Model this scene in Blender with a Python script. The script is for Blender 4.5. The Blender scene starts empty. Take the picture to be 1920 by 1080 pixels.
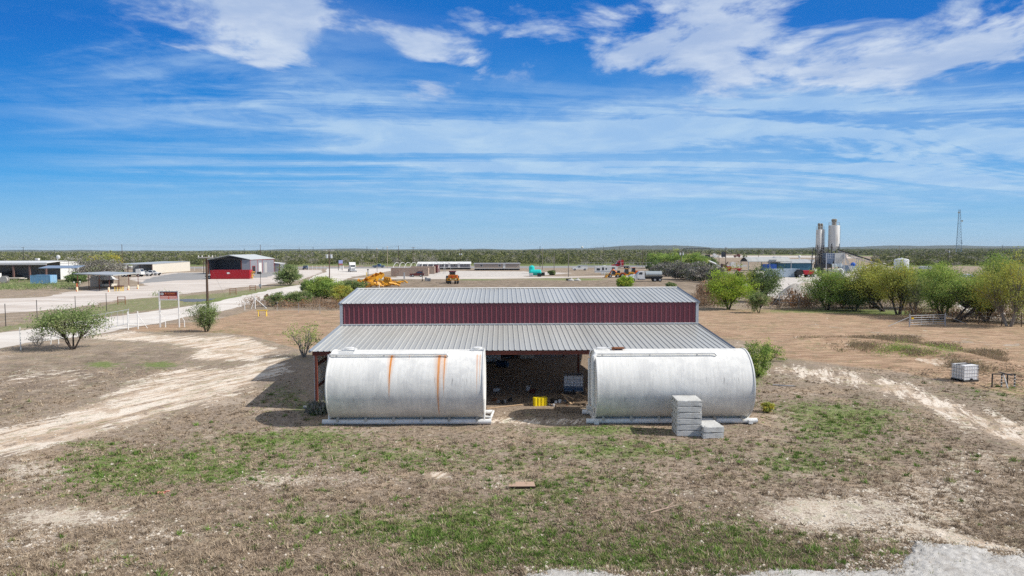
import bpy, math, random
import numpy as np
from mathutils import Vector, Matrix
R = math.radians
C = bpy.context.scene.collection
rng = np.random.default_rng(11)
random.seed(5)

# ------------------------------------------------------------------ camera
CAM_H = 8.7; F = 1280.0; PITCH = R(-3.26); ROLL = R(0.2)
fwd = Vector((0, math.cos(PITCH), math.sin(PITCH)))
rgt = Vector((math.cos(ROLL), 0, -math.sin(ROLL)))
rgt = (rgt - fwd * rgt.dot(fwd)).normalized()
upv = rgt.cross(fwd).normalized()
cam_d = bpy.data.cameras.new('camera'); cam = bpy.data.objects.new('camera', cam_d); C.objects.link(cam)
cam_d.sensor_width = 36; cam_d.lens = 24; cam_d.clip_start = 0.1; cam_d.clip_end = 30000
M = Matrix((rgt, upv, -fwd)).transposed().to_4x4(); M.translation = (0, 0, CAM_H)
cam.matrix_world = M
bpy.context.scene.camera = cam

# ------------------------------------------------------------------ node helper
class NT:
    def __init__(s, tree): s.t = tree; s.n = tree.nodes; s.l = tree.links
    def new(s, typ, **kw):
        n = s.n.new(typ)
        for k, v in kw.items():
            setattr(n, k, v)
        return n
    def put(s, sock, val):
        if isinstance(val, bpy.types.NodeSocket): s.l.new(val, sock)
        else:
            if isinstance(val, (tuple, list)) and len(val) == 3 and sock.type == 'RGBA': val = (*val, 1)
            sock.default_value = val
    def math(s, op, a, b=0.0, c=0.0, clamp=False):
        n = s.new('ShaderNodeMath', operation=op); n.use_clamp = clamp
        s.put(n.inputs[0], a); s.put(n.inputs[1], b); s.put(n.inputs[2], c)
        return n.outputs[0]
    def vmath(s, op, a, b=(0, 0, 0)):
        n = s.new('ShaderNodeVectorMath', operation=op); s.put(n.inputs[0], a); s.put(n.inputs[1], b)
        return n.outputs[0]
    def comb(s, x, y, z):
        n = s.new('ShaderNodeCombineXYZ'); s.put(n.inputs[0], x); s.put(n.inputs[1], y); s.put(n.inputs[2], z)
        return n.outputs[0]
    def sep(s, v):
        n = s.new('ShaderNodeSeparateXYZ'); s.put(n.inputs[0], v); return n.outputs
    def noise(s, vec, scale, detail=2, rough=.5, dist=0.0):
        n = s.new('ShaderNodeTexNoise'); s.put(n.inputs['Vector'], vec); s.put(n.inputs['Scale'], scale)
        s.put(n.inputs['Detail'], detail); s.put(n.inputs['Roughness'], rough); s.put(n.inputs['Distortion'], dist)
        return n.outputs['Fac']
    def ss(s, v, lo, hi, to0=0.0, to1=1.0):
        n = s.new('ShaderNodeMapRange', interpolation_type='SMOOTHSTEP')
        s.put(n.inputs[0], v); s.put(n.inputs[1], lo); s.put(n.inputs[2], hi); s.put(n.inputs[3], to0); s.put(n.inputs[4], to1)
        return n.outputs[0]
    def mix(s, f, a, b, blend='MIX'):
        n = s.new('ShaderNodeMix', data_type='RGBA', blend_type=blend)
        s.put(n.inputs[0], f); s.put(n.inputs[6], a); s.put(n.inputs[7], b)
        return n.outputs[2]
    def bump(s, h, strength=.3, dist=.05):
        n = s.new('ShaderNodeBump'); s.put(n.inputs['Height'], h); s.put(n.inputs['Strength'], strength); s.put(n.inputs['Distance'], dist)
        return n.outputs[0]

# ------------------------------------------------------------------ world
SUN = Vector((1.19, -0.25, 1.0)).normalized()
world = bpy.data.worlds.new('World'); bpy.context.scene.world = world; world.use_nodes = True
w = NT(world.node_tree); w.n.clear()
sky = w.new('ShaderNodeTexSky', sky_type='NISHITA'); sky.sun_disc = False
sky.sun_elevation = math.asin(SUN.z); sky.sun_rotation = math.atan2(SUN.x, SUN.y)
sky.altitude = 100; sky.air_density = 1.0; sky.dust_density = 0.4; sky.ozone_density = 2.2
tc = w.new('ShaderNodeTexCoord').outputs['Generated']
dx, dy, dz = w.sep(tc)
SKYK = 0.105
yy = w.math('MAXIMUM', w.math('ABSOLUTE', dy), 0.15)
A0 = w.math('DIVIDE', dx, yy); E0 = w.math('DIVIDE', dz, yy)
zc = w.math('ADD', w.math('MAXIMUM', dz, 0.0), 0.055)
U = w.math('DIVIDE', dx, zc); V = w.math('DIVIDE', w.math('ABSOLUTE', dy), zc)
plan = w.comb(U, V, 0.0)
# deepen the clear-sky blue, pale towards the horizon
hs = w.new('ShaderNodeHueSaturation'); hs.inputs['Saturation'].default_value = 1.2; hs.inputs['Value'].default_value = 1.0
w.put(hs.inputs['Color'], sky.outputs[0])
cr = w.new('ShaderNodeValToRGB'); w.put(cr.inputs[0], w.math('MULTIPLY', E0, 2.2)); el_ = cr.color_ramp.elements
STOPS = [(0.0, (.37, .60, .80)), (.05, (.29, .55, .80)), (.13, (.17, .47, .81)), (.24, (.045, .36, .81)), (.42, (.002, .245, .73)), (.72, (.0, .155, .60)), (1.0, (.0, .14, .5))]
while len(el_) < len(STOPS): el_.new(.5)
for q_, (p_, c_) in zip(el_, STOPS): q_.position = p_; q_.color = tuple(x_ / .9 for x_ in c_) + (1,)
grad = w.mix(1.0, cr.outputs[0], (.9 / SKYK, .9 / SKYK, .9 / SKYK, 1), 'MULTIPLY')
clear = w.mix(.9, hs.outputs[0], grad)
warp = w.math('SUBTRACT', w.noise(plan, 0.55, 4, .6), .5)
warp2 = w.math('SUBTRACT', w.noise(w.comb(V, U, 4.0), 0.6, 4, .6), .5)
A = w.math('MULTIPLY_ADD', warp, 0.22, A0); E = w.math('MULTIPLY_ADD', warp2, 0.075, E0)
def blob(px, py, rx, ry, amp=1.0):
    cx = (px - 960) / F; cy = (466 - py) / F; rx = rx / F; ry = ry / F
    a = w.math('DIVIDE', w.math('SUBTRACT', A, cx), rx); e = w.math('DIVIDE', w.math('SUBTRACT', E, cy), ry)
    r2 = w.math('ADD', w.math('MULTIPLY', a, a), w.math('MULTIPLY', e, e))
    return w.math('MULTIPLY', w.math('EXPONENT', w.math('MULTIPLY', r2, -1.0)), amp)
def summ(lst):
    o = lst[0]
    for x in lst[1:]: o = w.math('ADD', o, x)
    return o
# cumulus sheets
mB = summ([blob(360, 30, 220, 70, 1.0), blob(450, 90, 90, 40, .7), blob(575, 55, 90, 70, .9), blob(790, 90, 100, 45, .7), blob(800, 150, 130, 40, .6), blob(1180, 60, 170, 70, .95),
           blob(1450, 90, 260, 75, 1.1), blob(1760, 60, 300, 90, 1.2), blob(1290, 150, 90, 50, .5), blob(930, 30, 160, 50, .35),
           blob(520, 120, 60, 20, .6), blob(920, 110, 60, 18, .7)])
nB = w.noise(w.vmath('MULTIPLY', plan, (1, .75, 1)), 1.9, 12, .60, .35)
cB = w.ss(w.math('ADD', w.math('MULTIPLY', mB, .46), w.math('MULTIPLY', w.math('SUBTRACT', nB, .5), 3.1)), .22, .68)
cB = w.math('MULTIPLY', cB, w.ss(mB, .04, .3))
# cirrus streaks
mA = summ([blob(450, 195, 340, 60, 1.5), blob(200, 75, 420, 60, 1.25), blob(1350, 215, 560, 55, .6), blob(820, 220, 360, 60, .45), blob(1750, 240, 400, 110, 1.0),
           blob(1550, 240, 560, 70, .95), blob(1250, 300, 600, 70, 1.1), blob(330, 320, 260, 30, .6), blob(90, 120, 200, 60, .5),
           blob(700, 350, 420, 40, .6), blob(1700, 330, 400, 60, .8), blob(850, 290, 260, 40, .9)])
ca, sa = math.cos(.18), math.sin(.18)
st = w.comb(w.math('ADD', w.math('MULTIPLY', U, .34 * ca), w.math('MULTIPLY', V, .34 * sa)),
            w.math('SUBTRACT', w.math('MULTIPLY', V, 1.15 * ca), w.math('MULTIPLY', U, 1.15 * sa)), 3.0)
nA = w.noise(st, 0.62, 10, .60, 1.6)
nA2 = w.noise(plan, 3.2, 8, .7, .8)
cA = w.math('MULTIPLY', w.ss(w.math('ADD', nA, w.math('MULTIPLY', w.math('SUBTRACT', nA2, .5), .22)), .40, .70), mA, clamp=True)
cA = w.math('MULTIPLY', cA, .95)
# thin veil low down
veil = w.math('MULTIPLY', summ([blob(1300, 370, 900, 60, .55), blob(1550, 260, 620, 90, .5), blob(1000, 290, 400, 50, .4)]), w.ss(w.noise(st, .35, 5, .55, .6), .2, .75))
edge = w.ss(nB, .35, .75)
colB = w.mix(edge, (0.44, 0.53, 0.76, 1), (0.66, 0.74, 0.88, 1))
m1 = w.math('ADD', cA, veil, clamp=True)
K = 1.0 / SKYK
def sc(c): return tuple(x * K for x in c) + (1,)
colA = w.mix(edge, sc((0.40, 0.60, 0.86)), sc((0.58, 0.75, 0.90)))
colB = w.mix(w.ss(w.noise(plan, 2.2, 5, .6), .35, .7), sc((0.44, 0.56, 0.78)), sc((0.72, 0.80, 0.91)))
s1 = w.mix(w.math('MULTIPLY', m1, .80), clear, colA)
s2 = w.mix(w.math('MULTIPLY', cB, .86), s1, colB)
hi_ = w.ss(E0, .45, .75)
over = w.mix(w.ss(w.noise(plan, .8, 4, .6), .35, .6), sky.outputs[0], sc((0.68, 0.69, 0.70)))  # unseen cloud cover overhead, added to neutralise the blue ambient light
s2 = w.mix(hi_, s2, over)
bg = w.new('ShaderNodeBackground'); w.put(bg.inputs[0], s2); bg.inputs[1].default_value = SKYK
wo = w.new('ShaderNodeOutputWorld'); w.l.new(bg.outputs[0], wo.inputs[0])

sun_d = bpy.data.lights.new('sun', 'SUN'); sun_d.energy = 5.0; sun_d.angle = R(0.53); sun_d.color = (1.0, 0.955, 0.89)
sun = bpy.data.objects.new('sun', sun_d); C.objects.link(sun)
sun.rotation_euler = SUN.to_track_quat('Z', 'Y').to_euler(); sun.location = (40, -20, 60)
vs = bpy.context.scene.view_settings
vs.view_transform = 'Standard'; vs.look = 'None'; vs.gamma = 1; vs.exposure = 0.0; vs.use_curve_mapping = False
cy = bpy.context.scene.cycles
cy.max_bounces = 5; cy.diffuse_bounces = 4; cy.glossy_bounces = 2; cy.transmission_bounces = 3; cy.volume_bounces = 0; cy.transparent_max_bounces = 6
cy.use_adaptive_sampling = True; cy.adaptive_threshold = 0.01; cy.use_denoising = False; cy.sample_clamp_indirect = 3; cy.caustics_reflective = False; cy.caustics_refractive = False

# ------------------------------------------------------------------ helpers
def ray(px, py):
    return (fwd + rgt * ((px - 960) / F) + upv * ((540 - py) / F))
def G(px, py, z=0.0):                       # picture point -> point on the plane z
    d = ray(px, py); t = (z - CAM_H) / min(d.z, -1e-5)
    return d.x * t, d.y * t
def at(px, py, Y):                          # picture point -> point at distance Y
    d = ray(px, py); t = Y / d.y
    return d.x * t, Y, CAM_H + d.z * t
def PX(x, y, z=0.0):
    p = Vector((x, y, z - CAM_H)); dd = p.dot(fwd)
    return 960 + F * p.dot(rgt) / dd, 540 - F * p.dot(upv) / dd

class MB:
    def __init__(s): s.v = []; s.f = []; s.m = []; s.mi = 0
    def add(s, vs, fs):
        o = len(s.v); s.v += [tuple(v) for v in vs]; s.f += [tuple(i + o for i in f) for f in fs]; s.m += [s.mi] * len(fs)
        return s
    def box(s, x0, x1, y0, y1, z0, z1):
        v = [(x, y, z) for z in (z0, z1) for y in (y0, y1) for x in (x0, x1)]
        return s.add(v, [(0, 2, 3, 1), (4, 5, 7, 6), (0, 1, 5, 4), (2, 6, 7, 3), (0, 4, 6, 2), (1, 3, 7, 5)])
    def obox(s, c, sz, rot=(0, 0, 0)):
        from mathutils import Euler
        E_ = Euler(rot).to_matrix(); c = Vector(c)
        v = [c + E_ @ Vector((sx * sz[0] / 2, sy * sz[1] / 2, sz_ * sz[2] / 2)) for sz_ in (-1, 1) for sy in (-1, 1) for sx in (-1, 1)]
        return s.add(v, [(0, 2, 3, 1), (4, 5, 7, 6), (0, 1, 5, 4), (2, 6, 7, 3), (0, 4, 6, 2), (1, 3, 7, 5)])
    def beam(s, p, q, wd, hd=None):          # square bar from p to q
        return s.tube(p, q, wd * .7071, wd * .7071 if hd is None else hd * .7071, 4)
    def tube(s, p, q, r, r2=None, n=8, caps=True):
        p = Vector(p); q = Vector(q); r2 = r if r2 is None else r2
        d = (q - p)
        if d.length < 1e-6: return s
        d.normalize(); a = d.orthogonal().normalized() if abs(d.z) < .99 else Vector((1, 0, 0)); b = d.cross(a)
        off = math.pi / 4 if n == 4 else 0
        v = []
        for c_, rr in ((p, r), (q, r2)):
            for k in range(n):
                t = 2 * math.pi * k / n + off; v.append(c_ + (a * math.cos(t) + b * math.sin(t)) * rr)
        f = [(k, (k + 1) % n, n + (k + 1) % n, n + k) for k in range(n)]
        if caps: f += [tuple(range(n))[::-1], tuple(range(n, 2 * n))]
        return s.add(v, f)
    def pipe(s, pts, r, n=8):
        for i in range(len(pts) - 1): s.tube(pts[i], pts[i + 1], r, r, n)
        for p in pts[1:-1]: s.ball(p, r * 1.0, 6, 4)
        return s
    def ball(s, c, r, n=8, m=6, sc=(1, 1, 1)):
        v = []; f = []
        for i in range(m + 1):
            ph = math.pi * i / m
            for k in range(n):
                t = 2 * math.pi * k / n
                v.append((c[0] + r * sc[0] * math.sin(ph) * math.cos(t), c[1] + r * sc[1] * math.sin(ph) * math.sin(t), c[2] + r * sc[2] * math.cos(ph)))
        for i in range(m):
            for k in range(n): f.append((i * n + k, (i + 1) * n + k, (i + 1) * n + (k + 1) % n, i * n + (k + 1) % n))
        return s.add(v, f)
    def prism(s, poly, a0, a1, axis='y', ins=0.0, front=None):   # outline in the plane across axis
        def P(u, v_, a):
            return {'y': (u, a, v_), 'x': (a, u, v_), 'z': (u, v_, a)}[axis]
        n = len(poly); v = [P(u, q, a0) for u, q in poly] + [P(u, q, a1) for u, q in poly]
        f = [(k, (k + 1) % n, n + (k + 1) % n, n + k) for k in range(n)] + [tuple(range(n))[::-1], tuple(range(n, 2 * n))]
        return s.add(v, f)
    def lathe(s, prof, c=(0, 0, 0), n=24, axis='z'):
        v = []; f = []
        for r, z in prof:
            for k in range(n):
                t = 2 * math.pi * k / n; a, b = r * math.cos(t), r * math.sin(t)
                v.append({'z': (c[0] + a, c[1] + b, c[2] + z), 'x': (c[0] + z, c[1] + a, c[2] + b), 'y': (c[0] + a, c[1] + z, c[2] + b)}[axis])
        for i in range(len(prof) - 1):
            for k in range(n): f.append((i * n + k, i * n + (k + 1) % n, (i + 1) * n + (k + 1) % n, (i + 1) * n + k))
        return s.add(v, f)
    def ribbed(s, o, du, dv, W, L, pitch=.305, h=.035, tops=.035, slope=.025):
        """ribbed metal sheet from corner o, ribs running along dv, spaced along du"""
        o = Vector(o); du = Vector(du).normalized(); dv = Vector(dv).normalized(); nn = du.cross(dv).normalized()
        pts = [(0, 0)]; x = pitch * .5
        while x + tops < W - .02:
            for q in ((x - slope - tops / 2, 0), (x - tops / 2, h), (x + tops / 2, h), (x + tops / 2 + slope, 0)): pts.append(q)
            x += pitch
        pts.append((W, 0)); v = []; n = len(pts)
        for t in (0, L):
            for a, b in pts: v.append(o + du * a + nn * b + dv * t)
        f = [(i, i + 1, n + i + 1, n + i) for i in range(n - 1)]
        return s.add(v, f)
    def build(s, name, m, parent=None, smooth=False, loc=None, recalc=True):
        me = bpy.data.meshes.new(name); me.from_pydata(s.v, [], s.f); me.update()
        ms = m if isinstance(m, (list, tuple)) else [m]
        for q in ms: me.materials.append(q)
        if len(ms) > 1: me.polygons.foreach_set('material_index', s.m)
        if recalc:
            import bmesh
            b = bmesh.new(); b.from_mesh(me); bmesh.ops.recalc_face_normals(b, faces=b.faces); b.to_mesh(me); b.free()
        if smooth:
            me.polygons.foreach_set('use_smooth', [True] * len(me.polygons))
            me.set_sharp_from_angle(angle=R(35))
        o = bpy.data.objects.new(name, me); C.objects.link(o)
        if parent: o.parent = parent
        if loc: o.location = loc
        return o
def tag(o, label=None, cat=None, group=None, kind=None):
    if label: o['label'] = label
    if cat: o['category'] = cat
    if group: o['group'] = group
    if kind: o['kind'] = kind
    return o
def thing(name, label, cat, loc=(0, 0, 0), rz=0.0, group=None):
    o = bpy.data.objects.new(name, None); C.objects.link(o); o.empty_display_size = .3
    o.location = loc; o.rotation_euler = (0, 0, rz)
    return tag(o, label, cat, group)
def copy_tree(o, parent=None):
    kids = [c for c in bpy.data.objects if c.parent == o]
    c = o.copy(); C.objects.link(c); c.parent = parent
    for k in kids: copy_tree(k, c)
    return c

# ------------------------------------------------------------------ materials
MATS = {}
def sheets_vary(m, amt=.07, pitch=.915):
    t = NT(m.node_tree); b = t.n['Principled BSDF']; src = b.inputs['Base Color'].links[0].from_socket
    x, y, z = t.sep(t.new('ShaderNodeTexCoord').outputs['Object']); k = t.math('FLOOR', t.math('DIVIDE', x, pitch))
    wn = t.new('ShaderNodeTexWhiteNoise', noise_dimensions='1D'); t.put(wn.inputs['W'], k)
    f = t.math('MULTIPLY_ADD', wn.outputs['Value'], amt * 2, 1 - amt)
    t.put(b.inputs['Base Color'], t.mix(1.0, src, t.comb(f, f, f), 'MULTIPLY'))
def mat(name, col, rough=.7, metal=0.0, var=.18, scale=3.0, bump=0.0, dirt=None, dirt_amt=.3, stretch=(1, 1, 1), spec=.4):
    if name in MATS: return MATS[name]
    m = bpy.data.materials.new(name); m.use_nodes = True; t = NT(m.node_tree); b = t.n['Principled BSDF']
    co = t.new('ShaderNodeTexCoord').outputs['Object']
    co = t.vmath('MULTIPLY', co, stretch)
    n1 = t.noise(co, scale, 5, .62)
    c = t.mix(n1, tuple(x * (1 - var) for x in col) + (1,), tuple(min(1, x * (1 + var)) for x in col) + (1,))
    if dirt:
        n2 = t.ss(t.noise(co, scale * .45, 6, .7), .46, .72)
        c = t.mix(t.math('MULTIPLY', n2, dirt_amt), c, tuple(dirt) + (1,))
    t.put(b.inputs['Base Color'], c); b.inputs['Roughness'].default_value = rough; b.inputs['Metallic'].default_value = metal
    b.inputs['Specular IOR Level'].default_value = spec
    if bump: t.put(b.inputs['Normal'], t.bump(t.noise(co, scale * 6, 4, .6), bump, .02))
    MATS[name] = m; return m
DIRT = (.20, .15, .10)
white = mat('white_paint', (.74, .74, .72), .45, dirt=DIRT, dirt_amt=.22)
grey_roof = mat('galvalume_roof', (.44, .445, .425), .38, .0, .07, 1.2, dirt=(.36, .35, .30), dirt_amt=.35, stretch=(1, .25, 1), spec=.6)
maroon = mat('maroon_panel', (.185, .055, .072), .36, .0, .08, 1.5, dirt=(.16, .08, .07), dirt_amt=.25, stretch=(1, 1, .3))
sheets_vary(grey_roof); sheets_vary(maroon, .10)
oxide = mat('red_oxide_steel', (.135, .035, .022), .7, .0, .25, 4, dirt=(.05, .02, .015), dirt_amt=.6)
trim_grey = mat('grey_trim', (.22, .25, .29), .45)
inner_white = mat('white_liner_panel', (.74, .74, .70), .6, dirt=(.3, .22, .15), dirt_amt=.5)
steel = mat('galvanised_steel', (.42, .43, .44), .45, .3)
dark_steel = mat('dark_steel', (.045, .043, .042), .6, .2)
rust = mat('rust', (.22, .085, .035), .85, var=.35, scale=9)
tyre = mat('tyre_rubber', (.022, .022, .023), .85)
glass = mat('dark_glass', (.03, .04, .05), .12, 0, .05, 1, spec=.8)
wood_pole = mat('weathered_pole_wood', (.085, .055, .038), .9, var=.3, scale=6)
pole_grey = mat('grey_pole_wood', (.20, .18, .155), .9, var=.3, scale=6)
lumber = mat('raw_lumber', (.50, .35, .215), .8, var=.2, scale=5, dirt=(.2, .15, .1), dirt_amt=.5)
old_wood = mat('old_pallet_wood', (.24, .18, .125), .9, var=.3, scale=5)
yellow = mat('yellow_plastic', (.82, .62, .01), .45, var=.06)
cat_yellow = mat('machine_yellow', (.66, .31, .012), .5, var=.2, scale=2, dirt=(.18, .10, .05), dirt_amt=.45)
orange = mat('machine_orange', (.70, .13, .02), .5, dirt=(.2, .12, .07), dirt_amt=.4)
red = mat('red_paint', (.42, .012, .022), .4, dirt=(.2, .05, .04), dirt_amt=.3)
blue = mat('blue_paint', (.02, .10, .42), .4)
navy = mat('navy_paint', (.02, .04, .10), .3)
teal = mat('teal_plastic', (.01, .52, .47), .45, var=.08)
black = mat('black_plastic', (.015, .015, .016), .6)
lblue = mat('faded_blue_paint', (.20, .40, .60), .6, dirt=(.45, .50, .55), dirt_amt=.5, stretch=(2, 2, .4))
tan = mat('tan_siding', (.42, .35, .29), .7, var=.06)
grey_s = mat('grey_siding', (.24, .235, .25), .6, var=.07)
cream = mat('cream_panel', (.62, .58, .50), .6, var=.06)
# ------------------------------------------------------------------ ground sheet
def soft_poly(P, x, y, soft=10, wy=2.5):
    P = np.array(P, float); n = len(P); ins = np.zeros(x.shape, bool); dmin = np.full(x.shape, 1e9)
    yy_ = y * wy; Q = P.copy(); Q[:, 1] *= wy
    for i in range(n):
        x1, y1 = Q[i]; x2, y2 = Q[(i + 1) % n]
        c = ((y1 > yy_) != (y2 > yy_)) & (x < (x2 - x1) * (yy_ - y1) / (y2 - y1 + 1e-12) + x1); ins ^= c
        ex, ey = x2 - x1, y2 - y1; t = np.clip(((x - x1) * ex + (yy_ - y1) * ey) / (ex * ex + ey * ey + 1e-9), 0, 1)
        dmin = np.minimum(dmin, np.hypot(x - x1 - t * ex, yy_ - y1 - t * ey))
    sd = np.where(ins, dmin, -dmin)
    return np.clip(.5 + sd / (2 * soft), 0, 1)
def ell(x, y, cx, cy, rx, ry, amp=1): return amp * np.exp(-((x - cx) / rx) ** 2 - ((y - cy) / ry) ** 2)
def line_d(x, y, pts):
    d = np.full(x.shape, 1e9)
    for (x1, y1), (x2, y2) in zip(pts[:-1], pts[1:]):
        ex, ey = x2 - x1, y2 - y1; t = np.clip(((x - x1) * ex + (y - y1) * ey) / (ex * ex + ey * ey + 1e-9), 0, 1)
        d = np.minimum(d, np.hypot(x - x1 - t * ex, y - y1 - t * ey))
    return d
BERM = [G(1505, 642), G(1600, 641), G(1700, 652), G(1790, 668), G(1870, 690)]
def ground_z(x, y):
    d = line_d(x, y, BERM); s = line_d(x, y, BERM[:1] * 2)
    z = .42 * np.exp(-(d / 1.7) ** 2)
    r = np.hypot(x, y)
    near = np.clip((70 - r) / 30, 0, 1)
    return z + near * (.03 * np.sin(x * 1.3 + 2 * np.sin(y * .7)) * np.sin(y * 1.1) )
dep = np.concatenate([np.array([89, 70, 50, 40, 34, 31]), np.arange(29, 6, -.16), np.arange(6, .3, -.075), np.array([.3, .22, .15, .1, .06, .035])])
rad = CAM_H / np.tan(np.radians(dep))
ang = np.concatenate([np.arange(-180, -46, 6), np.arange(-46, 46, .16), np.arange(46, 180, 6)])
rr, aa = np.meshgrid(rad, np.radians(ang), indexing='ij')
gx = rr * np.sin(aa); gy = rr * np.cos(aa); nr, na = gx.shape
gz = ground_z(gx, gy)
v = np.stack([gx, gy, gz], -1).reshape(-1, 3)
ii, jj = np.meshgrid(np.arange(nr - 1), np.arange(na), indexing='ij'); j2 = (jj + 1) % na
faces = np.stack([ii * na + jj, ii * na + j2, (ii + 1) * na + j2, (ii + 1) * na + jj], -1).reshape(-1, 4)
def np_mesh(name, v, f, m, attrs={}, smooth=False, parent=None):
    k = f.shape[1]; me = bpy.data.meshes.new(name)
    me.vertices.add(len(v)); me.vertices.foreach_set('co', np.asarray(v, np.float32).ravel())
    me.loops.add(f.size); me.loops.foreach_set('vertex_index', f.astype(np.int32).ravel())
    me.polygons.add(len(f)); me.polygons.foreach_set('loop_start', np.arange(0, f.size, k, dtype=np.int32))
    me.polygons.foreach_set('loop_total', np.full(len(f), k, np.int32))
    me.update(calc_edges=True)
    for n_, a in attrs.items():
        t = me.attributes.new(n_, 'FLOAT_COLOR', 'POINT'); t.data.foreach_set('color', np.asarray(a, np.float32).ravel())
    me.materials.append(m)
    if smooth: me.polygons.foreach_set('use_smooth', np.ones(len(f), bool))
    me.validate()
    o = bpy.data.objects.new(name, me); C.objects.link(o)
    if parent: o.parent = parent
    return o
# masks laid out on the land itself (world x, y of every vertex), read off the picture plan
fr = gy > 1
dyy = np.where(fr, gy, 1.0)
rel = np.stack([gx, gy, gz * 0 - CAM_H], -1)
dd = rel @ np.array(fwd); dd = np.where(dd > .5, dd, .5)
qx = 960 + F * (rel @ np.array(rgt)) / dd; qy = 540 - F * (rel @ np.array(upv)) / dd
ok = (rel @ np.array(fwd) > .5)
def Mk(a): return np.where(ok, a, 0)
def sp(P, soft=10, wy=2.5): return soft_poly(P, qx, qy, soft, wy)
sand = np.maximum.reduce([
    sp([(-400, 900), (0, 800), (100, 780), (175, 750), (225, 725), (287, 705), (350, 685), (430, 690), (540, 665), (540, 700), (475, 725), (425, 750), (325, 778), (250, 800), (120, 832), (0, 862), (-400, 990)], 26) * .84,
    sp([(150, 632), (250, 622), (340, 630), (460, 630), (520, 655), (480, 675), (400, 676), (352, 672), (375, 655), (300, 641), (200, 637)], 10),
    .74 * sp([(1440, 682), (1560, 690), (1700, 716), (1760, 742), (1920, 792), (2200, 850), (2200, 930), (1920, 845), (1800, 800), (1700, 752), (1560, 715), (1450, 700)], 22),
    sp([(1712, 672), (1760, 673), (1810, 682), (1800, 690), (1750, 684)], 4),
    .8 * sp([(1690, 985), (1760, 990), (1840, 1010), (1920, 1030), (1920, 1040), (1800, 1020)], 12),
    .9 * ell(qx, qy, 822, 890, 28, 8), .6 * ell(qx, qy, 1560, 960, 120, 25), .55 * ell(qx, qy, 150, 965, 140, 18),
    .75 * ell(qx, qy, 1000, 790, 200, 7), .5 * ell(qx, qy, 100, 705, 120, 20)])
green = np.clip(sum(ell(qx, qy, *e) for e in [
    (400, 887, 80, 18, 1.0), (215, 885, 100, 36, .9), (330, 860, 120, 22, .45), (490, 822, 110, 12, .7), (160, 832, 60, 8, .7), (190, 683, 30, 6, .9), (300, 683, 34, 6, .9), (250, 690, 120, 10, .3),
    (600, 975, 120, 24, .45), (690, 990, 90, 22, .55), (830, 1000, 130, 30, .85), (900, 960, 70, 22, .5), (1000, 1040, 200, 20, .35), (900, 970, 90, 25, .4), (1110, 806, 110, 9, 1), (1120, 842, 160, 26, .5), (1020, 930, 90, 36, .6), (960, 1020, 120, 25, .5),
    (1490, 872, 100, 22, .6), (1610, 775, 110, 24, .75), (1570, 800, 90, 18, .5), (1490, 765, 60, 20, .5), (1300, 1010, 200, 45, .6), (1480, 1040, 160, 30, .4),
    (600, 815, 80, 18, .55), (760, 850, 160, 26, .35), (1160, 900, 90, 22, .5), (1240, 845, 160, 22, .35), (560, 850, 180, 30, .35), (1560, 830, 140, 30, .45), (880, 870, 160, 26, .3), (1700, 850, 80, 12, .4), (1060, 1055, 300, 18, .45), (540, 740, 60, 22, .5), (600, 765, 60, 10, .8),
    (1415, 690, 26, 40, .9), (1560, 583, 180, 5, .9), (1700, 588, 100, 4, .8), (1880, 735, 120, 14, .5), (1780, 665, 90, 8, .6), (600, 640, 60, 6, .5), (430, 622, 60, 6, .5),
    (1020, 523, 60, 4, .6), (1440, 612, 60, 4, .35), (890, 524, 60, 3, .8), (700, 526, 80, 4, .6), (1100, 524, 50, 2.5, .8), (1150, 513, 30, 3, .6)]), 0, 1)
green = np.maximum(green, .95 * sp([(360, 585), (383, 561), (445, 554), (508, 541), (520, 544), (450, 558), (400, 568), (370, 578)], 5))
green = np.maximum(green, .6 * sp([(-400, 660), (0, 612), (90, 598), (242, 560), (420, 548), (560, 530), (560, 536), (400, 568), (320, 578), (180, 596), (37, 618), (-400, 690)], 6))
green = np.maximum(green, .65 * sp([(-300, 562), (0, 545), (150, 530), (160, 520), (0, 530), (-300, 535)], 6))
wood_z = ok & (gy > 310) & (((qx < 1290) & (qy < 499)) | ((qx >= 1290) & (qx < 1560) & (qy < 478)) | ((qx >= 1560) & (qy < 480.5)) | ((qx > 1650) & (qy > 487) & (qy < 500)))
green = np.maximum(green, .75 * wood_z)
green = np.maximum(green, .4 * sp([(700, 540), (560, 545), (650, 522), (760, 518), (770, 530)], 5))
hay = np.maximum.reduce([sp([(395, 602), (470, 582), (660, 582), (660, 650), (560, 655), (480, 632), (400, 622)], 8),
    sp([(1295, 582), (1500, 578), (1920, 606), (2500, 650), (2500, 830), (1920, 745), (1700, 700), (1440, 668), (1400, 640), (1295, 625)], 16),
    .8 * sp([(215, 612), (330, 606), (400, 600), (420, 625), (250, 622)], 6)])
pale = np.maximum.reduce([sp([(860, 523), (940, 521), (1075, 512), (980, 509), (860, 508), (760, 513), (740, 520)], 4, 3),
    .75 * sp([(1380, 535), (1420, 505), (1560, 503), (1700, 508), (1700, 550), (1540, 568), (1450, 560)], 12, 3),
    sp([(1290, 479.5), (1570, 480), (1570, 483), (1290, 483)], 1.5, 1), .35 * sp([(1500, 600), (1920, 640), (1920, 660), (1500, 610)], 10),
    .7 * ell(qx, qy, 1590, 483, 25, 2.5), .8 * ell(qx, qy, 1130, 560, 20, 2), .6 * sp([(1780, 565), (1870, 578), (1885, 596), (1860, 600), (1810, 590)], 10),
    sp([(1150, 508), (1340, 512), (1250, 520), (1180, 520)], 4) * .3])
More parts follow.
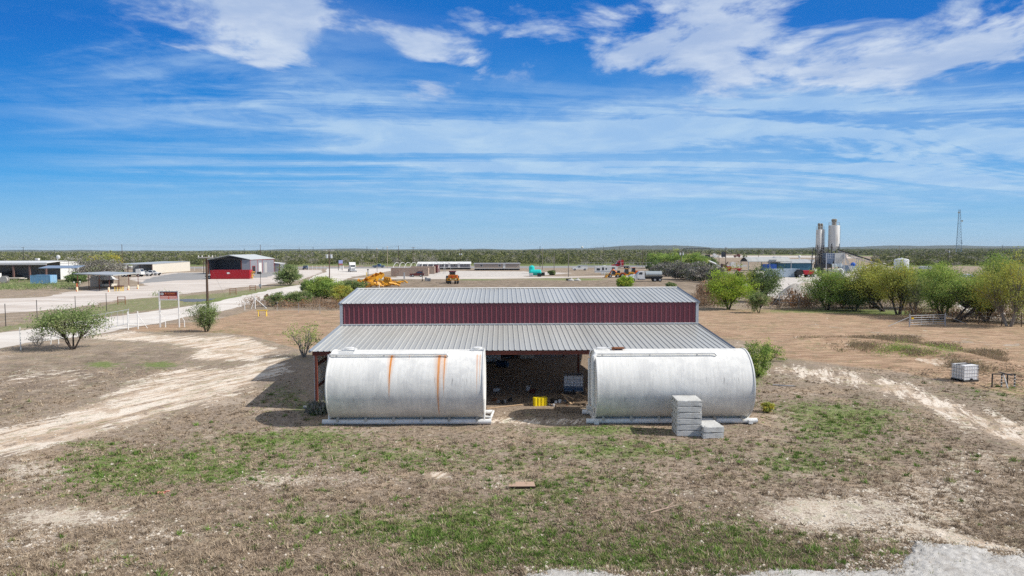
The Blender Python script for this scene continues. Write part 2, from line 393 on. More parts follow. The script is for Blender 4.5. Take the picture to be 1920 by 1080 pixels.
dark = np.clip(np.maximum.reduce([.9 * sp([(1310, 545), (1420, 560), (1560, 578), (1640, 585), (1640, 570), (1420, 545), (1310, 535)], 8),
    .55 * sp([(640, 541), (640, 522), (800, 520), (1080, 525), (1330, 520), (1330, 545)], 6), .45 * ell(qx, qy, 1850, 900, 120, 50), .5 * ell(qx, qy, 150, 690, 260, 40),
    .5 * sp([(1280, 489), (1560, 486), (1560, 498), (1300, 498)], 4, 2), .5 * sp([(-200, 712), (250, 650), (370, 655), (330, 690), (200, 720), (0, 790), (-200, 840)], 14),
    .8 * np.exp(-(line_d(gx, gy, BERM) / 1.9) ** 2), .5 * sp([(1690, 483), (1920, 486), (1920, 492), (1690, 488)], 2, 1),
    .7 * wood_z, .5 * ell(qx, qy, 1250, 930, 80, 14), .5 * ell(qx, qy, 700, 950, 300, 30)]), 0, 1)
chips = np.clip(sum(ell(qx, qy, *e) for e in [(60, 885, 90, 30, 1), (500, 900, 110, 20, 1), (620, 870, 60, 10, .5), (170, 965, 110, 20, .8), (60, 980, 100, 40, .7), (700, 900, 130, 16, .7),
    (310, 1000, 90, 25, .8), (110, 1030, 160, 30, .7), (500, 990, 90, 20, .4), (930, 900, 60, 30, .6), (1530, 955, 160, 38, 1), (1620, 990, 120, 40, .9), (1300, 925, 60, 12, .7), (1780, 940, 110, 50, .8),
    (1380, 860, 120, 14, .6), (1150, 840, 60, 10, .7), (1330, 985, 40, 12, .8), (1180, 1050, 120, 14, .8), (1750, 1010, 120, 20, .8), (250, 1060, 200, 20, .6), (1850, 860, 90, 30, .6), (900, 1000, 200, 60, .2), (1700, 880, 200, 60, .35)]), 0, 1)
bare = np.maximum(sp([(585, 770), (560, 700), (640, 640), (1310, 640), (1370, 690), (1300, 742), (900, 775)], 20) * (np.hypot(gx, gy - 45) < 30), 0)
one = np.ones_like(gx)
atA = np.stack([Mk(sand), Mk(green), Mk(hay), Mk(bare)], -1).reshape(-1, 4); atB = np.stack([Mk(pale), Mk(dark), Mk(chips), one], -1).reshape(-1, 4)

gm = bpy.data.materials.new('dry_field'); gm.use_nodes = True; g = NT(gm.node_tree); gb = g.n['Principled BSDF']
aA = g.new('ShaderNodeAttribute', attribute_name='lay_a'); aB = g.new('ShaderNodeAttribute', attribute_name='lay_b')
sA = g.sep(aA.outputs['Color']); sB = g.sep(aB.outputs['Color']); mBare = aA.outputs['Alpha']
co = g.new('ShaderNodeTexCoord').outputs['Object']
nL = g.noise(co, .12, 6, .6); nM = g.noise(co, .55, 8, .68, .3); nF = g.noise(co, 4.5, 8, .72, .4); nXF = g.noise(co, 17, 5, .75)
nP = g.noise(co, 1.6, 9, .74, .6)
cs = g.vmath('MULTIPLY', co, (.5, 2.2, 1)); nS = g.noise(cs, .7, 10, .74, .5)
cx_, cy_, cz_ = g.sep(co)
tv = g.comb(g.math('ADD', g.math('MULTIPLY', cx_, .37 * .22), g.math('MULTIPLY', cy_, .93 * .22)), g.math('SUBTRACT', g.math('MULTIPLY', cx_, .93 * 1.5), g.math('MULTIPLY', cy_, .37 * 1.5)), 0.0)
nT = g.noise(tv, .8, 10, .72, .4); nT2 = g.noise(g.vmath('ADD', tv, (9, 4, 0)), 1.3, 9, .75, .5)
c = g.mix(g.ss(nF, .28, .72), (.215, .165, .124, 1), (.415, .330, .252, 1))
c = g.mix(g.math('MULTIPLY', g.ss(nM, .40, .62), .45), c, (.235, .190, .155, 1))
c = g.mix(g.math('MULTIPLY', g.ss(nXF, .50, .72), .75), c, (.52, .43, .335, 1))
c = g.mix(g.math('MULTIPLY', g.ss(nXF, .42, .27), .5), c, (.10, .078, .056, 1))
c = g.mix(g.math('MULTIPLY', g.ss(g.noise(g.vmath('ADD', co, (13, 55, 0)), .45, 9, .72, .4), .50, .62), .55), c, (.46, .345, .235, 1))
c = g.mix(g.math('MULTIPLY', g.ss(nL, .5, .7), .35), c, (.25, .215, .155, 1))
nPK = g.noise(g.vmath('ADD', co, (31, 7, 0)), .32, 10, .72, .5)
c = g.mix(g.math('MULTIPLY', g.ss(nPK, .54, .62), .55), c, g.mix(nF, (.40, .32, .25, 1), (.62, .53, .43, 1)))
c = g.mix(g.math('MULTIPLY', g.ss(nPK, .44, .36), .45), c, (.15, .115, .085, 1))
def lay(c, m, nz, k, lo, hi, col, amt=1.0):
    f = g.ss(g.math('ADD', m, g.math('MULTIPLY', g.math('SUBTRACT', nz, .5), k)), lo, hi)
    return g.mix(g.math('MULTIPLY', f, amt), c, col)
darkc = g.mix(g.ss(nF, .4, .62), (.095, .070, .052, 1), (.25, .19, .145, 1))
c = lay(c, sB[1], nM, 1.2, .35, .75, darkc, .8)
hayc = g.mix(g.ss(nS, .36, .64), (.250, .148, .094, 1), (.55, .385, .255, 1))
hayc = g.mix(g.math('MULTIPLY', g.ss(nF, .42, .66), .4), hayc, (.54, .40, .27, 1))
hayc = g.mix(g.math('MULTIPLY', g.ss(nM, .52, .62), .6), hayc, (.235, .185, .115, 1))
hayc = g.mix(g.math('MULTIPLY', g.ss(g.noise(cs, .35, 9, .72, .6), .52, .60), .6), hayc, (.30, .185, .125, 1))
hayc = g.mix(g.math('MULTIPLY', g.ss(g.noise(cs, 1.4, 9, .75, .6), .56, .62), .6), hayc, (.60, .48, .36, 1))
c = lay(c, sA[2], nM, 1.1, .35, .7, hayc, .95)
sandc = g.mix(g.ss(nT, .40, .56), (.62, .47, .34, 1), (.82, .73, .62, 1))
sandc = g.mix(g.math('MULTIPLY', g.ss(nXF, .5, .75), .4), sandc, (.82, .74, .64, 1))
sandc = g.mix(g.math('MULTIPLY', g.ss(nPK, .50, .58), .65), sandc, (.46, .33, .225, 1))
sandc = g.mix(g.math('MULTIPLY', g.ss(nT2, .54, .60), .8), sandc, (.33, .235, .165, 1))
c = lay(c, sA[0], g.math('MULTIPLY_ADD', nT, .55, g.math('MULTIPLY', nP, .45)), 5.2, .50, .64, sandc, .92)
chipc = g.mix(nF, (.50, .41, .32, 1), (.78, .71, .60, 1))
c = lay(c, sB[2], g.math('MULTIPLY_ADD', nP, .5, g.math('MULTIPLY', g.noise(co, 11, 4, .8), .5)), 6.0, .80, .98, chipc, .92)
sparse = g.ss(g.noise(co, 9.0, 4, .8), .715, .76)
c = g.mix(g.math('MULTIPLY', sparse, .75), c, (.72, .65, .55, 1))
greenc = g.mix(g.ss(nF, .3, .7), (.085, .130, .030, 1), (.220, .310, .080, 1))
greenc = g.mix(g.math('MULTIPLY', g.ss(nXF, .5, .7), .45), greenc, (.30, .25, .17, 1))
c = lay(c, sA[1], g.math('MULTIPLY_ADD', nP, .6, g.math('MULTIPLY', nXF, .4)), 3.6, .34, .78, greenc, .82)
c = g.mix(g.math('MULTIPLY', g.math('MULTIPLY', g.ss(nP, .50, .60), g.ss(g.noise(co, .28, 6, .6), .40, .6)), .50), c, (.165, .185, .075, 1))
palec = g.mix(g.ss(nM, .3, .7), (.50, .46, .42, 1), (.66, .62, .57, 1))
c = lay(c, sB[0], nM, .9, .35, .6, palec, .95)
barec = g.mix(g.ss(nF, .35, .65), (.22, .165, .12, 1), (.42, .33, .25, 1))
c = lay(c, mBare, nM, .8, .35, .7, barec, .9)
g.put(gb.inputs['Base Color'], c); gb.inputs['Roughness'].default_value = .95; gb.inputs['Specular IOR Level'].default_value = .1
g.put(gb.inputs['Normal'], g.bump(g.math('ADD', g.math('MULTIPLY', nF, 1.0), g.math('MULTIPLY', nXF, .5)), .55, .12))
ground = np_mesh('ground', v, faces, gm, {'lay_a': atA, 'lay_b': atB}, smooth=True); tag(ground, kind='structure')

# roads and yards: sheets a few mm above the land
def sheet(name, P, z, m, jag=.25, step=.5):
    W = [G(*p) for p in P]; pts = []
    for k in range(len(W)):
        a = np.array(W[k]); b = np.array(W[(k + 1) % len(W)]); L = np.linalg.norm(b - a); r = np.hypot(*a)
        n = max(1, int(L / max(step, r * .012)))
        nn_ = np.array([-(b - a)[1], (b - a)[0]]) / (L + 1e-6)
        for i in range(n):
            q = a + (b - a) * i / n + nn_ * rng.normal(0, jag) * (1 + r / 150); pts.append((q[0], q[1], z))
    me = bpy.data.meshes.new(name); import bmesh
    bm = bmesh.new(); vs_ = [bm.verts.new(p) for p in pts]
    es_ = [bm.edges.new((vs_[i], vs_[(i + 1) % len(vs_)])) for i in range(len(vs_))]
    bmesh.ops.triangle_fill(bm, use_beauty=True, edges=es_)
    for f_ in bm.faces:
        f_.normal_update()
        if f_.normal.z < 0: f_.normal_flip()
    bm.to_mesh(me); bm.free(); me.materials.append(m)
    o = bpy.data.objects.new(name, me); C.objects.link(o); tag(o, kind='structure'); return o
def road_mat(name, c1, c2, c3):
    m = bpy.data.materials.new(name); m.use_nodes = True; t = NT(m.node_tree); b = t.n['Principled BSDF']
    co = t.new('ShaderNodeTexCoord').outputs['Object']
    a = t.noise(t.vmath('MULTIPLY', co, (.12, .4, 1)), .5, 6, .65, .8); f = t.noise(co, 3, 6, .7)
    q = t.mix(t.ss(a, .35, .65), c1, c2); q = t.mix(t.math('MULTIPLY', t.ss(f, .5, .75), .35), q, c3)
    q = t.mix(t.math('MULTIPLY', t.ss(t.noise(co, .16, 5, .7, 1.0), .55, .68), .45), q, c3)
    t.put(b.inputs['Base Color'], q); b.inputs['Roughness'].default_value = .95; b.inputs['Specular IOR Level'].default_value = .1
    t.put(b.inputs['Normal'], t.bump(f, .2, .04)); return m
cal = road_mat('caliche', (.60, .55, .495, 1), (.72, .68, .63, 1), (.48, .41, .34, 1))
yardm = road_mat('yard_gravel', (.52, .455, .40, 1), (.68, .625, .57, 1), (.32, .26, .21, 1))
asph = road_mat('old_asphalt', (.27, .265, .26, 1), (.33, .325, .32, 1), (.22, .21, .2, 1))
ROAD = [(-400, 700), (0, 654), (50, 643), (175, 628), (240, 615), (300, 606), (362, 591), (425, 582), (480, 567), (567, 549), (602, 541), (628, 531), (662, 519), (730, 508.5), (800, 503), (700, 503.3), (612, 503.6), (612, 510), (590, 517), (567, 533), (508, 543), (447, 557), (398, 567), (317, 580), (192, 596), (37, 620), (-400, 665)]
sheet('dirt_road', ROAD, .008, cal, .12)
YARD = [(-500, 640), (0, 588), (117, 580), (180, 571), (215, 563), (300, 557), (380, 547), (440, 540), (500, 534), (556, 527), (586, 517.5), (604, 510), (604, 506), (540, 505.5), (512, 509), (400, 511), (330, 511), (240, 521), (275, 535), (190, 542), (130, 547), (83, 557), (0, 560), (-500, 590)]
sheet('gravel_yard', YARD, .012, yardm, .2)
sheet('asphalt_apron', [(330, 512), (395, 511.5), (512, 509.3), (556, 508), (560, 511), (520, 515), (500, 520), (330, 526), (255, 532), (285, 520)], .016, asph, .2)
sheet('highway', [(-900, 500.5), (300, 500.8), (611, 500.8), (800, 500.2), (1400, 496.5), (1400, 500), (1000, 502.6), (760, 503.2), (613, 503.4), (300, 503.4), (-900, 503)], .02, asph, .0)
sheet('gravel_drive', [(668, 521), (740, 520.2), (960, 519), (1060, 518.5), (1200, 516), (1200, 518), (1060, 521), (900, 523.2), (740, 523.4), (662, 523)], .012, yardm, .1)
# shallow puddle by the road
pm = bpy.data.materials.new('puddle_water'); pm.use_nodes = True; pm.node_tree.nodes['Principled BSDF'].inputs['Base Color'].default_value = (.14, .135, .13, 1); pm.node_tree.nodes['Principled BSDF'].inputs['Roughness'].default_value = .45
sheet('puddle_water', [(330, 562), (352, 560.6), (378, 561), (402, 559.6), (396, 563), (370, 566), (345, 566)], .016, pm, .1)

# ------------------------------------------------------------------ steel shed
shed = thing('metal_shed', 'long maroon and grey ribbed metal shed with raised middle bay and open lean-to', 'shed', (0.5, 43.9, 0), R(.8))
XL, XR = -11.45, 11.45; W_ = XR - XL
ZE, ZW, ZU, ZR = 3.2, 3.8, 5.24, 5.87; YF, YR, YB, YBE = -6.9, 5.45, 11.0, 17.9
def roofsheet(name, y0, z0, y1, z1, par=shed):
    """ribbed panel from low edge (y0,z0) to high edge (y1,z1)"""
    L = math.hypot(y1 - y0, z1 - z0); m_ = MB()
    s_ = 1 if y1 > y0 else -1
    o_ = (XL - .12, y0, z0) if s_ > 0 else (XR + .12, y0, z0)
    m_.ribbed(o_, (s_, 0, 0), (0, y1 - y0, z1 - z0), W_ + .24, L)
    return m_.build(name, grey_roof, par, recalc=False)
roofsheet('lean_to_roof', YF - .12, ZE, -.02, ZW + .0)
rf = roofsheet('roof', -.10, ZU, YR, ZR); roofsheet('roof', YB + .11, ZU, YR, ZR)
roofsheet('lean_to_roof', YBE + .12, ZE, YB + .02, ZW)
m = MB(); m.ribbed((XL, 0, ZW), (1, 0, 0), (0, 0, 1), W_, ZU - ZW - .01, h=.055, tops=.05, slope=.03); m.build('wall', maroon, shed, recalc=False)
m = MB(); m.ribbed((XR, YB, ZW), (-1, 0, 0), (0, 0, 1), W_, ZU - ZW - .01, h=.055, tops=.05, slope=.03); m.build('wall', maroon, shed, recalc=False)
# left end walls (liner seen from inside) and the gable pieces
def endwall(name, x, poly, m_):
    b = MB()
    b.prism(poly, x - .02, x + .02, 'x'); return b.build(name, m_, shed)
ew = endwall('end_wall', XL + .05, [(YF + .1, 0.02), (YF + .1, ZE - .05), (0, ZW - .05), (0, ZU - .06), (YR, ZR - .08), (YB, ZU - .06), (YB, ZW - .05), (YBE - .1, ZE - .05), (YBE - .1, .02)], inner_white)
b = MB()
for z in (1.2, 2.4): b.box(XL + .08, XL + .16, YF + .1, YB, z - .07, z + .07)
b.build('girt', oxide, shed)
b = MB()
for k in range(60): b.box(XL + .071, XL + .095, YF + .12 + k * .3, YF + .16 + k * .3, .03, ZE - .1)
b.build('liner_rib', inner_white, shed)
# trim
b = MB(); b.prism([(YR - .18, ZR + .02), (YR, ZR + .065), (YR + .18, ZR + .02), (YR, ZR + .035)], XL - .13, XR + .13, 'x'); b.build('ridge_cap', white, shed)
b = MB(); b.box(XL - .12, XR + .12, -.075, -.041, ZW + .03, ZW + .10); b.box(XL - .1, XR + .1, -.10, -.02, ZW + .10, ZW + .115); b.build('flashing', white, shed)
for s_, x in ((-1, XL - .13), (1, XR + .13)):
    b = MB()
    for (y0, z0, y1, z1) in ((YF - .12, ZE, -.02, ZW), (-.11, ZU, YR, ZR), (YR, ZR, YB + .11, ZU), (YB + .02, ZW, YBE + .12, ZE)):
        b.beam((x, y0, z0 + .0), (x, y1, z1 + .0), .13)
    b.build('rake_trim', trim_grey, shed)
    b = MB(); xx = x - s_ * .1; b.box(xx - .09, xx + .09, -.06, .1, ZW + .12, ZU - .02); b.build('corner_trim', mat('light_grey_trim', (.42, .44, .47), .4) , shed)
b = MB(); b.box(XL, XR, YF - .06, YF + .1, ZE - .24, ZE - .035); b.build('eave_beam', oxide, shed)
b = MB(); b.box(XL, XR, YBE - .1, YBE + .06, ZE - .24, ZE - .035); b.build('eave_beam', oxide, shed)
for x in (XL + .2, -3.8, 3.8, XR - .15):
    for (y, z) in ((YF, ZE - .25), (0.2, ZU - .1), (YB - .2, ZU - .1), (YBE, ZE - .25)):
        b = MB(); b.box(x - .05, x + .05, y - .1, y + .1, 0, z); b.box(x - .055, x + .055, y - .13, y - .1, 0, z); b.box(x - .12, x + .12, y - .15, y + .15, 0, .03); b.build('column', oxide, shed)
    b = MB(); b.beam((x, YF, ZE - .2), (x, 0, ZW - .16), .16); b.beam((x, .1, ZU - .22), (x, YR, ZR - .2), .2); b.beam((x, YR, ZR - .2), (x, YB, ZU - .22), .2); b.beam((x, YB, ZW - .16), (x, YBE, ZE - .2), .16)
    b.build('rafter', oxide, shed)
b = MB()
for (ya, za, yb, zb, n) in ((YF + .8, ZE + .03, -.6, ZW - .02, 5), (.7, ZU + .03, YR - .5, ZR - .04, 4), (YR + .5, ZR - .04, YB - .7, ZU + .03, 4), (YB + .6, ZW - .02, YBE - .8, ZE + .03, 5)):
    for k in range(n):
        t = k / (n - 1); y = ya + (yb - ya) * t; z = za + (zb - za) * t; b.box(XL, XR, y - .03, y + .03, z - .14, z - .045)
b.build('purlin', oxide, shed)
b = MB(); b.box(3.45, 4.15, -.13, -.11, 1.15 + .85, 1.6 + .85); b.build('blank_sign_plate', mat('dark_plate', (.05, .022, .015), .7), shed)

# ------------------------------------------------------------------ storage tanks
TR, TL, TY, TZ = 1.74, 7.62, 34.5, 1.86
def tank_mat(name, rusts, greyk):
    m = bpy.data.materials.new(name); m.use_nodes = True; t = NT(m.node_tree); b = t.n['Principled BSDF']
    co = t.new('ShaderNodeTexCoord').outputs['Object']; x, y, z = t.sep(co)
    n1 = t.noise(t.vmath('MULTIPLY', co, (6, .5, .55)), 1.6, 7, .66); n2 = t.noise(co, 1.1, 7, .68, .6)
    n3 = t.noise(t.vmath('MULTIPLY', co, (9, .6, .9)), 1.3, 5, .6)
    n4 = t.noise(co, 14, 5, .7)
    c = t.mix(t.ss(n1, .25, .75), (.70, .695, .66, 1), (.85, .84, .80, 1))
    c = t.mix(t.math('MULTIPLY', t.ss(n2, .45, .60), greyk), c, (.58, .58, .57, 1))
    c = t.mix(t.math('MULTIPLY', t.ss(n4, .55, .75), .35), c, (.76, .76, .74, 1))
    c = t.mix(t.math('MULTIPLY', t.math('MULTIPLY', t.ss(n3, .62, .68), t.ss(t.noise(co, .9, 3, .5), .42, .56)), .6), c, (.17, .17, .17, 1))
    for k in range(1, 5):       # plate seams
        xs = -TL / 2 + TL * k / 4.0 * (.92) + .1 * k
        s_ = t.ss(t.math('ABSOLUTE', t.math('SUBTRACT', x, xs)), .0, .03, 1, 0); c = t.mix(t.math('MULTIPLY', s_, .5), c, (.78, .78, .76, 1))
    zb = t.ss(z, TR * -.95, TR * -.55, 1, 0); c = t.mix(t.math('MULTIPLY', zb, t.math('MULTIPLY', n2, .6)), c, (.40, .35, .26, 1))
    for (xr, wd, zl, amt) in rusts:
        wob = t.math('MULTIPLY', t.math('SUBTRACT', t.noise(t.comb(0.0, 0.0, z), 1.6, 3, .6), .5), .06)
        dxx = t.math('ABSOLUTE', t.math('SUBTRACT', t.math('ADD', x, wob), xr))
        fade = t.ss(z, zl, TR * .95, .12, 1.0)
        wz = t.math('MULTIPLY', fade, wd)
        core = t.ss(t.math('DIVIDE', dxx, wz), .25, 1.1, 1, 0)
        halo = t.ss(t.math('DIVIDE', dxx, wz), .5, 3.2, .35, 0)
        lim = t.math('MULTIPLY', t.ss(z, zl - .15, zl + .45), t.ss(z, TR * .90, TR * .93, 1, 0))
        front = t.ss(y, -.1, .1, 1, 0)
        ff = t.math('MULTIPLY', t.math('MULTIPLY', t.math('MAXIMUM', core, halo), lim), t.math('MULTIPLY', front, amt))
        rc = t.mix(t.ss(t.noise(t.vmath('MULTIPLY', co, (12, 1, 1.2)), 3, 4, .6), .35, .65), (.74, .33, .075, 1), (.58, .18, .03, 1))
        c = t.mix(ff, c, rc)
    t.put(b.inputs['Base Color'], c); b.inputs['Roughness'].default_value = .85; b.inputs['Specular IOR Level'].default_value = .18
    t.put(b.inputs['Normal'], t.bump(t.math('ADD', n2, t.math('MULTIPLY', n4, .08)), .16, .06)); return m
def make_tank(label, x0, m_, left):
    xc = x0 + TL / 2
    t = thing('storage_tank', label, 'tank', (xc, TY, 0), 0, 'horizontal white steel tanks in front of the shed')
    h = TL / 2
    prof = [(0, -h + .10), (TR * .5, -h + .05), (TR * .93, -h + .02), (TR * .955, -h - .0), (TR, -h), (TR, -h + .01), (TR, h - .01), (TR, h), (TR * .955, h), (TR * .93, h - .02), (TR * .5, h - .05), (0, h - .1)]
    b = MB().lathe(prof, (0, 0, 0), 96, 'x'); o = b.build('shell', m_, t, True, (0, 0, TZ))
    for s_ in (-1, 1): b = MB().lathe([(TR + .004, s_ * h - .05), (TR + .03, s_ * h - .05), (TR + .03, s_ * h + .012), (TR - .03, s_ * h + .012), (TR - .03, s_ * h + .002)], (0, 0, TZ), 96, 'x'); b.build('end_rim', white, t, True)
    ex0, ex1 = (-.42, .36) if left else (-.50, .38)
    for yo in (-.95, .95):
        b = MB(); b.tube((-h + ex0, yo, .14), (h + ex1, yo, .14), .13, .13, 14); b.build('skid', white, t, True)
    if left: b = MB().tube((h + ex1 - .08, -.95, .2), (h + ex1 + .05, .95, .2), .06, .06, 8); b.tube((h + .02, -.6, .3), (h + ex1, -.75, .3), .06)
    else: b = MB().box(-h - .12, -h + .1, -1.2, 1.2, .03, .22); b.build('cross_member', white, t, True); b = MB().box(h - .1, h + .1, -1.2, 1.2, .03, .2)
    b.build('cross_member', white, t, True)
    b = MB()
    for k in range(6): x = -h + .35 + k * (TL - .7) / 5; b.prism([(-1.15, .2), (1.15, .2), (.9, .40), (0, .165), (-.9, .40)], x - .06, x + .06, 'x')
    b.box(-h + .1, h - .1, -.78, -.74, .1, .42); b.box(-h + .1, h - .1, .74, .78, .1, .42)
    b.build('saddle', mat('saddle_paint', (.50, .48, .42), .7, dirt=DIRT, dirt_amt=.5), t)
    th = R(62); py_, pz_ = -(TR + .14) * math.cos(th), TZ + (TR + .12) * math.sin(th)
    b = MB(); xe = h - 1.75 if left else h - 1.65; r_ = .055 if left else .05
    b.pipe([(-h - .02, py_, pz_), (xe - .1, py_, pz_), (xe, py_ - .03, pz_ - .1)], r_, 10); b.build('top_pipe', white, t, True)
    for k in range(3 if not left else 2): x = -h + .3 + k * 2.35; b = MB().obox((x, py_ + .03, pz_ - .08), (.07, .07, .2), (R(28), 0, 0)); b.build('pipe_bracket', white, t)
    b = MB(); rr_ = .07 if left else .12
    if left: b.pipe([(-h - .08, py_ + .0, pz_ - .01), (-h - .12, -.85, 2.9), (-h - .12, -.85, .2)], .055, 10)
    else:
        b.pipe([(-h - .02, py_, pz_), (-h - .16, py_ - .1, pz_ - .15), (-h - .16, -.95, 1.0), (-h - .05, -.95, .85)], .10, 12)
        b.pipe([(-h - .30, -.35, 3.2), (-h - .30, -.35, .75), (-h - .1, -.35, .6)], .05, 8)
        b.tube((-h - .05, 0, .55), (-h - .35, 0, .55), .12, .12, 12); b.tube((-h - .35, 0, .55), (-h - .38, 0, .55), .2, .2, 12)
    b.build('down_pipe', white, t, True)
    # top fittings
    if left:
        for x in (-h + .75, h - .35):
            b = MB(); zt = TZ + TR
            b.box(x - .33, x + .33, -.28, .28, zt - .03, zt + .05); b.lathe([(.24, .05), (.24, .11), (.20, .13), (0, .13)], (x, .05, zt), 16)
            b.pipe([(x - .34, -.3, zt + .02), (x - .34, -.3, zt + .12), (x + .34, -.3, zt + .12), (x + .34, -.3, zt + .02)], .02, 6); b.build('hatch', white, t)
        b = MB(); b.box(-h + .35, -h + 1.1, -.62, -.56, TZ + TR - .1, TZ + TR - .03); b.build('walkway_bracket', white, t)
    else:
        zt = TZ + TR
        b = MB(); b.box(-h + .95, -h + 1.5, -.3, .1, zt + .05, zt + .1); b.box(-h + .9, -h + .98, -.3, .1, zt - .02, zt + .1); b.build('hatch_cover', rust, t)
        b = MB(); b.pipe([(-h - .02, -.2, zt - .1), (-h + .15, -.2, zt + .08), (-h + .5, -.2, zt + .05), (-h + .85, -.2, zt + .14)], .03, 6)
        b.pipe([(-h - .28, -.2, zt - .35), (-h - .22, -.2, zt - .05), (-h + .05, -.2, zt + .08)], .02, 6); b.lathe([(.25, -.03), (.25, .06), (0, .06)], (-h + .4, .2, zt), 16); b.build('vent_pipe', white, t)
    if left:
        b = MB(); b.tube((h + .01, -1.2, .3), (h + .04, -1.2, 1.35), .035, .035, 6); b.build('level_gauge', white, t)
    return t
tA = tank_mat('tank_white_rusty', [(-TL / 2 + 3.05, .085, -.45, 1.0), (-TL / 2 + 5.42, .11, -1.5, .9), (-TL / 2 + 5.70, .07, -.3, .85), (-TL / 2 + 3.93, .022, 1.3, .7), (TL / 2 - .32, .03, -.3, .7), (TL / 2 - .18, .03, .1, .6)], .55)
tB = tank_mat('tank_white_grimy', [], .5)
make_tank('white horizontal steel tank with orange rust streaks down its side', -9.03, tA, True)
make_tank('white horizontal steel tank without rust, behind the stacked concrete slabs', 4.17, tB, False)
# ------------------------------------------------------------------ vegetation
def leaf_mat(name, cols, rough=.8, trans=.38):
    m = bpy.data.materials.new(name); m.use_nodes = True; t = NT(m.node_tree); b = t.n['Principled BSDF']
    a = t.new('ShaderNodeAttribute', attribute_name='tone'); s_ = t.sep(a.outputs['Color'])
    c = t.mix(s_[0], cols[0], cols[1])
    if len(cols) > 2: c = t.mix(s_[1], c, cols[2])
    t.put(b.inputs['Base Color'], c); b.inputs['Roughness'].default_value = rough; b.inputs['Specular IOR Level'].default_value = .15
    tr = t.new('ShaderNodeBsdfTranslucent'); t.put(tr.inputs[0], c)
    mx = t.new('ShaderNodeMixShader'); mx.inputs[0].default_value = trans
    o = t.n['Material Output']; t.l.new(b.outputs[0], mx.inputs[1]); t.l.new(tr.outputs[0], mx.inputs[2]); t.l.new(mx.outputs[0], o.inputs[0])
    return m
LM = {
 'bright': leaf_mat('bright_mesquite_leaf', ((0.193, 0.306, 0.046), (0.454, 0.620, 0.073), (0.380, 0.366, 0.073))),
 'green': leaf_mat('green_mesquite_leaf', ((0.143, 0.241, 0.061), (0.369, 0.510, 0.119), (0.540, 0.568, 0.170))),
 'dark': leaf_mat('dark_oak_leaf', ((0.070, 0.124, 0.043), (0.201, 0.284, 0.095), (0.307, 0.354, 0.141))),
 'yellow': leaf_mat('yellowing_leaf', ((0.241, 0.284, 0.077), (0.525, 0.568, 0.128), (0.549, 0.421, 0.065))),
 'huisache': leaf_mat('feathery_leaf', ((0.125, 0.193, 0.062), (0.295, 0.386, 0.140), (0.454, 0.454, 0.251))),
 'grey': leaf_mat('bare_twig', ((0.160, 0.145, 0.125), (0.360, 0.340, 0.310), (0.186, 0.232, 0.093)), .9, .05),
 'berm': leaf_mat('berm_grass_blade', ((.22, .165, .11), (.44, .34, .24), (.30, .29, .14)), .9, .3),
 'dry': leaf_mat('dry_brush', ((0.202, 0.147, 0.101), (0.300, 0.220, 0.150), (0.360, 0.170, 0.070)), .9, .1),
}
bark = mat('dark_bark', (.055, .042, .034), .95, var=.3, scale=8)
bark_g = mat('pale_bark', (.22, .20, .18), .95, var=.3, scale=8)
def leaves_arr(cent, n_each, spread, size, elong=2.2, up=.0, r=rng):
    """triangular leaf sprays scattered round cluster centres; returns verts, faces, tone"""
    K = len(cent); n = K * n_each
    c = np.repeat(cent, n_each, 0) + r.normal(0, 1, (n, 3)) * np.array(spread)
    d = r.normal(0, 1, (n, 3)); d[:, 2] += up; d /= np.linalg.norm(d, axis=1)[:, None] + 1e-9
    e = np.cross(d, r.normal(0, 1, (n, 3))); e /= np.linalg.norm(e, axis=1)[:, None] + 1e-9
    L = size * r.uniform(.6, 1.4, (n, 1)); W = L / elong
    v = np.stack([c - d * L / 2 - e * W * .3, c - d * L * .1 + e * W / 2, c + d * L / 2, c - d * L * .05 - e * W / 2], 1).reshape(-1, 3)
    f = np.arange(n * 4).reshape(-1, 4)
    tk = r.uniform(0, 1, (K, 1)); tone = np.repeat(np.concatenate([tk, (r.uniform(0, 1, (K, 1)) > .8) * .7], 1), n_each, 0) + r.normal(0, .15, (n, 2))
    tone = np.clip(np.repeat(tone, 4, 0), 0, 1)
    return v, f, np.concatenate([tone, np.zeros((len(tone), 1)), np.ones((len(tone), 1))], 1)
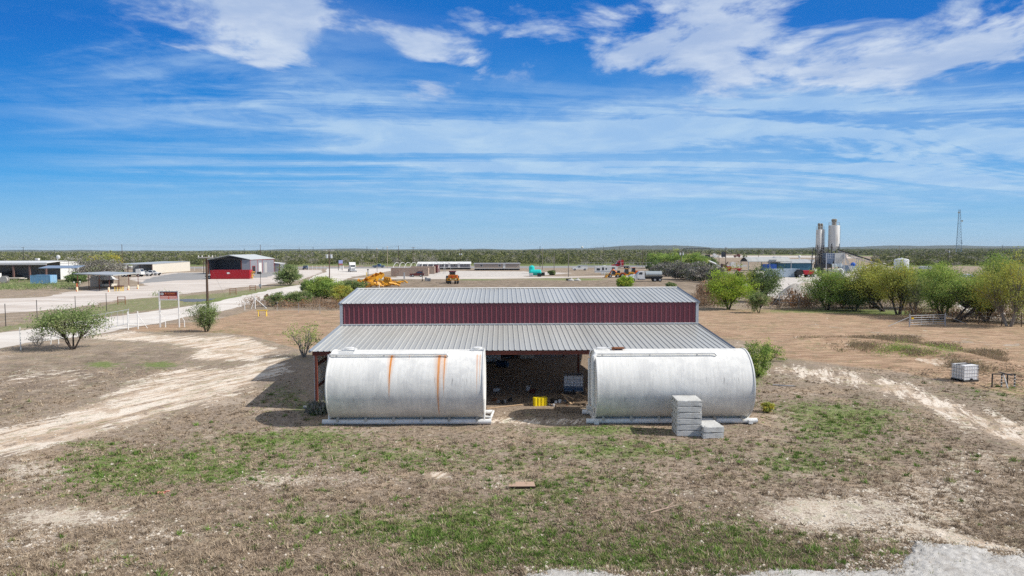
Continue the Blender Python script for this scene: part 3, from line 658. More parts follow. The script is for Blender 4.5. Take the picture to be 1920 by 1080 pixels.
def tree(name, label, px, py, wpx, hpx, kind='green', bk=None, cat='tree', group=None, dens=1.0, low=.25, lean=(0, 0), stems=3, lsize=None, flat=.8, k=None, vase=False, Y=None, off=0, twigs=True, topbias=.3):
    x, y = G(px, py)
    if Y: x, y, _ = at(px, py, Y)
    s_ = y / F; Wd, H = wpx * s_, hpx * s_
    t = thing(name, label, cat, (x, y, 0), 0, group)
    r = np.random.default_rng(int(px * 7 + py * 13)); bk = bk or bark
    k = k or int(60 * dens) + 30
    # cluster centres on a lumpy crown
    a = r.uniform(0, 2 * math.pi, k); u = r.uniform(-1, 1, k); rad_ = r.uniform(.12, 1, k) ** .42
    cc = np.stack([np.cos(a) * np.sqrt(1 - u * u), np.sin(a) * np.sqrt(1 - u * u), u], 1) * rad_[:, None]
    lump = 1 + .22 * np.sin(3 * a + px) + .15 * np.sin(5 * a + u * 4) + r.normal(0, .08, k)
    cc *= lump[:, None]
    zc_, hz = H * (low + (1 - low) / 2), H * (1 - low) / 2
    cen = np.stack([off * s_ + cc[:, 0] * Wd / 2 * .95, cc[:, 1] * Wd / 2 * flat * .95, zc_ + cc[:, 2] * hz * .95], 1)
    if vase:
        f_ = np.clip((cen[:, 2] / H), .15, 1); cen[:, 0] *= .35 + .65 * f_ ** .7; cen[:, 1] *= .35 + .65 * f_ ** .7
    cen[:, 2] = np.maximum(cen[:, 2], .12 * H)
    b = MB(); tr = max(.05, H * .022)
    st = []
    for i in range(stems):
        aa_ = 2 * math.pi * i / stems + r.uniform(-.4, .4) + .4; sp_ = .20 if stems > 1 else .03
        mid = Vector((math.cos(aa_) * Wd * sp_ + lean[0] * s_ + off * s_ * .5, math.sin(aa_) * Wd * sp_ * flat, H * (low + .22)))
        p0 = Vector((math.cos(aa_) * tr * 1.2, math.sin(aa_) * tr * 1.2, -.05)); pm = p0.lerp(mid, .5) + Vector(r.normal(0, Wd * .02, 3))
        b.tube(p0, pm, tr, tr * .75, 6); b.tube(pm, mid, tr * .75, tr * .5, 6); st.append((pm, mid))
    if twigs:
        for q in cen:
            q = Vector(q); pm, mid = min(st, key=lambda a_: (a_[1] - q).length); src = mid if r.uniform() > .35 else pm
            kx = src.lerp(q, .55) + Vector((0, 0, H * .03)) + Vector(r.normal(0, Wd * .025, 3))
            b.tube(src, kx, tr * .32, tr * .2, 4, False); b.tube(kx, q, tr * .2, tr * .08, 4, False)
    b.build('trunk', bk, t, recalc=False)
    ls = lsize or max(.10, 2.6 * s_)
    n_each = int(max(10, 44 * dens))
    v_, f_, tn = leaves_arr(cen, n_each, (Wd * .075, Wd * .075, H * .05), ls, r=r)
    v_[:, 2] = np.maximum(v_[:, 2], .03)
    np_mesh('crown', v_, f_, LM[kind], {'tone': tn}, parent=t)
    return t
RT = 'trees along the right edge of the field'
tree('mesquite_tree', 'bright yellow-green leafy tree just right of the maroon shed', 1366, 580, 84, 72, 'bright', low=.12, dens=2.2, group=RT, stems=4)
tree('oak_tree', 'dark green tree behind the bright tree, in front of blue-roofed yard', 1428, 566, 68, 66, 'dark', low=.12, dens=2.0, group=RT)
tree('small_tree', 'small grey-green tree with thin trunk right of the bright tree', 1423, 587, 34, 42, 'huisache', low=.2, dens=1.0, group=RT, stems=2)
tree('mesquite_tree', 'leafy green tree below the concrete plant silos', 1552, 581, 84, 76, 'green', low=.14, dens=2.1, group=RT)
tree('mesquite_tree', 'leafy olive-yellow tree with trunk leaning left, right of silos', 1657, 584, 96, 90, 'yellow', low=.22, dens=1.9, group=RT, lean=(-30, 0), off=-22)
tree('mesquite_tree', 'spreading tree with forked dark trunk left of the pipe gate', 1684, 590, 84, 97, 'yellow', low=.30, dens=1.7, group=RT, stems=3)
tree('mesquite_tree', 'thin pale-stemmed tree directly behind the pipe gate', 1716, 592, 70, 82, 'huisache', bark_g, low=.22, dens=1.1, group=RT)
tree('mesquite_tree', 'tall bright-topped green tree behind right half of the pipe gate', 1768, 598, 86, 102, 'green', low=.16, dens=2.2, group=RT)
tree('mesquite_tree', 'green tree with long trunk leaning right beyond the gate', 1789, 604, 104, 92, 'green', low=.30, dens=1.6, group=RT, lean=(50, 0), off=34)
tree('mesquite_tree', 'pale yellow-green tree left of the right-edge tree', 1850, 602, 90, 100, 'yellow', low=.12, dens=1.7, group=RT)
tree('mesquite_tree', 'tall yellow-green tree at the right edge with pale trunk', 1892, 612, 120, 128, 'yellow', bark_g, low=.18, dens=2.2, group=RT)
tree('mesquite_tree', 'distant tall green tree behind the right-edge trees', 1870, 590, 80, 112, 'green', low=.2, dens=2.0, group=RT)
tree('mesquite_tree', 'green leafy tree cut by the right edge of the picture', 1940, 606, 110, 118, 'green', low=.16, dens=1.8, group=RT)
tree('mesquite_tree', 'low green tree filling the gap between silos tree and leaning tree', 1604, 583, 64, 58, 'dark', low=.1, dens=1.7, group=RT)
tree('huisache_tree', 'wide low feathery green tree beside the white gate and road', 137, 655, 124, 80, 'huisache', low=.30, dens=1.6, stems=4, flat=.8, lsize=.16, k=110, off=-4)
tree('huisache_bush', 'round fan-shaped green bush at the foot of the brown utility pole', 387, 622, 62, 56, 'huisache', low=.15, dens=1.25, stems=5, vase=True, lsize=.13, cat='bush')
tree('bare_bush', 'small grey leafless bush left of the wide feathery tree', 72, 648, 40, 28, 'grey', bark_g, low=.05, dens=.25, stems=4, cat='bush')
tree('huisache_bush', 'rounded pale green bush beside the yard entrance beyond the sign', 543, 535, 46, 36, 'huisache', low=.1, dens=1.5, stems=4, cat='bush')
tree('bare_tree', 'wide grey leafless tree left of the flat-roofed canopy', 186, 525, 92, 44, 'grey', bark_g, low=.12, dens=1.3, stems=4, lsize=.42)
tree('mesquite_tree', 'dull olive tree overlapping the grey leafless tree', 196, 511, 60, 38, 'yellow', low=.2, dens=1.0, stems=3)
tree('dark_bush', 'dark round bush left of the tan cabin under canopy', 143, 531, 34, 20, 'dark', low=.02, dens=1.4, cat='bush')
tree('lime_bush', 'small lime-green bush just beyond the shed roof', 1171, 541, 28, 22, 'bright', low=.0, dens=1.4, stems=4, cat='bush')
tree('round_bush', 'small grey-green bush beside the pole right of teal tanks', 1035, 516, 12, 10, 'huisache', low=.0, dens=.6, cat='bush')
tree('round_bush', 'small dull green bush near the white road posts', 501, 564, 10, 12, 'dry', low=.1, dens=.5, stems=1, cat='bush')
tree('brown_shrub', 'sparse shrub of tan stems and green tips left of the shed', 570, 670, 82, 64, 'green', bark_g, low=.30, dens=.42, stems=6, vase=True, lsize=.13, k=60, cat='bush')
tree('weed_shrub', 'tall leafy green weeds at the right end of the shed', 1420, 706, 56, 72, 'green', low=.0, dens=1.1, stems=5, lsize=.12, cat='bush', k=70)
tree('weed_shrub', 'spreading green weeds behind the right tank end', 1442, 676, 50, 30, 'green', low=.0, dens=.8, stems=5, lsize=.12, cat='bush', k=60)
tree('yellow_bush', 'low yellow-green bush by right tank skid end', 1440, 772, 24, 20, 'yellow', low=.0, dens=.7, stems=4, lsize=.08, cat='bush')
tree('dense_bush', 'dense bright green bush at bend of the road, largest there', 606, 560, 66, 40, 'green', low=.0, dens=2.2, stems=4, cat='bush')
tree('dense_bush', 'green bush touching the left end of the shed ridge', 642, 568, 44, 34, 'yellow', low=.0, dens=1.5, stems=4, cat='bush')
tree('dense_bush', 'grey-green bush next to the white corner brace post', 523, 574, 44, 26, 'huisache', low=.0, dens=1.2, stems=4, cat='bush')
tree('dense_bush', 'grey-green bush between road bend and shed field', 560, 573, 44, 28, 'huisache', low=.0, dens=1.2, stems=4, cat='bush')
tree('dense_bush', 'dark green bush overhanging the road bend', 578, 553, 30, 26, 'dark', low=.0, dens=1.4, stems=4, cat='bush')
tree('dense_bush', 'grey-green bush beside the yellow attachment heap', 662, 548, 44, 22, 'huisache', low=.0, dens=1.1, stems=4, cat='bush')
tree('mesquite_tree', 'yellow-tipped tree between the leaning tree and the gate trees', 1636, 578, 80, 82, 'yellow', low=.1, dens=1.8, group=RT)
tree('mesquite_tree', 'bright green treetop rising behind the middle of the pipe gate', 1752, 580, 76, 86, 'bright', low=.15, dens=1.6, group=RT)
tree('mesquite_tree', 'dark green low tree between gate trees and right-edge trees', 1834, 592, 80, 72, 'dark', low=.1, dens=1.7, group=RT)
tree('mesquite_tree', 'olive tree just right of the tree below the silos', 1580, 578, 66, 62, 'yellow', low=.1, dens=1.5, group=RT)
tree('mesquite_tree', 'dull green tree behind the forked-trunk tree', 1712, 578, 78, 82, 'green', low=.1, dens=1.5, group=RT)
for i_, (px, py, w_, h_, kd, lb) in enumerate([(1262, 508, 50, 34, 'green', 'green thicket tree beside the transformer poles'), (1238, 503, 50, 28, 'green', 'green thicket tree right of the red truck'),
        (1300, 506, 50, 32, 'green', 'green thicket tree right of the transformer poles'), (1325, 504, 40, 22, 'dark', 'dark thicket tree left of open brown field'),
        (1250, 518, 44, 26, 'grey', 'pale grey bare bush right behind the water truck'), (1282, 524, 56, 32, 'grey', 'pale grey bare bush nearest the brown field'),
        (1315, 527, 56, 32, 'grey', 'pale grey bare bush left of the bright tree'), (1342, 530, 36, 28, 'grey', 'pale grey bare bush touching the bright tree'),
        (1232, 511, 34, 20, 'dark', 'dark green bush behind the water truck tank'), (1380, 535, 30, 24, 'dark', 'small dark bush behind the bright tree'),
        (1258, 540, 18, 10, 'huisache', 'tiny green bush on the brown field beyond the shed roof')]):
    tree('thicket_tree', lb, px, py, w_, h_, kd, bark_g if kd == 'grey' else bark, low=.03, dens=1.4 if kd != 'grey' else 1.8, stems=3, group='thicket beyond the shed')
# dry brush ribbons, low plants and the far woods: nobody could count them
def brush(name, pts, kinds, seed, m, hgt, wid, leafn, lsz, spread=.8):
    r = np.random.default_rng(seed); cs_ = []
    for (px0, py0, px1, py1, n) in pts:
        for _ in range(n):
            px = r.uniform(px0, px1); py = r.uniform(py0, py1); x, y = G(px, py)
            h = hgt * r.uniform(.5, 1.3); cs_.append((x, y, h * .4)); cs_.append((x + r.normal(0, .3) * wid, y + r.normal(0, .3) * wid, h * .8))
    v_, f_, tn = leaves_arr(np.array(cs_), leafn, (wid, wid, hgt * .22), lsz, 4.0, up=2.0, r=r)
    v_[:, 2] = np.maximum(v_[:, 2], 0.0)
    o = np_mesh(name, v_, f_, LM[m], {'tone': tn}); tag(o, kind='stuff'); return o
def st_label(o, l, c): o['label'] = l; o['category'] = c
st_label(brush('dry_brush', [(520, 568, 650, 581, 160), (640, 550, 665, 575, 40), (1300, 562, 1345, 577, 90), (1400, 562, 1720, 582, 260), (455, 566, 520, 578, 40), (1700, 585, 1920, 606, 160)], None, 3, 'dry', 1.0, .5, 16, .28), 'tangled brown dry brush along the field edges', 'dry brush')
st_label(brush('reed_patch', [(1310, 548, 1345, 562, 90), (1480, 572, 1530, 580, 30)], None, 4, 'dry', 1.9, .4, 20, .5), 'rust-brown reeds beside the bright tree', 'reeds')
st_label(brush('berm_grass', [(1500, 636, 1620, 642, 90), (1600, 634, 1720, 652, 300), (1700, 648, 1790, 668, 200), (1780, 660, 1880, 690, 260), (1560, 640, 1700, 660, 60), (1800, 690, 1900, 700, 40)], None, 5, 'berm', .30, .3, 22, .17), 'tall brown dry grass growing on the low dirt berm', 'dry grass')
st_label(brush('berm_weeds', [(1675, 648, 1700, 660, 26), (1690, 655, 1800, 672, 60), (1640, 655, 1680, 668, 12)], None, 6, 'green', .5, .35, 14, .16), 'green weeds in the hollow beside the dirt berm', 'weeds')
st_label(brush('tank_weeds', [(655, 789, 665, 791, 4), (722, 789, 770, 791, 22), (835, 789, 850, 791, 7), (880, 790, 888, 791, 2), (1125, 789, 1260, 791, 50), (1345, 790, 1400, 792, 10), (640, 792, 700, 794, 8)], None, 8, 'green', .26, .12, 20, .09), 'small green weeds growing along the tank skids', 'weeds')
st_label(brush('yard_weeds', [(0, 535, 150, 545, 110), (0, 524, 60, 532, 40), (60, 534, 140, 538, 20), (285, 552, 330, 556, 10)], None, 9, 'huisache', .8, .6, 14, .35), 'rank grey-green weeds at the edge of the left yard', 'weeds')

def woods():
    r = np.random.default_rng(21); V_, T_ = [], []
    def ok_base(px, py):
        if py > 499.5: return False
        if px < 200: return py < 503 - 0 and py < 497
        if px < 560: return py < 497.5
        if px < 1195: return py < 496.5
        if px < 1290: return py < 499
        if px < 1560: return py < 477.5 or (483.5 < py < 484.5 and r.uniform() < .03)
        if px < 1640: return py < 479
        return py < 480.5 or 487 < py
    # rows from near to far, a bush each, drawn with fewer and larger sprays the farther it stands
    Yd = 330.0
    while Yd < 5200:
        W_half = Yd * .92; size = 5.0
        step = max(2.9, Yd * .0042); n = int(2 * W_half / step)
        xs = (np.arange(n) + r.uniform(-.5, .5, n)) * step - W_half
        ys = Yd + r.uniform(-.5, .5, n) * Yd * .035
        for x, y in zip(xs, ys):
            px, py = PX(x, y, 0)
            if -150 < px < 2070 and not ok_base(px, py): continue
            bare = r.uniform() < .30
            h = r.uniform(2.2, 4.9) * (1 + .22 * math.sin(x * .021 + y * .004)) * (1.0 if y < 900 else 1.15) * (.8 if px > 1290 else 1)
            if r.uniform() < .05: h *= 1.35
            V_.append((x, y, h, 1.0 if bare else 0.0, r.uniform(), r.uniform(3.2, 5.5) * max(1, Yd / 900)))
        Yd *= 1.035
    V_ = np.array(V_)
    near = V_[:, 1] < 520; mid = (V_[:, 1] >= 520) & (V_[:, 1] < 1100); far = V_[:, 1] >= 1100
    outv, outf, outt = [], [], []; base = 0
    for sel, nl, kk in ((near, 150, .62), (mid, 48, 1.3), (far, 18, 2.6)):
        A_ = V_[sel]; K = len(A_); n = K * nl
        q = r.normal(0, 1, (n, 3)); q /= np.linalg.norm(q, axis=1)[:, None]; q *= r.uniform(.35, 1, (n, 1)) ** .6
        q[:, 2] = np.abs(q[:, 2]) * 1.0
        rep = np.repeat(A_, nl, 0)
        c = np.stack([rep[:, 0] + q[:, 0] * rep[:, 5] * .55 * (1 + .3 * np.sin(7 * q[:, 1] + rep[:, 4] * 20)), rep[:, 1] + q[:, 1] * rep[:, 5] * .5, rep[:, 2] * (.12 + .88 * q[:, 2])], 1)
        d = r.normal(0, 1, (n, 3)); d[:, 2] += .3; d /= np.linalg.norm(d, axis=1)[:, None]
        e = np.cross(d, r.normal(0, 1, (n, 3))); e /= np.linalg.norm(e, axis=1)[:, None] + 1e-9
        L = kk * r.uniform(.6, 1.5, (n, 1)); W = L * np.where(rep[:, 3:4] > .5, .35, .75)
        outv.append(np.stack([c - d * L / 2, c + e * W / 2, c + d * L / 2, c - e * W / 2], 1).reshape(-1, 3))
        outf.append(np.arange(n * 4).reshape(-1, 4) + base); base += n * 4
        tn = np.stack([rep[:, 4] * .8 + r.uniform(0, .2, n), rep[:, 3], np.zeros(n), np.ones(n)], 1); outt.append(np.repeat(tn, 4, 0))
    m = leaf_mat('brush_country_foliage', ((.085, .105, .042), (.245, .250, .100), (.31, .285, .235)), .9, .12)
    o = np_mesh('brush_woods', np.concatenate(outv), np.concatenate(outf), m, {'tone': np.concatenate(outt)})
    tag(o, 'far flat brush country of low green and grey mesquite reaching the horizon', 'woods', kind='stuff')
woods()
# low hills on the horizon
def hills():
    b = MB(); n = 240; rows = []
    for j, (Yh, k) in enumerate(((5200, 0), (5900, .75), (6600, 1.0), (7600, .6), (9000, 0))):
        for i in range(n):
            a = (i / (n - 1) - .5) * 2.4; x = math.tan(a * .85) * Yh
            px = 960 + F * x / Yh
            h = 9 + 6 * math.sin(px * .011 + 1) + 3 * math.sin(px * .05) + 26 * math.exp(-((px - 1230) / 90) ** 2) + 14 * math.exp(-((px - 1700) / 260) ** 2) + 6 * math.exp(-((px - 880) / 50) ** 2) + random.uniform(0, 4)
            b.v.append((x, Yh, h * k - (2 if k == 0 else 0)))
    for j in range(4):
        for i in range(n - 1): b.f.append((j * n + i, j * n + i + 1, (j + 1) * n + i + 1, (j + 1) * n + i)); b.m.append(0)
    o = b.build('hills', mat('wooded_hill', (.050, .065, .040), .95, var=.5, scale=.02), recalc=False, smooth=True); tag(o, kind='structure')
hills()
# short grass over the near field: dry and green blades
def grass(name, n, green_, seed, m, lab):
    r = np.random.default_rng(seed); px = r.uniform(-60, 1980, n * 3); py = 1110 - 420 * r.uniform(0, 1, n * 3) ** 1.35
    XY = np.array([G(a, b_) for a, b_ in zip(px[:n * 3], py[:n * 3])]); x, y = XY[:, 0], XY[:, 1]
    # read the lay-out of the land at these spots
    ri = np.clip(np.searchsorted(rad, np.hypot(x, y)), 1, nr - 1); ai = np.clip(((np.degrees(np.arctan2(x, y)) - ang[0])), 0, None)
    aj = np.clip(np.searchsorted(ang, np.degrees(np.arctan2(x, y))), 0, na - 1)
    g_ = green[ri, aj]; s_ = np.maximum(sand[ri, aj], bare[ri, aj]); c_ = chips[ri, aj]
    p = np.clip(g_ * 1.1 - s_, 0, 1) if green_ else np.clip(.75 - s_ * .9 - .45 * c_ - .3 * g_, 0.0, 1)
    cl = .5 + .5 * np.sin(x * .9 + 2 * np.sin(y * .7 + x * .3)) * np.sin(y * 1.1 + 2.5 * np.sin(x * .47))
    keep = r.uniform(0, 1, n * 3) < p * (.35 + .65 * cl); x, y = x[keep][:n], y[keep][:n]; k = len(x)
    nb = 6; X = np.repeat(x, nb) + r.normal(0, .035, k * nb); Y_ = np.repeat(y, nb) + r.normal(0, .035, k * nb)
    N_ = k * nb; a = r.uniform(0, 2 * np.pi, N_); h = r.uniform(.02, .065, N_) * (1.1 if green_ else .9); w_ = .007 + .0005 * Y_
    lx, ly = r.normal(0, .06, N_), r.normal(0, .06, N_); z0 = ground_z(X, Y_)
    ux, uy = np.cos(a) * w_, np.sin(a) * w_
    v_ = np.stack([np.stack([X - ux, Y_ - uy, z0 - .005], 1), np.stack([X + ux, Y_ + uy, z0 - .005], 1), np.stack([X + lx, Y_ + ly, z0 + h], 1)], 1).reshape(-1, 3)
    tk = np.repeat(r.uniform(0, 1, k), nb); tn = np.stack([tk, (np.repeat(r.uniform(0, 1, k), nb) > .75) * .8, tk * 0, tk * 0 + 1], 1)
    o = np_mesh(name, v_, np.arange(N_ * 3).reshape(-1, 3), m, {'tone': np.repeat(tn, 3, 0)}); tag(o, lab, 'grass', kind='stuff')
grass('dry_grass', 60000, False, 31, leaf_mat('dry_grass_blade', ((.22, .17, .12), (.44, .345, .25), (.54, .44, .32)), .9, .15), 'short dry brown grass covering the near field')
grass('green_grass', 26000, True, 32, leaf_mat('green_grass_blade', ((.09, .16, .03), (.22, .34, .08), (.30, .30, .13)), .9, .25), 'patches of short green grass in the near field')

def tufts(name, n, seed, m, lab, hmul, gmul):
    r = np.random.default_rng(seed); px = r.uniform(-60, 1980, n * 4); py = 1100 - 400 * r.uniform(0, 1, n * 4) ** 1.4
    XY = np.array([G(a, b_) for a, b_ in zip(px, py)]); x, y = XY[:, 0], XY[:, 1]
    ri = np.clip(np.searchsorted(rad, np.hypot(x, y)), 1, nr - 1); aj = np.clip(np.searchsorted(ang, np.degrees(np.arctan2(x, y))), 0, na - 1)
    p = np.clip((.35 if gmul == 0 else .05) + gmul * green[ri, aj] - sand[ri, aj] - 2 * bare[ri, aj], 0, 1); k_ = (r.uniform(0, 1, n * 4) < p) & ~((y > 31) & (y < 38) & (x > -10) & (x < 13))
    x, y = x[k_][:n], y[k_][:n]; k = len(x); s_ = r.uniform(.5, 1.5, k); nb = 22; S_ = np.repeat(s_, nb)
    X = np.repeat(x, nb) + r.normal(0, .06, k * nb) * S_; Y_ = np.repeat(y, nb) + r.normal(0, .06, k * nb) * S_; N_ = k * nb
    a = r.uniform(0, 2 * np.pi, N_); h = r.uniform(.04, .15, N_) * S_ * hmul; w_ = .006 + .0006 * Y_; lx, ly = r.normal(0, .08, N_) * S_, r.normal(0, .08, N_) * S_; z0 = ground_z(X, Y_)
    ux, uy = np.cos(a) * w_, np.sin(a) * w_
    v_ = np.stack([np.stack([X - ux, Y_ - uy, z0 - .005], 1), np.stack([X + ux, Y_ + uy, z0 - .005], 1), np.stack([X + lx, Y_ + ly, z0 + h], 1)], 1).reshape(-1, 3)
    tk = np.repeat(r.uniform(0, 1, k), nb); tn = np.stack([tk, (np.repeat(r.uniform(0, 1, k), nb) > .7) * .8, tk * 0, tk * 0 + 1], 1)
    o = np_mesh(name, v_, np.arange(N_ * 3).reshape(-1, 3), m, {'tone': np.repeat(tn, 3, 0)}); tag(o, lab, 'grass', kind='stuff')
tufts('grass_tufts', 2200, 41, bpy.data.materials['dry_grass_blade'], 'scattered taller tufts of dry brown grass in the near field', 1.0, 0)
tufts('weed_tufts', 1500, 42, bpy.data.materials['green_grass_blade'], 'scattered taller tufts of green weeds in the near field', 1.1, .9)
def stones():
    r = np.random.default_rng(51); n = 90000; px = r.uniform(-60, 1980, n); py = 1110 - 420 * r.uniform(0, 1, n) ** 1.5
    XY = np.array([G(a, b_) for a, b_ in zip(px, py)]); x, y = XY[:, 0], XY[:, 1]
    ri = np.clip(np.searchsorted(rad, np.hypot(x, y)), 1, nr - 1); aj = np.clip(np.searchsorted(ang, np.degrees(np.arctan2(x, y))), 0, na - 1)
    near_heap = (py > 1015 + .12 * np.abs(px - 1800)) & (px > 1560) | (py > 1064) & (px > 930)
    cl = .5 + .5 * np.sin(x * 2.1 + 3 * np.sin(y * 1.1)) * np.sin(y * 2.9 + 2 * np.sin(x * 1.3))
    p = np.clip(.035 + .8 * chips[ri, aj] ** 2 * cl ** 2 + .10 * sand[ri, aj] + .6 * near_heap, 0, 1); k_ = r.uniform(0, 1, n) < p; x, y = x[k_], y[k_]; k = len(x)
    s_ = np.minimum(.014 / r.uniform(.12, 1, k) ** .8, .075); base = np.array([(1, 0, 0), (0, 1, 0), (-1, 0, 0), (0, -1, 0), (0, 0, .75)], float)
    v_ = base[None] * s_[:, None, None] * r.uniform(.6, 1.4, (k, 5, 1)); t_ = r.uniform(0, 6.28, k); c_, q_ = np.cos(t_)[:, None], np.sin(t_)[:, None]
    X = v_[:, :, 0] * c_ - v_[:, :, 1] * q_ + x[:, None]; Y_ = v_[:, :, 0] * q_ + v_[:, :, 1] * c_ + y[:, None]; Z = v_[:, :, 2] + ground_z(x, y)[:, None] + .004
    f_ = np.array([(0, 1, 4), (1, 2, 4), (2, 3, 4), (3, 0, 4)]); F_ = (f_[None] + (np.arange(k) * 5)[:, None, None]).reshape(-1, 3)
    o = np_mesh('loose_stones', np.stack([X, Y_, Z], -1).reshape(-1, 3), F_, mat('pale_stone', (.60, .54, .46), .9, var=.35, scale=3)); tag(o, 'loose pale limestone chips scattered over the bare patches', 'stones', kind='stuff')
stones()
# ------------------------------------------------------------------ things near the shed
def gp(px, py, z=0): x, y = G(px, py, z); return (x, y, z)
conc = mat('weathered_concrete', (.56, .56, .54), .85, var=.16, scale=5, bump=.5, dirt=(.34, .33, .30), dirt_amt=.6)
def slab(x, y, z, W, D, H, rz, label):
    b = MB().box(-W / 2, W / 2, -D / 2, D / 2, .002, H - .006)
    o = b.build('concrete_slab', conc, loc=(x, y, z)); o.rotation_euler = (0, 0, rz)
    import bmesh
    bm = bmesh.new(); bm.from_mesh(o.data); bmesh.ops.subdivide_edges(bm, edges=bm.edges, cuts=7, use_grid_fill=True); q = random.Random(int(x * 100 + z * 1000 + W * 50))
    for v_ in bm.verts:
        e_ = (abs(abs(v_.co.x) - W / 2) < .001) + (abs(abs(v_.co.y) - D / 2) < .001) + (v_.co.z > H - .01 or v_.co.z < .01)
        if e_ >= 2: k_ = q.uniform(.004, .014) * (2.5 if q.random() < .12 else 1); v_.co.x *= 1 - k_ / W * 2; v_.co.y *= 1 - k_ / D * 2; v_.co.z += (-k_ if v_.co.z > H / 2 else k_ * .6)
        elif e_ == 1: v_.co.x += q.uniform(-.002, .002); v_.co.y += q.uniform(-.002, .002)
    bm.to_mesh(o.data); bm.free()
    b = MB()
    for yy_ in (-.32, .05, .4): b.box(-W / 2 - .004, -W / 2 + .03, yy_ - .05, yy_ + .05, H * .35, H * .7)
    b.build('painted_lifting_slot', mat('painted_slot_shade', (.03, .03, .03), .9), o)  # proud dark blocks; the shade inside the slots is painted
    return tag(o, label, 'slab', 'stacked grey concrete slabs')
bx, by, _ = gp(1293, 818.5); nm = ['lowest', 'second from the ground', 'third from the ground', 'fourth from the ground', 'fifth from the ground', 'topmost']
for k in range(6):
    slab(bx + (.0, .012, -.01, .015, -.012, .008)[k], by + .6, k * .281 + .001, 1.14, 1.2, .281, R((-1, -2, 0, -1.5, .5, -1)[k]), f'grey concrete slab, {nm[k]} in the tall stack')
bx, by, _ = gp(1337, 823)
slab(bx, by + .62, .001, .96, 1.2, .28, R(3), 'grey concrete slab, bottom one of the short stack'); slab(bx + .01, by + .62, .282, .95, 1.22, .28, R(4), 'grey concrete slab, top one of the short stack')

def ibc(px, py, label, rz, fill=None, lidm=dark_steel):
    p = gp(px, py); t = thing('liquid_tote', label, 'tote tank', (p[0], p[1] + .5, 0), rz, 'white caged liquid totes')
    bm_ = mat('translucent_tote', (.80, .80, .80), .5, var=.08)
    b = MB(); pr = [(-.52, .16), (.52, .16), (.55, .2), (.55, 1.02), (.5, 1.08), (-.5, 1.08), (-.55, 1.02), (-.55, .2)]; b.prism(pr, -.45, .45, 'y'); b.build('bottle', bm_, t)
    b = MB()
    for k in range(7): x = -.58 + k * 1.16 / 6; b.pipe([(x, -.49, .14), (x, -.49, 1.08)], .008, 5); b.pipe([(x, .49, .14), (x, .49, 1.08)], .008, 5)
    for k in range(6): y = -.48 + k * .96 / 5; b.pipe([(-.58, y, .14), (-.58, y, 1.08)], .012, 5); b.pipe([(.58, y, .14), (.58, y, 1.08)], .012, 5)
    for k in range(5): z = .16 + k * .23; b.pipe([(-.58, -.49, z), (.58, -.49, z), (.58, .49, z), (-.58, .49, z), (-.58, -.49, z)], .010, 5)
    b.build('cage', steel, t)
    b = MB(); b.box(-.6, .6, -.5, -.4, 0, .12); b.box(-.6, .6, .4, .5, 0, .12); b.box(-.6, .6, -.05, .05, 0, .1); b.box(-.6, .6, -.5, .5, .12, .15); b.build('pallet_base', lidm, t)
    b = MB().lathe([(.12, 1.08), (.12, 1.12), (0, 1.13)], (0, 0, 0), 12); b.box(-.58, .58, -.06, -.02, 1.09, 1.12); b.box(-.58, .58, .1, .14, 1.09, 1.12); b.build('lid', dark_steel, t)
    if fill: b = MB(); b.prism([(-.525, .17), (.525, .17), (.555, .2), (.555, .45), (-.555, .45), (-.555, .2)], -.455, .455, 'y'); b.build('liquid', fill, t)
    b = MB().tube((0, -.46, .2), (0, -.58, .2), .05, .05, 8); b.build('valve', black, t); return t
ibc(1818, 716.5, 'white caged liquid tote alone in the grass near the pipe rack', R(14))
ibc(1077, 738.5, 'caged liquid tote with blue liquid at the bottom, on the lumber side of the shed', R(-6), mat('blue_liquid', (.07, .13, .22), .4))
ibc(924, 682, 'pale caged tote at the back left inside the shed', R(0))
# pipe rack with striped posts
p = gp(1884, 727); t = thing('pipe_rack', 'dark steel rack with black and white striped posts near the tote', 'rack', p, R(-3))
b = MB(); b.box(-.72, .72, .1, .17, .80, .86); b.box(-.06, .06, -.6, .6, .86, .90); b.build('top_rail', dark_steel, t)
stripe = mat('white_stripe', (.7, .7, .68), .6)
for x, kd in ((-.69, 0), (-.12, 1), (.22, 0), (.66, 1)):
    b = MB(); b.box(x - .03, x + .03, .1, .16, 0, .8); o = b.build('post', dark_steel, t)
    if kd:
        for k in range(4): b = MB().obox((x, .13, .12 + k * .19), (.068, .07, .08), (0, 0, 0)); b.build('stripe_band', stripe, o)
b = MB().tube((-.06, .1, .84), (.02, -.25, 0.02), .035); b.build('white_prop', white, t)
# yellow lobed plastic block
p = gp(1013, 762); t = thing('plastic_block', 'bright yellow lobed plastic block at the shed opening', 'block', (p[0], p[1] + .25, 0), R(8))
b = MB()
for k in range(4):
    x = -.285 + k * .19; b.tube((x, -.1, 0), (x, -.1, .46), .105, .105, 10); b.tube((x, .1, 0), (x, .1, .46), .105, .105, 10)
b.box(-.33, .33, -.16, .16, .02, .45)
b.build('body', yellow, t, True)
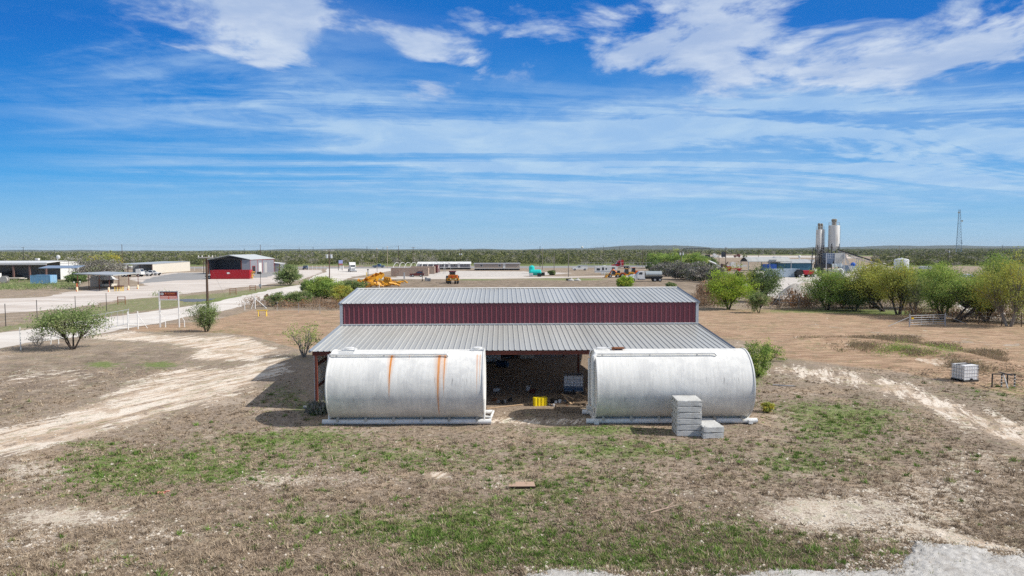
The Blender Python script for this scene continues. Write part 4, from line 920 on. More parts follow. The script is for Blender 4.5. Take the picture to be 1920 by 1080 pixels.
# blank board on the ground
p = gp(978, 916); t = thing('plywood_board', 'L-shaped tan plywood board lying on the grass in front of the tanks', 'board', p, R(1))
pw = mat('plywood', (.46, .32, .235), .8, var=.1, scale=2, stretch=(1, 6, 1), dirt=(.35, .2, .12), dirt_amt=.35)
b = MB(); b.prism([(-.47, .0), (.5, .0), (.475, .47), (-.215, .49), (-.22, .27), (-.475, .27)], .07, .09, 'z'); b.build('panel', pw, t)
b = MB(); b.box(-.46, .52, .03, .08, .0, .068); b.box(-.2, .44, .38, .43, .0, .068); b.build('batten', mat('dark_batten', (.08, .05, .035), .9), t)  # dark brown strips under the panel edges
def simple(name, label, cat, px, py, fn, m, rz=0, group=None, z=0, smooth=False):
    x, y, _ = gp(px, py); b = MB(); fn(b); o = b.build(name, m, None, smooth); o.location = (x, y, z); o.rotation_euler = (0, 0, rz); return tag(o, label, cat, group)
simple('crumpled_paper', 'small red and white crumpled wrapper lying in the left foreground grass', 'litter', 305, 926, lambda b: (b.obox((0, 0, .04), (.34, .12, .03), (.3, .25, .1)), b.obox((.14, .05, .06), (.16, .10, .02), (-.5, .2, .6))), mat('faded_red_card', (.62, .25, .20), .7, var=.3, scale=8), R(20))
simple('tree_branch', 'pale broken branch lying in the grass right of the plywood board', 'branch', 1240, 958, lambda b: (b.tube((-.45, -.15, .03), (.0, 0, .05), .03, .022, 6), b.tube((0, 0, .05), (.7, .28, .06), .022, .008, 5), b.tube((.1, .04, .05), (.55, -.05, .1), .012, .005, 4), b.tube((.2, .08, .05), (.7, .5, .12), .012, .004, 4), b.tube((.3, .12, .05), (.9, .1, .15), .01, .004, 4)), mat('dead_wood', (.42, .31, .24), .9), R(10))
simple('metal_pole', 'thin grey pole lying on the ground right of the shed', 'pole', 1470, 724, lambda b: b.tube((-.62, .22, .04), (.62, -.22, .04), .04, .035, 8), steel)
simple('plastic_jug', 'white plastic jug lying on the dark shed floor', 'jug', 931, 735, lambda b: (b.tube((-.2, 0, .11), (.16, .05, .12), .11, .11, 10), b.tube((.16, .05, .12), (.24, .06, .12), .09, .03, 10)), mat('milky_plastic', (.6, .6, .6), .5), R(10), smooth=True)
simple('blue_barrel', 'dark blue barrel lying on its side inside the shed', 'barrel', 942, 688, lambda b: (b.tube((-.42, .1, .24), (.42, -.1, .24), .24, .24, 14), b.tube((.42, -.1, .24), (.46, -.11, .24), .1, .1, 8)), mat('blue_barrel_plastic', (.015, .05, .12), .5), R(-8), smooth=True)
simple('white_bucket', 'white bucket rim on the dark floor in middle of the shed', 'bucket', 990, 732, lambda b: b.lathe([(.11, 0), (.14, .26), (.15, .27), (.125, .27), (.10, .02)], (0, 0, 0), 14), mat('milky_plastic', (.6, .6, .6), .5))
simple('red_tub', 'dark red tub on the shed floor beside the bucket', 'tub', 999, 737, lambda b: b.lathe([(.17, 0), (.20, .22), (.22, .23), (.18, .22), (.15, .02), (0, .02)], (0, 0, 0), 14), mat('dull_red_plastic', (.10, .02, .015), .6))
p = gp(988, 673); t = thing('storage_cabinet', 'tall cream metal cabinet standing at the back of the shed', 'cabinet', (p[0], p[1] + .3, 0), 0)
b = MB().box(-.55, .55, -.3, .3, .05, 1.3); b.build('body', cream, t); b = MB().box(-.5, -.02, -.32, -.303, .12, 1.24); b.build('door', cream, t); b = MB().box(.02, .5, -.32, -.303, .12, 1.24); b.build('door', cream, t)
# cluttered back row
for k, (px, py, w_, h_, m_, lb) in enumerate([(950, 672, .9, .8, dark_steel, 'dark machine bulk left of the cream cabinet inside shed'), (966, 670, .5, 1.0, black, 'black box standing against the cream cabinet')]):
    p = gp(px, py); t = thing('workshop_machine', lb, 'machine', (p[0], p[1] + .4, 0), 0)
    b = MB(); b.box(-w_ / 2, w_ / 2, -.3, .3, .1, h_ * .6); b.tube((-w_ * .3, -.1, h_ * .6), (w_ * .3, -.1, h_ * .85), .12, .12, 8); b.build('body', m_, t)
    b = MB(); b.box(-w_ / 2, -w_ / 2 + .1, -.3, .3, 0, .1); b.box(w_ / 2 - .1, w_ / 2, -.3, .3, 0, .1); b.build('foot', rust, t)
simple('leaning_ladders', 'grey metal rack frame leaning at the back of the shed', 'rack', 1035, 668, lambda b: [b.tube((-.8 + k * .28, 0, .02), (-.5 + k * .28, .25, .85), .02, .02, 5) for k in range(7)] + [b.tube((-.85, 0, .1), (1.0, 0, .12), .02), b.tube((-.5, .25, .82), (1.2, .25, .84), .02)], steel)
# lumber heap: each board a thing
lr = random.Random(4)
LB = [(1082, 757, 1.5, 65, .30), (1090, 757, 1.6, 50, .12), (1094, 755, 1.3, 120, .22), (1100, 758, 1.7, 55, .10), (1107, 757, 1.7, 48, .14), (1072, 757, 1.4, 140, .20), (1112, 760, 1.5, 52, .08), (1086, 760, 1.2, 20, .05), (1066, 760, 1.0, 110, .1), (1098, 762, 1.6, 8, .04), (1078, 763, 1.3, -10, .03), (1104, 752, 1.4, 95, .3)]
for k, (px, py, L_, ang_, z_) in enumerate(LB):
    x, y, _ = gp(px, py); b = MB().box(-L_ / 2, L_ / 2, -.06, .06, -.02, .02)
    o = b.build('lumber_board', lumber if k % 3 else old_wood, loc=(x, y + .35, z_ + .1)); o.rotation_euler = (R(lr.uniform(-15, 15)), R(-lr.uniform(4, 16)), R(ang_))
    tag(o, 'loose raw lumber board in the heap beside the right tank', 'board', 'heap of loose lumber boards')
for k, (px, py, lb) in enumerate([(1064, 768, 'old wooden pallet lying flat, farther one, before the lumber heap'), (1070, 773, 'old wooden pallet lying flat in shade nearest the right tank')]):
    x, y, _ = gp(px, py); t = thing('wooden_pallet', lb, 'pallet', (x, y + .3, 0), R(-4 + 9 * k), 'old pallets')
    b = MB()
    for i in range(5): b.box(-.6, .6, -.5 + i * .23, -.41 + i * .23, .10, .12)
    b.build('deck', old_wood, t); b = MB()
    for i in (-1, 0, 1): b.box(i * .52 - .04, i * .52 + .04, -.5, .5, .0, .099)
    b.build('stringer', old_wood, t)
lr = random.Random(9)
JK = [('white', mat('milky_plastic', (.6, .6, .6), .5)), ('black', black), ('grey', steel), ('brown', old_wood), ('blue', mat('blue_scrap', (.1, .25, .45), .5)), ('rusty', rust)]
for k, (px, py, j, s_) in enumerate([(1036, 757, 1, .2), (1042, 757, 0, .16), (1047, 755, 1, .24), (1050, 757, 0, .17), (1056, 758, 3, .15), (1060, 755, 4, .13), (1038, 762, 0, .1), (934, 755, 2, .12), (942, 756, 1, .16), (947, 755, 2, .12), (928, 752, 5, .14), (957, 752, 1, .2), (975, 755, 3, .14), (1063, 764, 5, .12), (1030, 760, 2, .12), (1115, 768, 1, .12), (1120, 772, 5, .12)]):
    n_, m_ = JK[j]; x, y, _ = gp(px, py); b = MB()
    if k % 3 == 0: b.lathe([(s_ * .5, 0), (s_ * .62, s_), (s_ * .66, s_ * 1.3), (s_ * .3, s_ * 1.5), (0, s_ * 1.5)], (0, 0, 0), 9)
    elif k % 3 == 1: b.obox((0, 0, s_ * .5), (s_ * 1.6, s_, s_ * .9), (.2, .15, .4)); b.obox((s_ * .5, 0, s_ * .8), (s_, s_ * .5, s_ * .5), (.5, .3, 0))
    else: b.tube((-s_, 0, s_ * .4), (s_, s_ * .3, s_ * .5), s_ * .45, s_ * .35, 8); b.tube((0, 0, s_ * .5), (0, -s_ * .2, s_ * 1.1), s_ * .2, s_ * .15, 6)
    o = b.build('scrap_item', m_, loc=(x, y, 0)); o.rotation_euler = (0, 0, lr.uniform(0, 3)); tag(o, f'small {n_} scrap item on the ground at the shed opening', 'scrap', f'{n_} scrap items at the shed opening')
def stick(px0, py0, px1, py1, label, m=lumber, r_=.03):
    a = Vector(gp(px0, py0)); c = Vector(gp(px1, py1)); mid = (a + c) / 2; b = MB().tube(a - mid + Vector((0, 0, r_)), c - mid + Vector((0, 0, r_)), r_, r_, 6)
    return tag(b.build('long_timber', m, loc=tuple(mid)), label, 'timber')
stick(913, 767, 1000, 757, 'long pale timber on the ground across the shed opening, left of the yellow block')
stick(913, 751, 1000, 749, 'thin grey timber lying just inside the shed opening', old_wood)
stick(1020, 760, 1058, 757, 'short pale timber right of the yellow block'); stick(980, 767, 1003, 773, 'thin grey stick in the shaded grass before the yellow block', old_wood, .015)
stick(570, 766, 604, 769, 'grey pipe stub on ground left of the rusty tank', steel, .09)
brush('twig_heap', [(590, 768, 606, 776, 40)], None, 12, 'grey', .35, .2, 18, .35); st_label(bpy.data.objects['twig_heap'], 'heap of bare grey twigs left of the rusty tank', 'twig heap')
# crushed concrete spread, lower right corner
def mound(name, label, cat, P, hgt, m, z_noise=.5, cells=90, soft=40, peak=None):
    W = np.array([G(*p) for p in P]); x0, y0 = W.min(0) - 1; x1, y1 = W.max(0) + 1
    X, Y_ = np.meshgrid(np.linspace(x0, x1, cells), np.linspace(y0, y1, cells)); w_ = soft_poly(W, X, Y_, soft, 1.0)
    nz = sum(np.sin(X * f_ + i * 2 + 1.7 * np.sin(Y_ * f_ * .8)) * np.sin(Y_ * f_ * 1.1 + i) / f_ for i, f_ in enumerate((1.1, 2.3, 4.9, 9.7, 17))) * z_noise + rng.normal(0, .10, X.shape)
    Z = np.clip(w_ * 2 - .85 + (nz * .9 + rng.normal(0, .10, X.shape)) * (w_ > 0), -.3, 1.0); Z = np.where(Z < 0, -.06, Z ** .7 * hgt * (1 + .3 * nz) + rng.uniform(-.018, .03, X.shape) * (w_ > .05)) + ground_z(X, Y_) * .6
    v_ = np.stack([X, Y_, Z], -1).reshape(-1, 3); i, j = np.meshgrid(np.arange(cells - 1), np.arange(cells - 1), indexing='ij')
    f_ = np.stack([i * cells + j, i * cells + j + 1, (i + 1) * cells + j + 1, (i + 1) * cells + j], -1).reshape(-1, 4)
    f_ = f_[(v_[f_, 2].max(1) > .0)]; o = np_mesh(name, v_, f_, m, smooth=False); return tag(o, label, cat)
crushed = mat('crushed_concrete', (.50, .485, .46), .95, var=.4, scale=5, bump=1.0, dirt=(.25, .22, .19), dirt_amt=.6)
o = mound('gravel_heap', 'low spread heap of pale grey crushed concrete in the near right corner', 'gravel heap', [(1640, 1100), (1690, 1062), (1715, 1046), (1740, 1030), (1790, 1024), (1850, 1026), (1880, 1040), (1915, 1040), (1940, 1060), (1990, 1090), (2200, 1200), (1900, 1300), (1500, 1300), (1560, 1120)], .13, crushed, .5, 170, .7); o['kind'] = 'stuff'
o = mound('gravel_ridge', 'thin ridge of pale grey crushed concrete along the near edge', 'gravel ridge', [(960, 1100), (985, 1078), (1050, 1074), (1130, 1076), (1220, 1082), (1340, 1086), (1420, 1076), (1560, 1070), (1690, 1072), (1720, 1120), (1400, 1200), (1000, 1200)], .08, crushed, .5, 170, .5); o['kind'] = 'stuff'

# pipe gate at right
def pipe_gate():
    xa, ya, _ = gp(1705, 613); xc, yc, _ = gp(1772, 611); L_ = math.hypot(xc - xa, yc - ya); rz = math.atan2(yc - ya, xc - xa)
    t = thing('pipe_gate', 'galvanised five-bar pipe gate with sloping side rails before the trees', 'gate', (xa, ya, 0), rz)
    h = 1.25
    b = MB(); b.tube((0, 0, 0), (0, 0, 1.45), .055); b.build('gate_post', steel, t); b = MB(); b.tube((L_, 0, 0), (L_, 0, 1.45), .055); b.build('gate_post', steel, t)
    b = MB()
    for k in range(5): z = .25 + k * .25; b.tube((.1, 0, z), (L_ - .1, 0, z), .03)
    for x in (.1, L_ * .33, L_ * .66, L_ - .1): b.tube((x, 0, .25), (x, 0, 1.25), .026)
    b.build('gate_panel', steel, t)
    b = MB(); b.tube((0, 0, 1.1), (-2.6, .1, .12), .035); b.build('brace_rail', steel, t); b = MB(); b.tube((L_, 0, 1.2), (L_ + 3.0, .2, .12), .035); b.build('brace_rail', steel, t)
    b = MB(); b.box(.2, .5, -.05, -.035, .86, 1.04); b.build('warning_plate', mat('sign_yellow', (.7, .45, .02), .5), t)
pipe_gate()
# high-fence frame left of it
def frame(pxa, pxb, py, h, label, mid=True):
    xa, ya, _ = gp(pxa, py); xb, yb, _ = gp(pxb, py); L_ = xb - xa
    t = thing('high_fence', label, 'fence', (xa, ya, 0), math.atan2(yb - ya, xb - xa))
    for x in (0, L_): b = MB().tube((x, 0, 0), (x, 0, h), .05); b.build('post', steel, t)
    b = MB(); b.tube((0, 0, h - .08), (L_, 0, h - .08), .035); b.tube((0, 0, h * .42), (L_, 0, h * .42), .03)
    if mid: b.tube((L_ / 2, 0, .1), (L_ / 2, 0, h), .03)
    b.build('rail', steel, t); b = MB(); b.tube((0, 0, h * .8), (-1.3, .3, .05), .03); b.tube((L_, 0, h * .8), (L_ + 1.3, .3, .05), .03); b.build('brace', steel, t)
frame(1461, 1498, 579, 2.1, 'grey pipe frame of the high fence below blue-roofed yard')
# wire fences: every post a thing
def fence_posts(pts, h, m, lb, grp, r_=.035, wires=3):
    P_ = [Vector(gp(*p)) for p in pts]
    for k, p in enumerate(P_):
        b = MB().tube((0, 0, -.05), (0, 0, h), r_, r_ * .8, 6); b.box(-r_ * .9, r_ * .9, -r_ * .9, r_ * .9, h, h + .02); o = b.build('fence_post', m, loc=tuple(p)); tag(o, lb + ', ' + ('leftmost', 'second from left', 'third from left', 'fourth from left', 'rightmost')[k if k < len(P_) - 1 else 4], 'post', grp)
    if wires:
        b = MB()
        for k in range(len(P_) - 1):
            for i in range(wires): z = Vector((0, 0, h * (.35 + .28 * i))); b.tube(P_[k] + z, P_[k + 1] + z, .008, .008, 3, False)
        tag(b.build('fence_wire', steel), 'thin wires strung on the ' + ' '.join(grp.split()[:9]), 'wire')
fence_posts([(1510, 576), (1560, 580), (1610, 584), (1650, 588), (1690, 593)], 1.6, pole_grey, 'grey wooden fence post among the tree trunks right of the shed', 'fence posts along the right tree line')
fence_posts([(1800, 606), (1835, 608), (1878, 611), (1915, 613), (1950, 615)], 1.5, wood_pole, 'brown fence post beyond the pipe gate', 'fence posts right of the pipe gate', .05)
fence_posts([(11, 612), (70, 602), (142, 592), (200, 584)], 2.6, dark_steel, 'tall dark fence post between road and yard at left', 'tall dark posts between road and yard', .05)
fence_posts([(497, 579), (520, 583), (560, 586), (600, 588), (640, 590)], 1.3, steel, 'grey fence post along the dry brush left of the shed', 'posts along the dry brush', .03)
wtp = white
for px, py, h, lb in ((39, 657, 2.0, 'thin white post alone at far left by the road'), (459, 582, 1.1, 'short white post left of the corner brace'), (384, 603, 1.1, 'short white post half hidden behind the round bush'), (95, 646, 1.4, 'white leaning post under the wide feathery tree'), (110, 645, .7, 'short white stub post under the wide feathery tree')):
    x, y, _ = gp(px, py); b = MB().tube((0, 0, 0), (.25 if 'leaning' in lb else 0, 0, h), .045, .04, 8); b.lathe([(.05, h - .02), (.05, h + .01), (0, h + .03)], (.25 if 'leaning' in lb else 0, 0, 0), 8); tag(b.build('white_post', wtp, loc=(x, y, 0)), lb, 'post')
# chain-link gate at the road, white H brace
def lgate():
    pts = [(163, 626, 592), (185, 621, 587), (199, 617, 584), (210.5, 614.5, 582), (221.5, 612, 580), (232.5, 610, 578.5), (241.5, 608, 577)]
    a = Vector(gp(199, 617)); e = Vector(gp(241.5, 608)); t = thing('road_gate', 'long silver pipe gate standing open beside the road', 'gate', tuple(a), 0)
    d_ = (e - a); h = 1.75; b = MB()
    for k in range(1, 4): q = d_ * (k / 4); b.tube(q + Vector((0, 0, .1)), q + Vector((0, 0, h)), .022, .022, 5)
    for z in (.12, h): b.tube((0, 0, z), d_ + Vector((0, 0, z)), .03, .03, 6)
    b.build('gate_panel', steel, t)
    b = MB(); b.tube((0, 0, 0), (0, 0, h + .05), .04); b.build('gate_post', steel, t); b = MB(); b.tube(d_, d_ + Vector((0, 0, h + .1)), .045); b.build('gate_post', steel, t)
    b = MB(); s_ = -d_ * .5
    for k in (1, 2, 3): q = s_ * (k / 2); b.tube(q + Vector((0, 0, .1)), q + Vector((0, 0, h)), .022, .022, 5)
    b.tube((0, 0, h), s_ * 1.5 + Vector((0, 0, h)), .03); b.build('fence_panel', steel, t)
    p0 = Vector(gp(240.5, 618)); p1 = Vector(gp(259, 617)); t = thing('gate_brace', 'white H-shaped pipe brace between the silver gate and the sign', 'brace', tuple(p0), 0); w_ = p1 - p0
    for q in (Vector((0, 0, 0)), w_): b = MB().tube(q, q + Vector((0, 0, 1.95)), .065, .065, 10); b.lathe([(.07, 1.9), (.07, 1.97), (0, 1.99)], tuple(q), 10); b.build('post', white, t)
    b = MB().tube(Vector((0, 0, 1.65)), w_ + Vector((0, 0, 1.65)), .05); b.tube(Vector((0, 0, .5)), w_ + Vector((0, 0, .5)), .05); b.build('rail', white, t)
    b = MB().tube(w_ + Vector((0, 0, 1.6)), w_ + Vector((.85, .35, .05)), .035); b.build('stay', white, t)
    p0 = Vector(gp(478.5, 579)); t = thing('corner_brace', 'white fence corner post with two sloping legs beside the road', 'brace', tuple(p0), 0)
    b = MB().tube((0, 0, 0), (0, 0, 2.0), .07); b.build('post', white, t)
    for q in ((-.55, -.1, .03), (1.55, .4, .03)): b = MB().tube((0, 0, 1.6), q, .05); b.build('stay', white, t)
lgate()
# yellow sawhorse
p = gp(492, 593); t = thing('sawhorse', 'yellow sawhorse standing in the mown field by the road', 'sawhorse', p, R(8))
yp = mat('yellow_paint', (.72, .50, .08), .6)
b = MB().box(-.68, .7, -.08, .08, .72, .84); b.build('beam', yp, t)
for x in (-.5, .5):
    for s_ in (-1, 1): b = MB().tube((x, 0, .74), (x + .04, s_ * .3, 0), .06, .06, 4); b.build('leg', yp, t)
# the company sign
def sign():
    a = Vector(gp(300, 614)); c = Vector(gp(335.5, 614)); s_ = a.y / F; Wd = (c - a).x
    t = thing('company_sign', 'framed dark and red company sign on tall white posts by the road', 'sign', tuple(a), 0)
    top = (614 - 545.5) * s_; bot = (614 - 562.5) * s_
    for x in (0, Wd): b = MB().tube((x, 0, 0), (x, 0, top), .055, .055, 4); b.build('post', white, t)
    for x in (-.08, Wd - .1): b = MB().tube((x - .1, .55, 0), (x - .1, .55, top * .95), .035, .035, 4); b.build('rear_post', white, t)
    for x in (.5, Wd + .48): b = MB().tube((x, .25, 0), (x, .25, .75), .06, .05, 6); b.tube((x, .25, .72), (x - .5, .02, 1.75), .03, .03, 4); b.build('stay', white, t)
    x0, x1 = .08, Wd - .08
    b = MB().box(x0 - .04, x1 + .04, -.02, .04, bot, top); b.build('board', white, t)
    fr_ = MB().box(x0, x1, -.024, -.0205, top - .1, top - .02); fr_.build('frame', trim_grey, t)
    dk = mat('sign_dark_red', (.16, .018, .010), .5, var=.25, scale=2); md = top - .1 - (top - bot) * .42
    b = MB().box(x0 + .03, x1 - .03, -.026, -.0205, md, top - .105); pn = b.build('upper_panel', dk, t)
    b = MB().box(x0 + .03, x1 - .03, -.026, -.0205, bot + .12, md - .004); lw = b.build('lower_panel', mat('sign_faded_red', (.68, .16, .10), .6, var=.2), t)
    def text(s, x, z, sz, m, par, align='LEFT', wx=1.0):
        cu = bpy.data.curves.new('lettering', 'FONT'); cu.body = s; cu.size = sz; cu.align_x = align; cu.extrude = .002
        tmp = bpy.data.objects.new('tmp', cu); C.objects.link(tmp); bpy.context.view_layer.update()
        me = bpy.data.meshes.new_from_object(tmp); bpy.data.objects.remove(tmp); me.materials.clear(); me.materials.append(m)
        o = bpy.data.objects.new('lettering', me); C.objects.link(o); o.parent = par; o.location = (x, -.031, z); o.rotation_euler = (R(90), 0, 0); o.scale = (wx, 1, 1); return o
    hh = top - .105 - md; om = mat('sign_orange', (.85, .30, .10), .6); cx = x0 + (x1 - x0) * .30
    text('A', cx, md + hh * .42, hh * .66, om, pn, wx=.95); text('NDALE', cx + (x1 - x0) * .13, md + hh * .46, hh * .48, om, pn, wx=1.32)
    text('CONSTRUCTION', cx, md + hh * .13, hh * .22, mat('sign_dull_orange', (.42, .12, .06), .6), pn, wx=1.35)
    e = MB(); ex, ez, er = x0 + (x1 - x0) * .14, md + hh * .5, hh * .42
    e.lathe([(er, 0), (er, -.008), (er * .0, -.008)], (ex, -.027, ez), 20, 'y'); o = e.build('emblem', mat('sign_silver', (.6, .6, .6), .5), pn)
    e = MB(); e.box(ex - er * .55, ex + er * .55, -.039, -.0355, ez + er * .42, ez + er * .8); e.box(ex - er * .55, ex + er * .55, -.039, -.0355, ez - er * .8, ez - er * .42); e.build('emblem_bar', black, pn)
    # two rows of faded, unreadable lettering: worn pale strokes
    r_ = random.Random(3); pk = mat('sign_pale_pink', (.80, .58, .53), .6)
    hl = md - bot - .12
    for row, (z0, z1) in enumerate(((.56, .9), (.1, .46))):
        e = MB(); x = x0 + .06
        while x < x1 - .12:
            w_ = r_.uniform(.03, .07)
            if not (.46 < (x - x0) / (x1 - x0) < (.50 if row == 0 else .54)): e.box(x, x + w_, -.0305, -.0265, bot + .12 + hl * z0, bot + .12 + hl * (z1 - r_.uniform(0, .06)))
            x += w_ + .015
        e.build('faded_text_row', pk, lw)
sign()
# ------------------------------------------------------------------ vehicles (local x = length, front at +x; y across)
def wheels(t, xs, hw, r_, w_=.26, dual=False):
    for x in xs:
        for s_ in (-1, 1):
            yo = s_ * (hw - w_ / 2); b = MB(); b.tube((x, yo - w_ / 2, r_), (x, yo + w_ / 2, r_), r_, r_, 16); o = b.build('wheel', tyre, t, True)
            b = MB(); b.tube((x, s_ * hw - s_ * .02, r_), (x, s_ * hw + s_ * .015, r_), r_ * .55, r_ * .5, 10); b.build('rim', steel, o)
def vgroup(name, label, cat, px, py, rz, group=None):
    x, y, _ = gp(px, py); return thing(name, label, cat, (x, y, 0), rz, group)
def pickup(label, px, py, rz, m, z=0.0, cover=None, name='pickup_truck', rack=False, service=False, L=5.7, suv=False):
    t = vgroup(name, label, 'pickup truck' if not suv else 'suv', px, py, rz); t.location.z = z
    h = L / 2; prof = [(-h, .55), (-h, 1.05), (-h + 1.75, 1.08), (h - 1.75, 1.12), (h - .15, 1.0), (h, .85), (h, .5), (h - .5, .42), (-h + .4, .42)]
    if service: prof[1] = (-h, 1.45); prof[2] = (-h + 2.5, 1.45); prof.insert(3, (-h + 2.52, 1.1))
    b = MB().prism(prof, -.95, .95, 'y'); b.build('body', m, t)
    r0 = -h + (.35 if suv else (2.6 if service else 1.8))
    cabp = [(r0, 1.07), (r0 + .12, 1.78), (h - 2.55, 1.82), (h - 1.75, 1.12)]
    b = MB(); n = len(cabp); 
    v_ = [(x, y_ * (.93 if z_ < 1.2 else .78), z_) for y_ in (-1, 1) for x, z_ in cabp]; b.add(v_, [(0, 1, 2, 3), (7, 6, 5, 4), (0, 4, 5, 1), (1, 5, 6, 2), (2, 6, 7, 3), (3, 7, 4, 0)]); cb = b.build('cab', m, t)
    for s_ in (-1, 1):
        b = MB(); y0, y1 = s_ * .945, s_ * .83; x0, x1 = r0 + .2, h - 2.05
        b.add([(x0, y0 * .99, 1.2), (x1, y0 * .99, 1.2), (x1 - .45, y1, 1.68), (x0 + .08, y1, 1.68), (x0, y0 * .9, 1.2), (x1, y0 * .9, 1.2), (x1 - .45, y1 * .9, 1.68), (x0 + .08, y1 * .9, 1.68)], [(0, 1, 2, 3), (4, 5, 6, 7), (0, 1, 5, 4), (1, 2, 6, 5), (2, 3, 7, 6), (3, 0, 4, 7)]); b.build('side_window', glass, t)
    b = MB(); b.add([(h - 1.80, -.80, 1.18), (h - 1.80, .80, 1.18), (h - 2.48, .70, 1.76), (h - 2.48, -.70, 1.76), (h - 1.9, -.80, 1.14), (h - 1.9, .80, 1.14), (h - 2.55, .70, 1.74), (h - 2.55, -.70, 1.74)], [(0, 1, 2, 3), (4, 5, 6, 7), (0, 1, 5, 4), (1, 2, 6, 5), (2, 3, 7, 6), (3, 0, 4, 7)]); b.build('windscreen', glass, t)
    if not suv and not service: b = MB().box(-h + .12, r0 - .1, -.8, .8, 1.0, 1.075); b.build('bed_liner', black, t)
    b = MB().box(h - .04, h + .06, -.8, .8, .5, .95); b.build('grille', black, t)
    for s_ in (-1, 1): b = MB().box(h - .12, h + .07, s_ * .8 - .13, s_ * .8 + .13, .72, .92); b.build('headlight', white, t)
    b = MB().box(-h - .1, -h + .02, -.9, .9, .5, .68); b.build('bumper', steel, t)
    wheels(t, (-h + 1.1, h - 1.0), .98, .40)
    if rack:
        b = MB()
        for x in (-h + .2, -h + 2.4, h - 2.6):
            for s_ in (-1, 1): b.tube((x, s_ * .85, 1.3), (x, s_ * .85, 2.05), .04, .04, 5)
            b.tube((x, -.85, 2.05), (x, .85, 2.05), .04, .04, 5)
        for s_ in (-1, 1): b.tube((-h + .1, s_ * .85, 2.07), (h - 2.3, s_ * .85, 2.07), .05, .05, 5)
        b.tube((-h + .3, .3, 2.15), (h - 2.4, .3, 2.15), .08, .08, 6); b.build('ladder_rack', steel, t)
    if cover: b = MB().box(-h + .1, r0 - .05, -.85, .85, 1.075, 1.5); b.build('bed_cover', cover, t)
    return t
def semi(label, px, py, rz, m, sleeper=True, name='semi_truck', tank=False):
    t = vgroup(name, label, 'truck', px, py, rz)
    b = MB().prism([(1.2, .75), (1.2, 1.95), (3.1, 1.75), (3.35, 1.5), (3.4, .6), (1.2, .6)], -.85, .85, 'y'); b.build('hood', m, t)
    for s_ in (-1, 1): b = MB().prism([(1.7, .65), (2.0, 1.15), (2.9, 1.15), (3.35, .7)], s_ * .85 if s_ > 0 else -1.2, 1.2 if s_ > 0 else -.85, 'y'); b.build('fender', m, t)
    b = MB().prism([(-.6, .8), (-.6, 2.75), (.75, 2.75), (1.3, 1.95), (1.3, .8)], -1.1, 1.1, 'y'); b.build('cab', m, t)
    b = MB().prism([(.80, 2.62), (1.28, 1.97), (1.33, 1.98), (.86, 2.64)], -.95, .95, 'y'); b.build('windscreen', glass, t)
    for s_ in (-1, 1): b = MB().prism([(.0, 1.9), (.0, 2.5), (.7, 2.5), (1.0, 1.95)], s_ * 1.09 if s_ > 0 else -1.12, 1.12 if s_ > 0 else -1.09, 'y'); b.build('side_window', glass, t)
    b = MB().box(3.38, 3.46, -.55, .55, .75, 1.55); b.build('grille', steel, t); b = MB().box(3.4, 3.6, -1.2, 1.2, .35, .68); b.build('bumper', steel, t)
    if sleeper: b = MB().prism([(-2.0, .8), (-2.0, 3.75), (-1.0, 3.75), (.1, 3.35), (.7, 2.76), (-.59, 2.76), (-.59, .8)], -1.18, 1.18, 'y'); b.build('sleeper', m, t)
    b = MB(); b.box(-4.3 if not tank else -5.2, 1.3, -.45, .45, .72, .95); b.build('chassis', dark_steel, t)
    for s_ in (-1, 1):
        b = MB().tube((.9, s_ * 1.02, .75), (-.7, s_ * 1.02, .75), .30, .30, 12); b.build('fuel_tank', steel, t)
    if sleeper: b = MB(); b.tube((-.7, 1.25, .8), (-.7, 1.25, 3.9), .07); b.tube((-.7, -1.25, .8), (-.7, -1.25, 3.9), .07); b.build('exhaust_stack', steel, t)
    if tank:
        b = MB()
        for i in range(2): pass
        pr = [(1.15 * math.cos(a_ * math.pi / 12), 1.95 + .82 * math.sin(a_ * math.pi / 12)) for a_ in range(24)]
        b.prism(pr, -5.2, -.95, 'x'); b.build('water_tank', mat('aluminium_tank', (.46, .50, .50), .35, .4, dirt=(.12, .13, .12), dirt_amt=.5, stretch=(1.4, 1, .4)), t, True)
        b = MB(); b.box(-5.15, -.95, -.8, .8, .95, 1.25); b.box(-5.3, -5.1, -1.1, 1.1, 1.0, 1.35); b.build('tank_frame', dark_steel, t)
    wheels(t, (2.45, -2.9, -4.15) if not tank else (2.45, -3.3, -4.6), 1.2, .5, .3)
    return t
pickup('white pickup truck parked facing right at the end of the flat canopy', 270, 517.8, R(-8), white)
pickup('second white pickup truck parked just right of the other at the canopy end', 286, 516.5, R(-12), white)
pickup('stripped white pickup truck standing on a trailer before the white shed', 234, 509, R(190), white, z=1.25)
pickup('silver pickup truck standing on trailer left of the white one', 218.5, 509, R(190), mat('silver_paint', (.38, .40, .42), .35), z=1.25)
pickup('dark blue suv driving toward the viewer left of the road', 572.5, 505.6, R(-80), navy, name='suv', suv=True, L=5.0)
pickup('blue pickup truck driving on the road beside the tall light pole', 710, 501.8, R(178), mat('slate_blue_paint', (.07, .13, .24), .35))
pickup('white service truck with ladder rack parked before the woods', 1087, 507, R(182), white, rack=True, service=True, L=6.2, name='service_truck')
pickup('maroon car parked in front of the tan containers', 782, 519, R(185), mat('maroon_paint', (.10, .02, .02), .4), name='car', suv=True, L=4.6)
semi('white semi truck with sleeper coming down the road toward the viewer', 661, 509.5, R(-70), white)
semi('bright red semi tractor with tall sleeper behind the camper trailer', 1160, 503.5, R(180), red)
semi('white truck with long silver water tank parked beyond the shed roof', 1203, 528, R(180), white, sleeper=False, name='water_truck', tank=True)
semi('white semi tractor facing right under the distant dark canopy', 1341, 482.6, R(5), white, name='semi_truck')
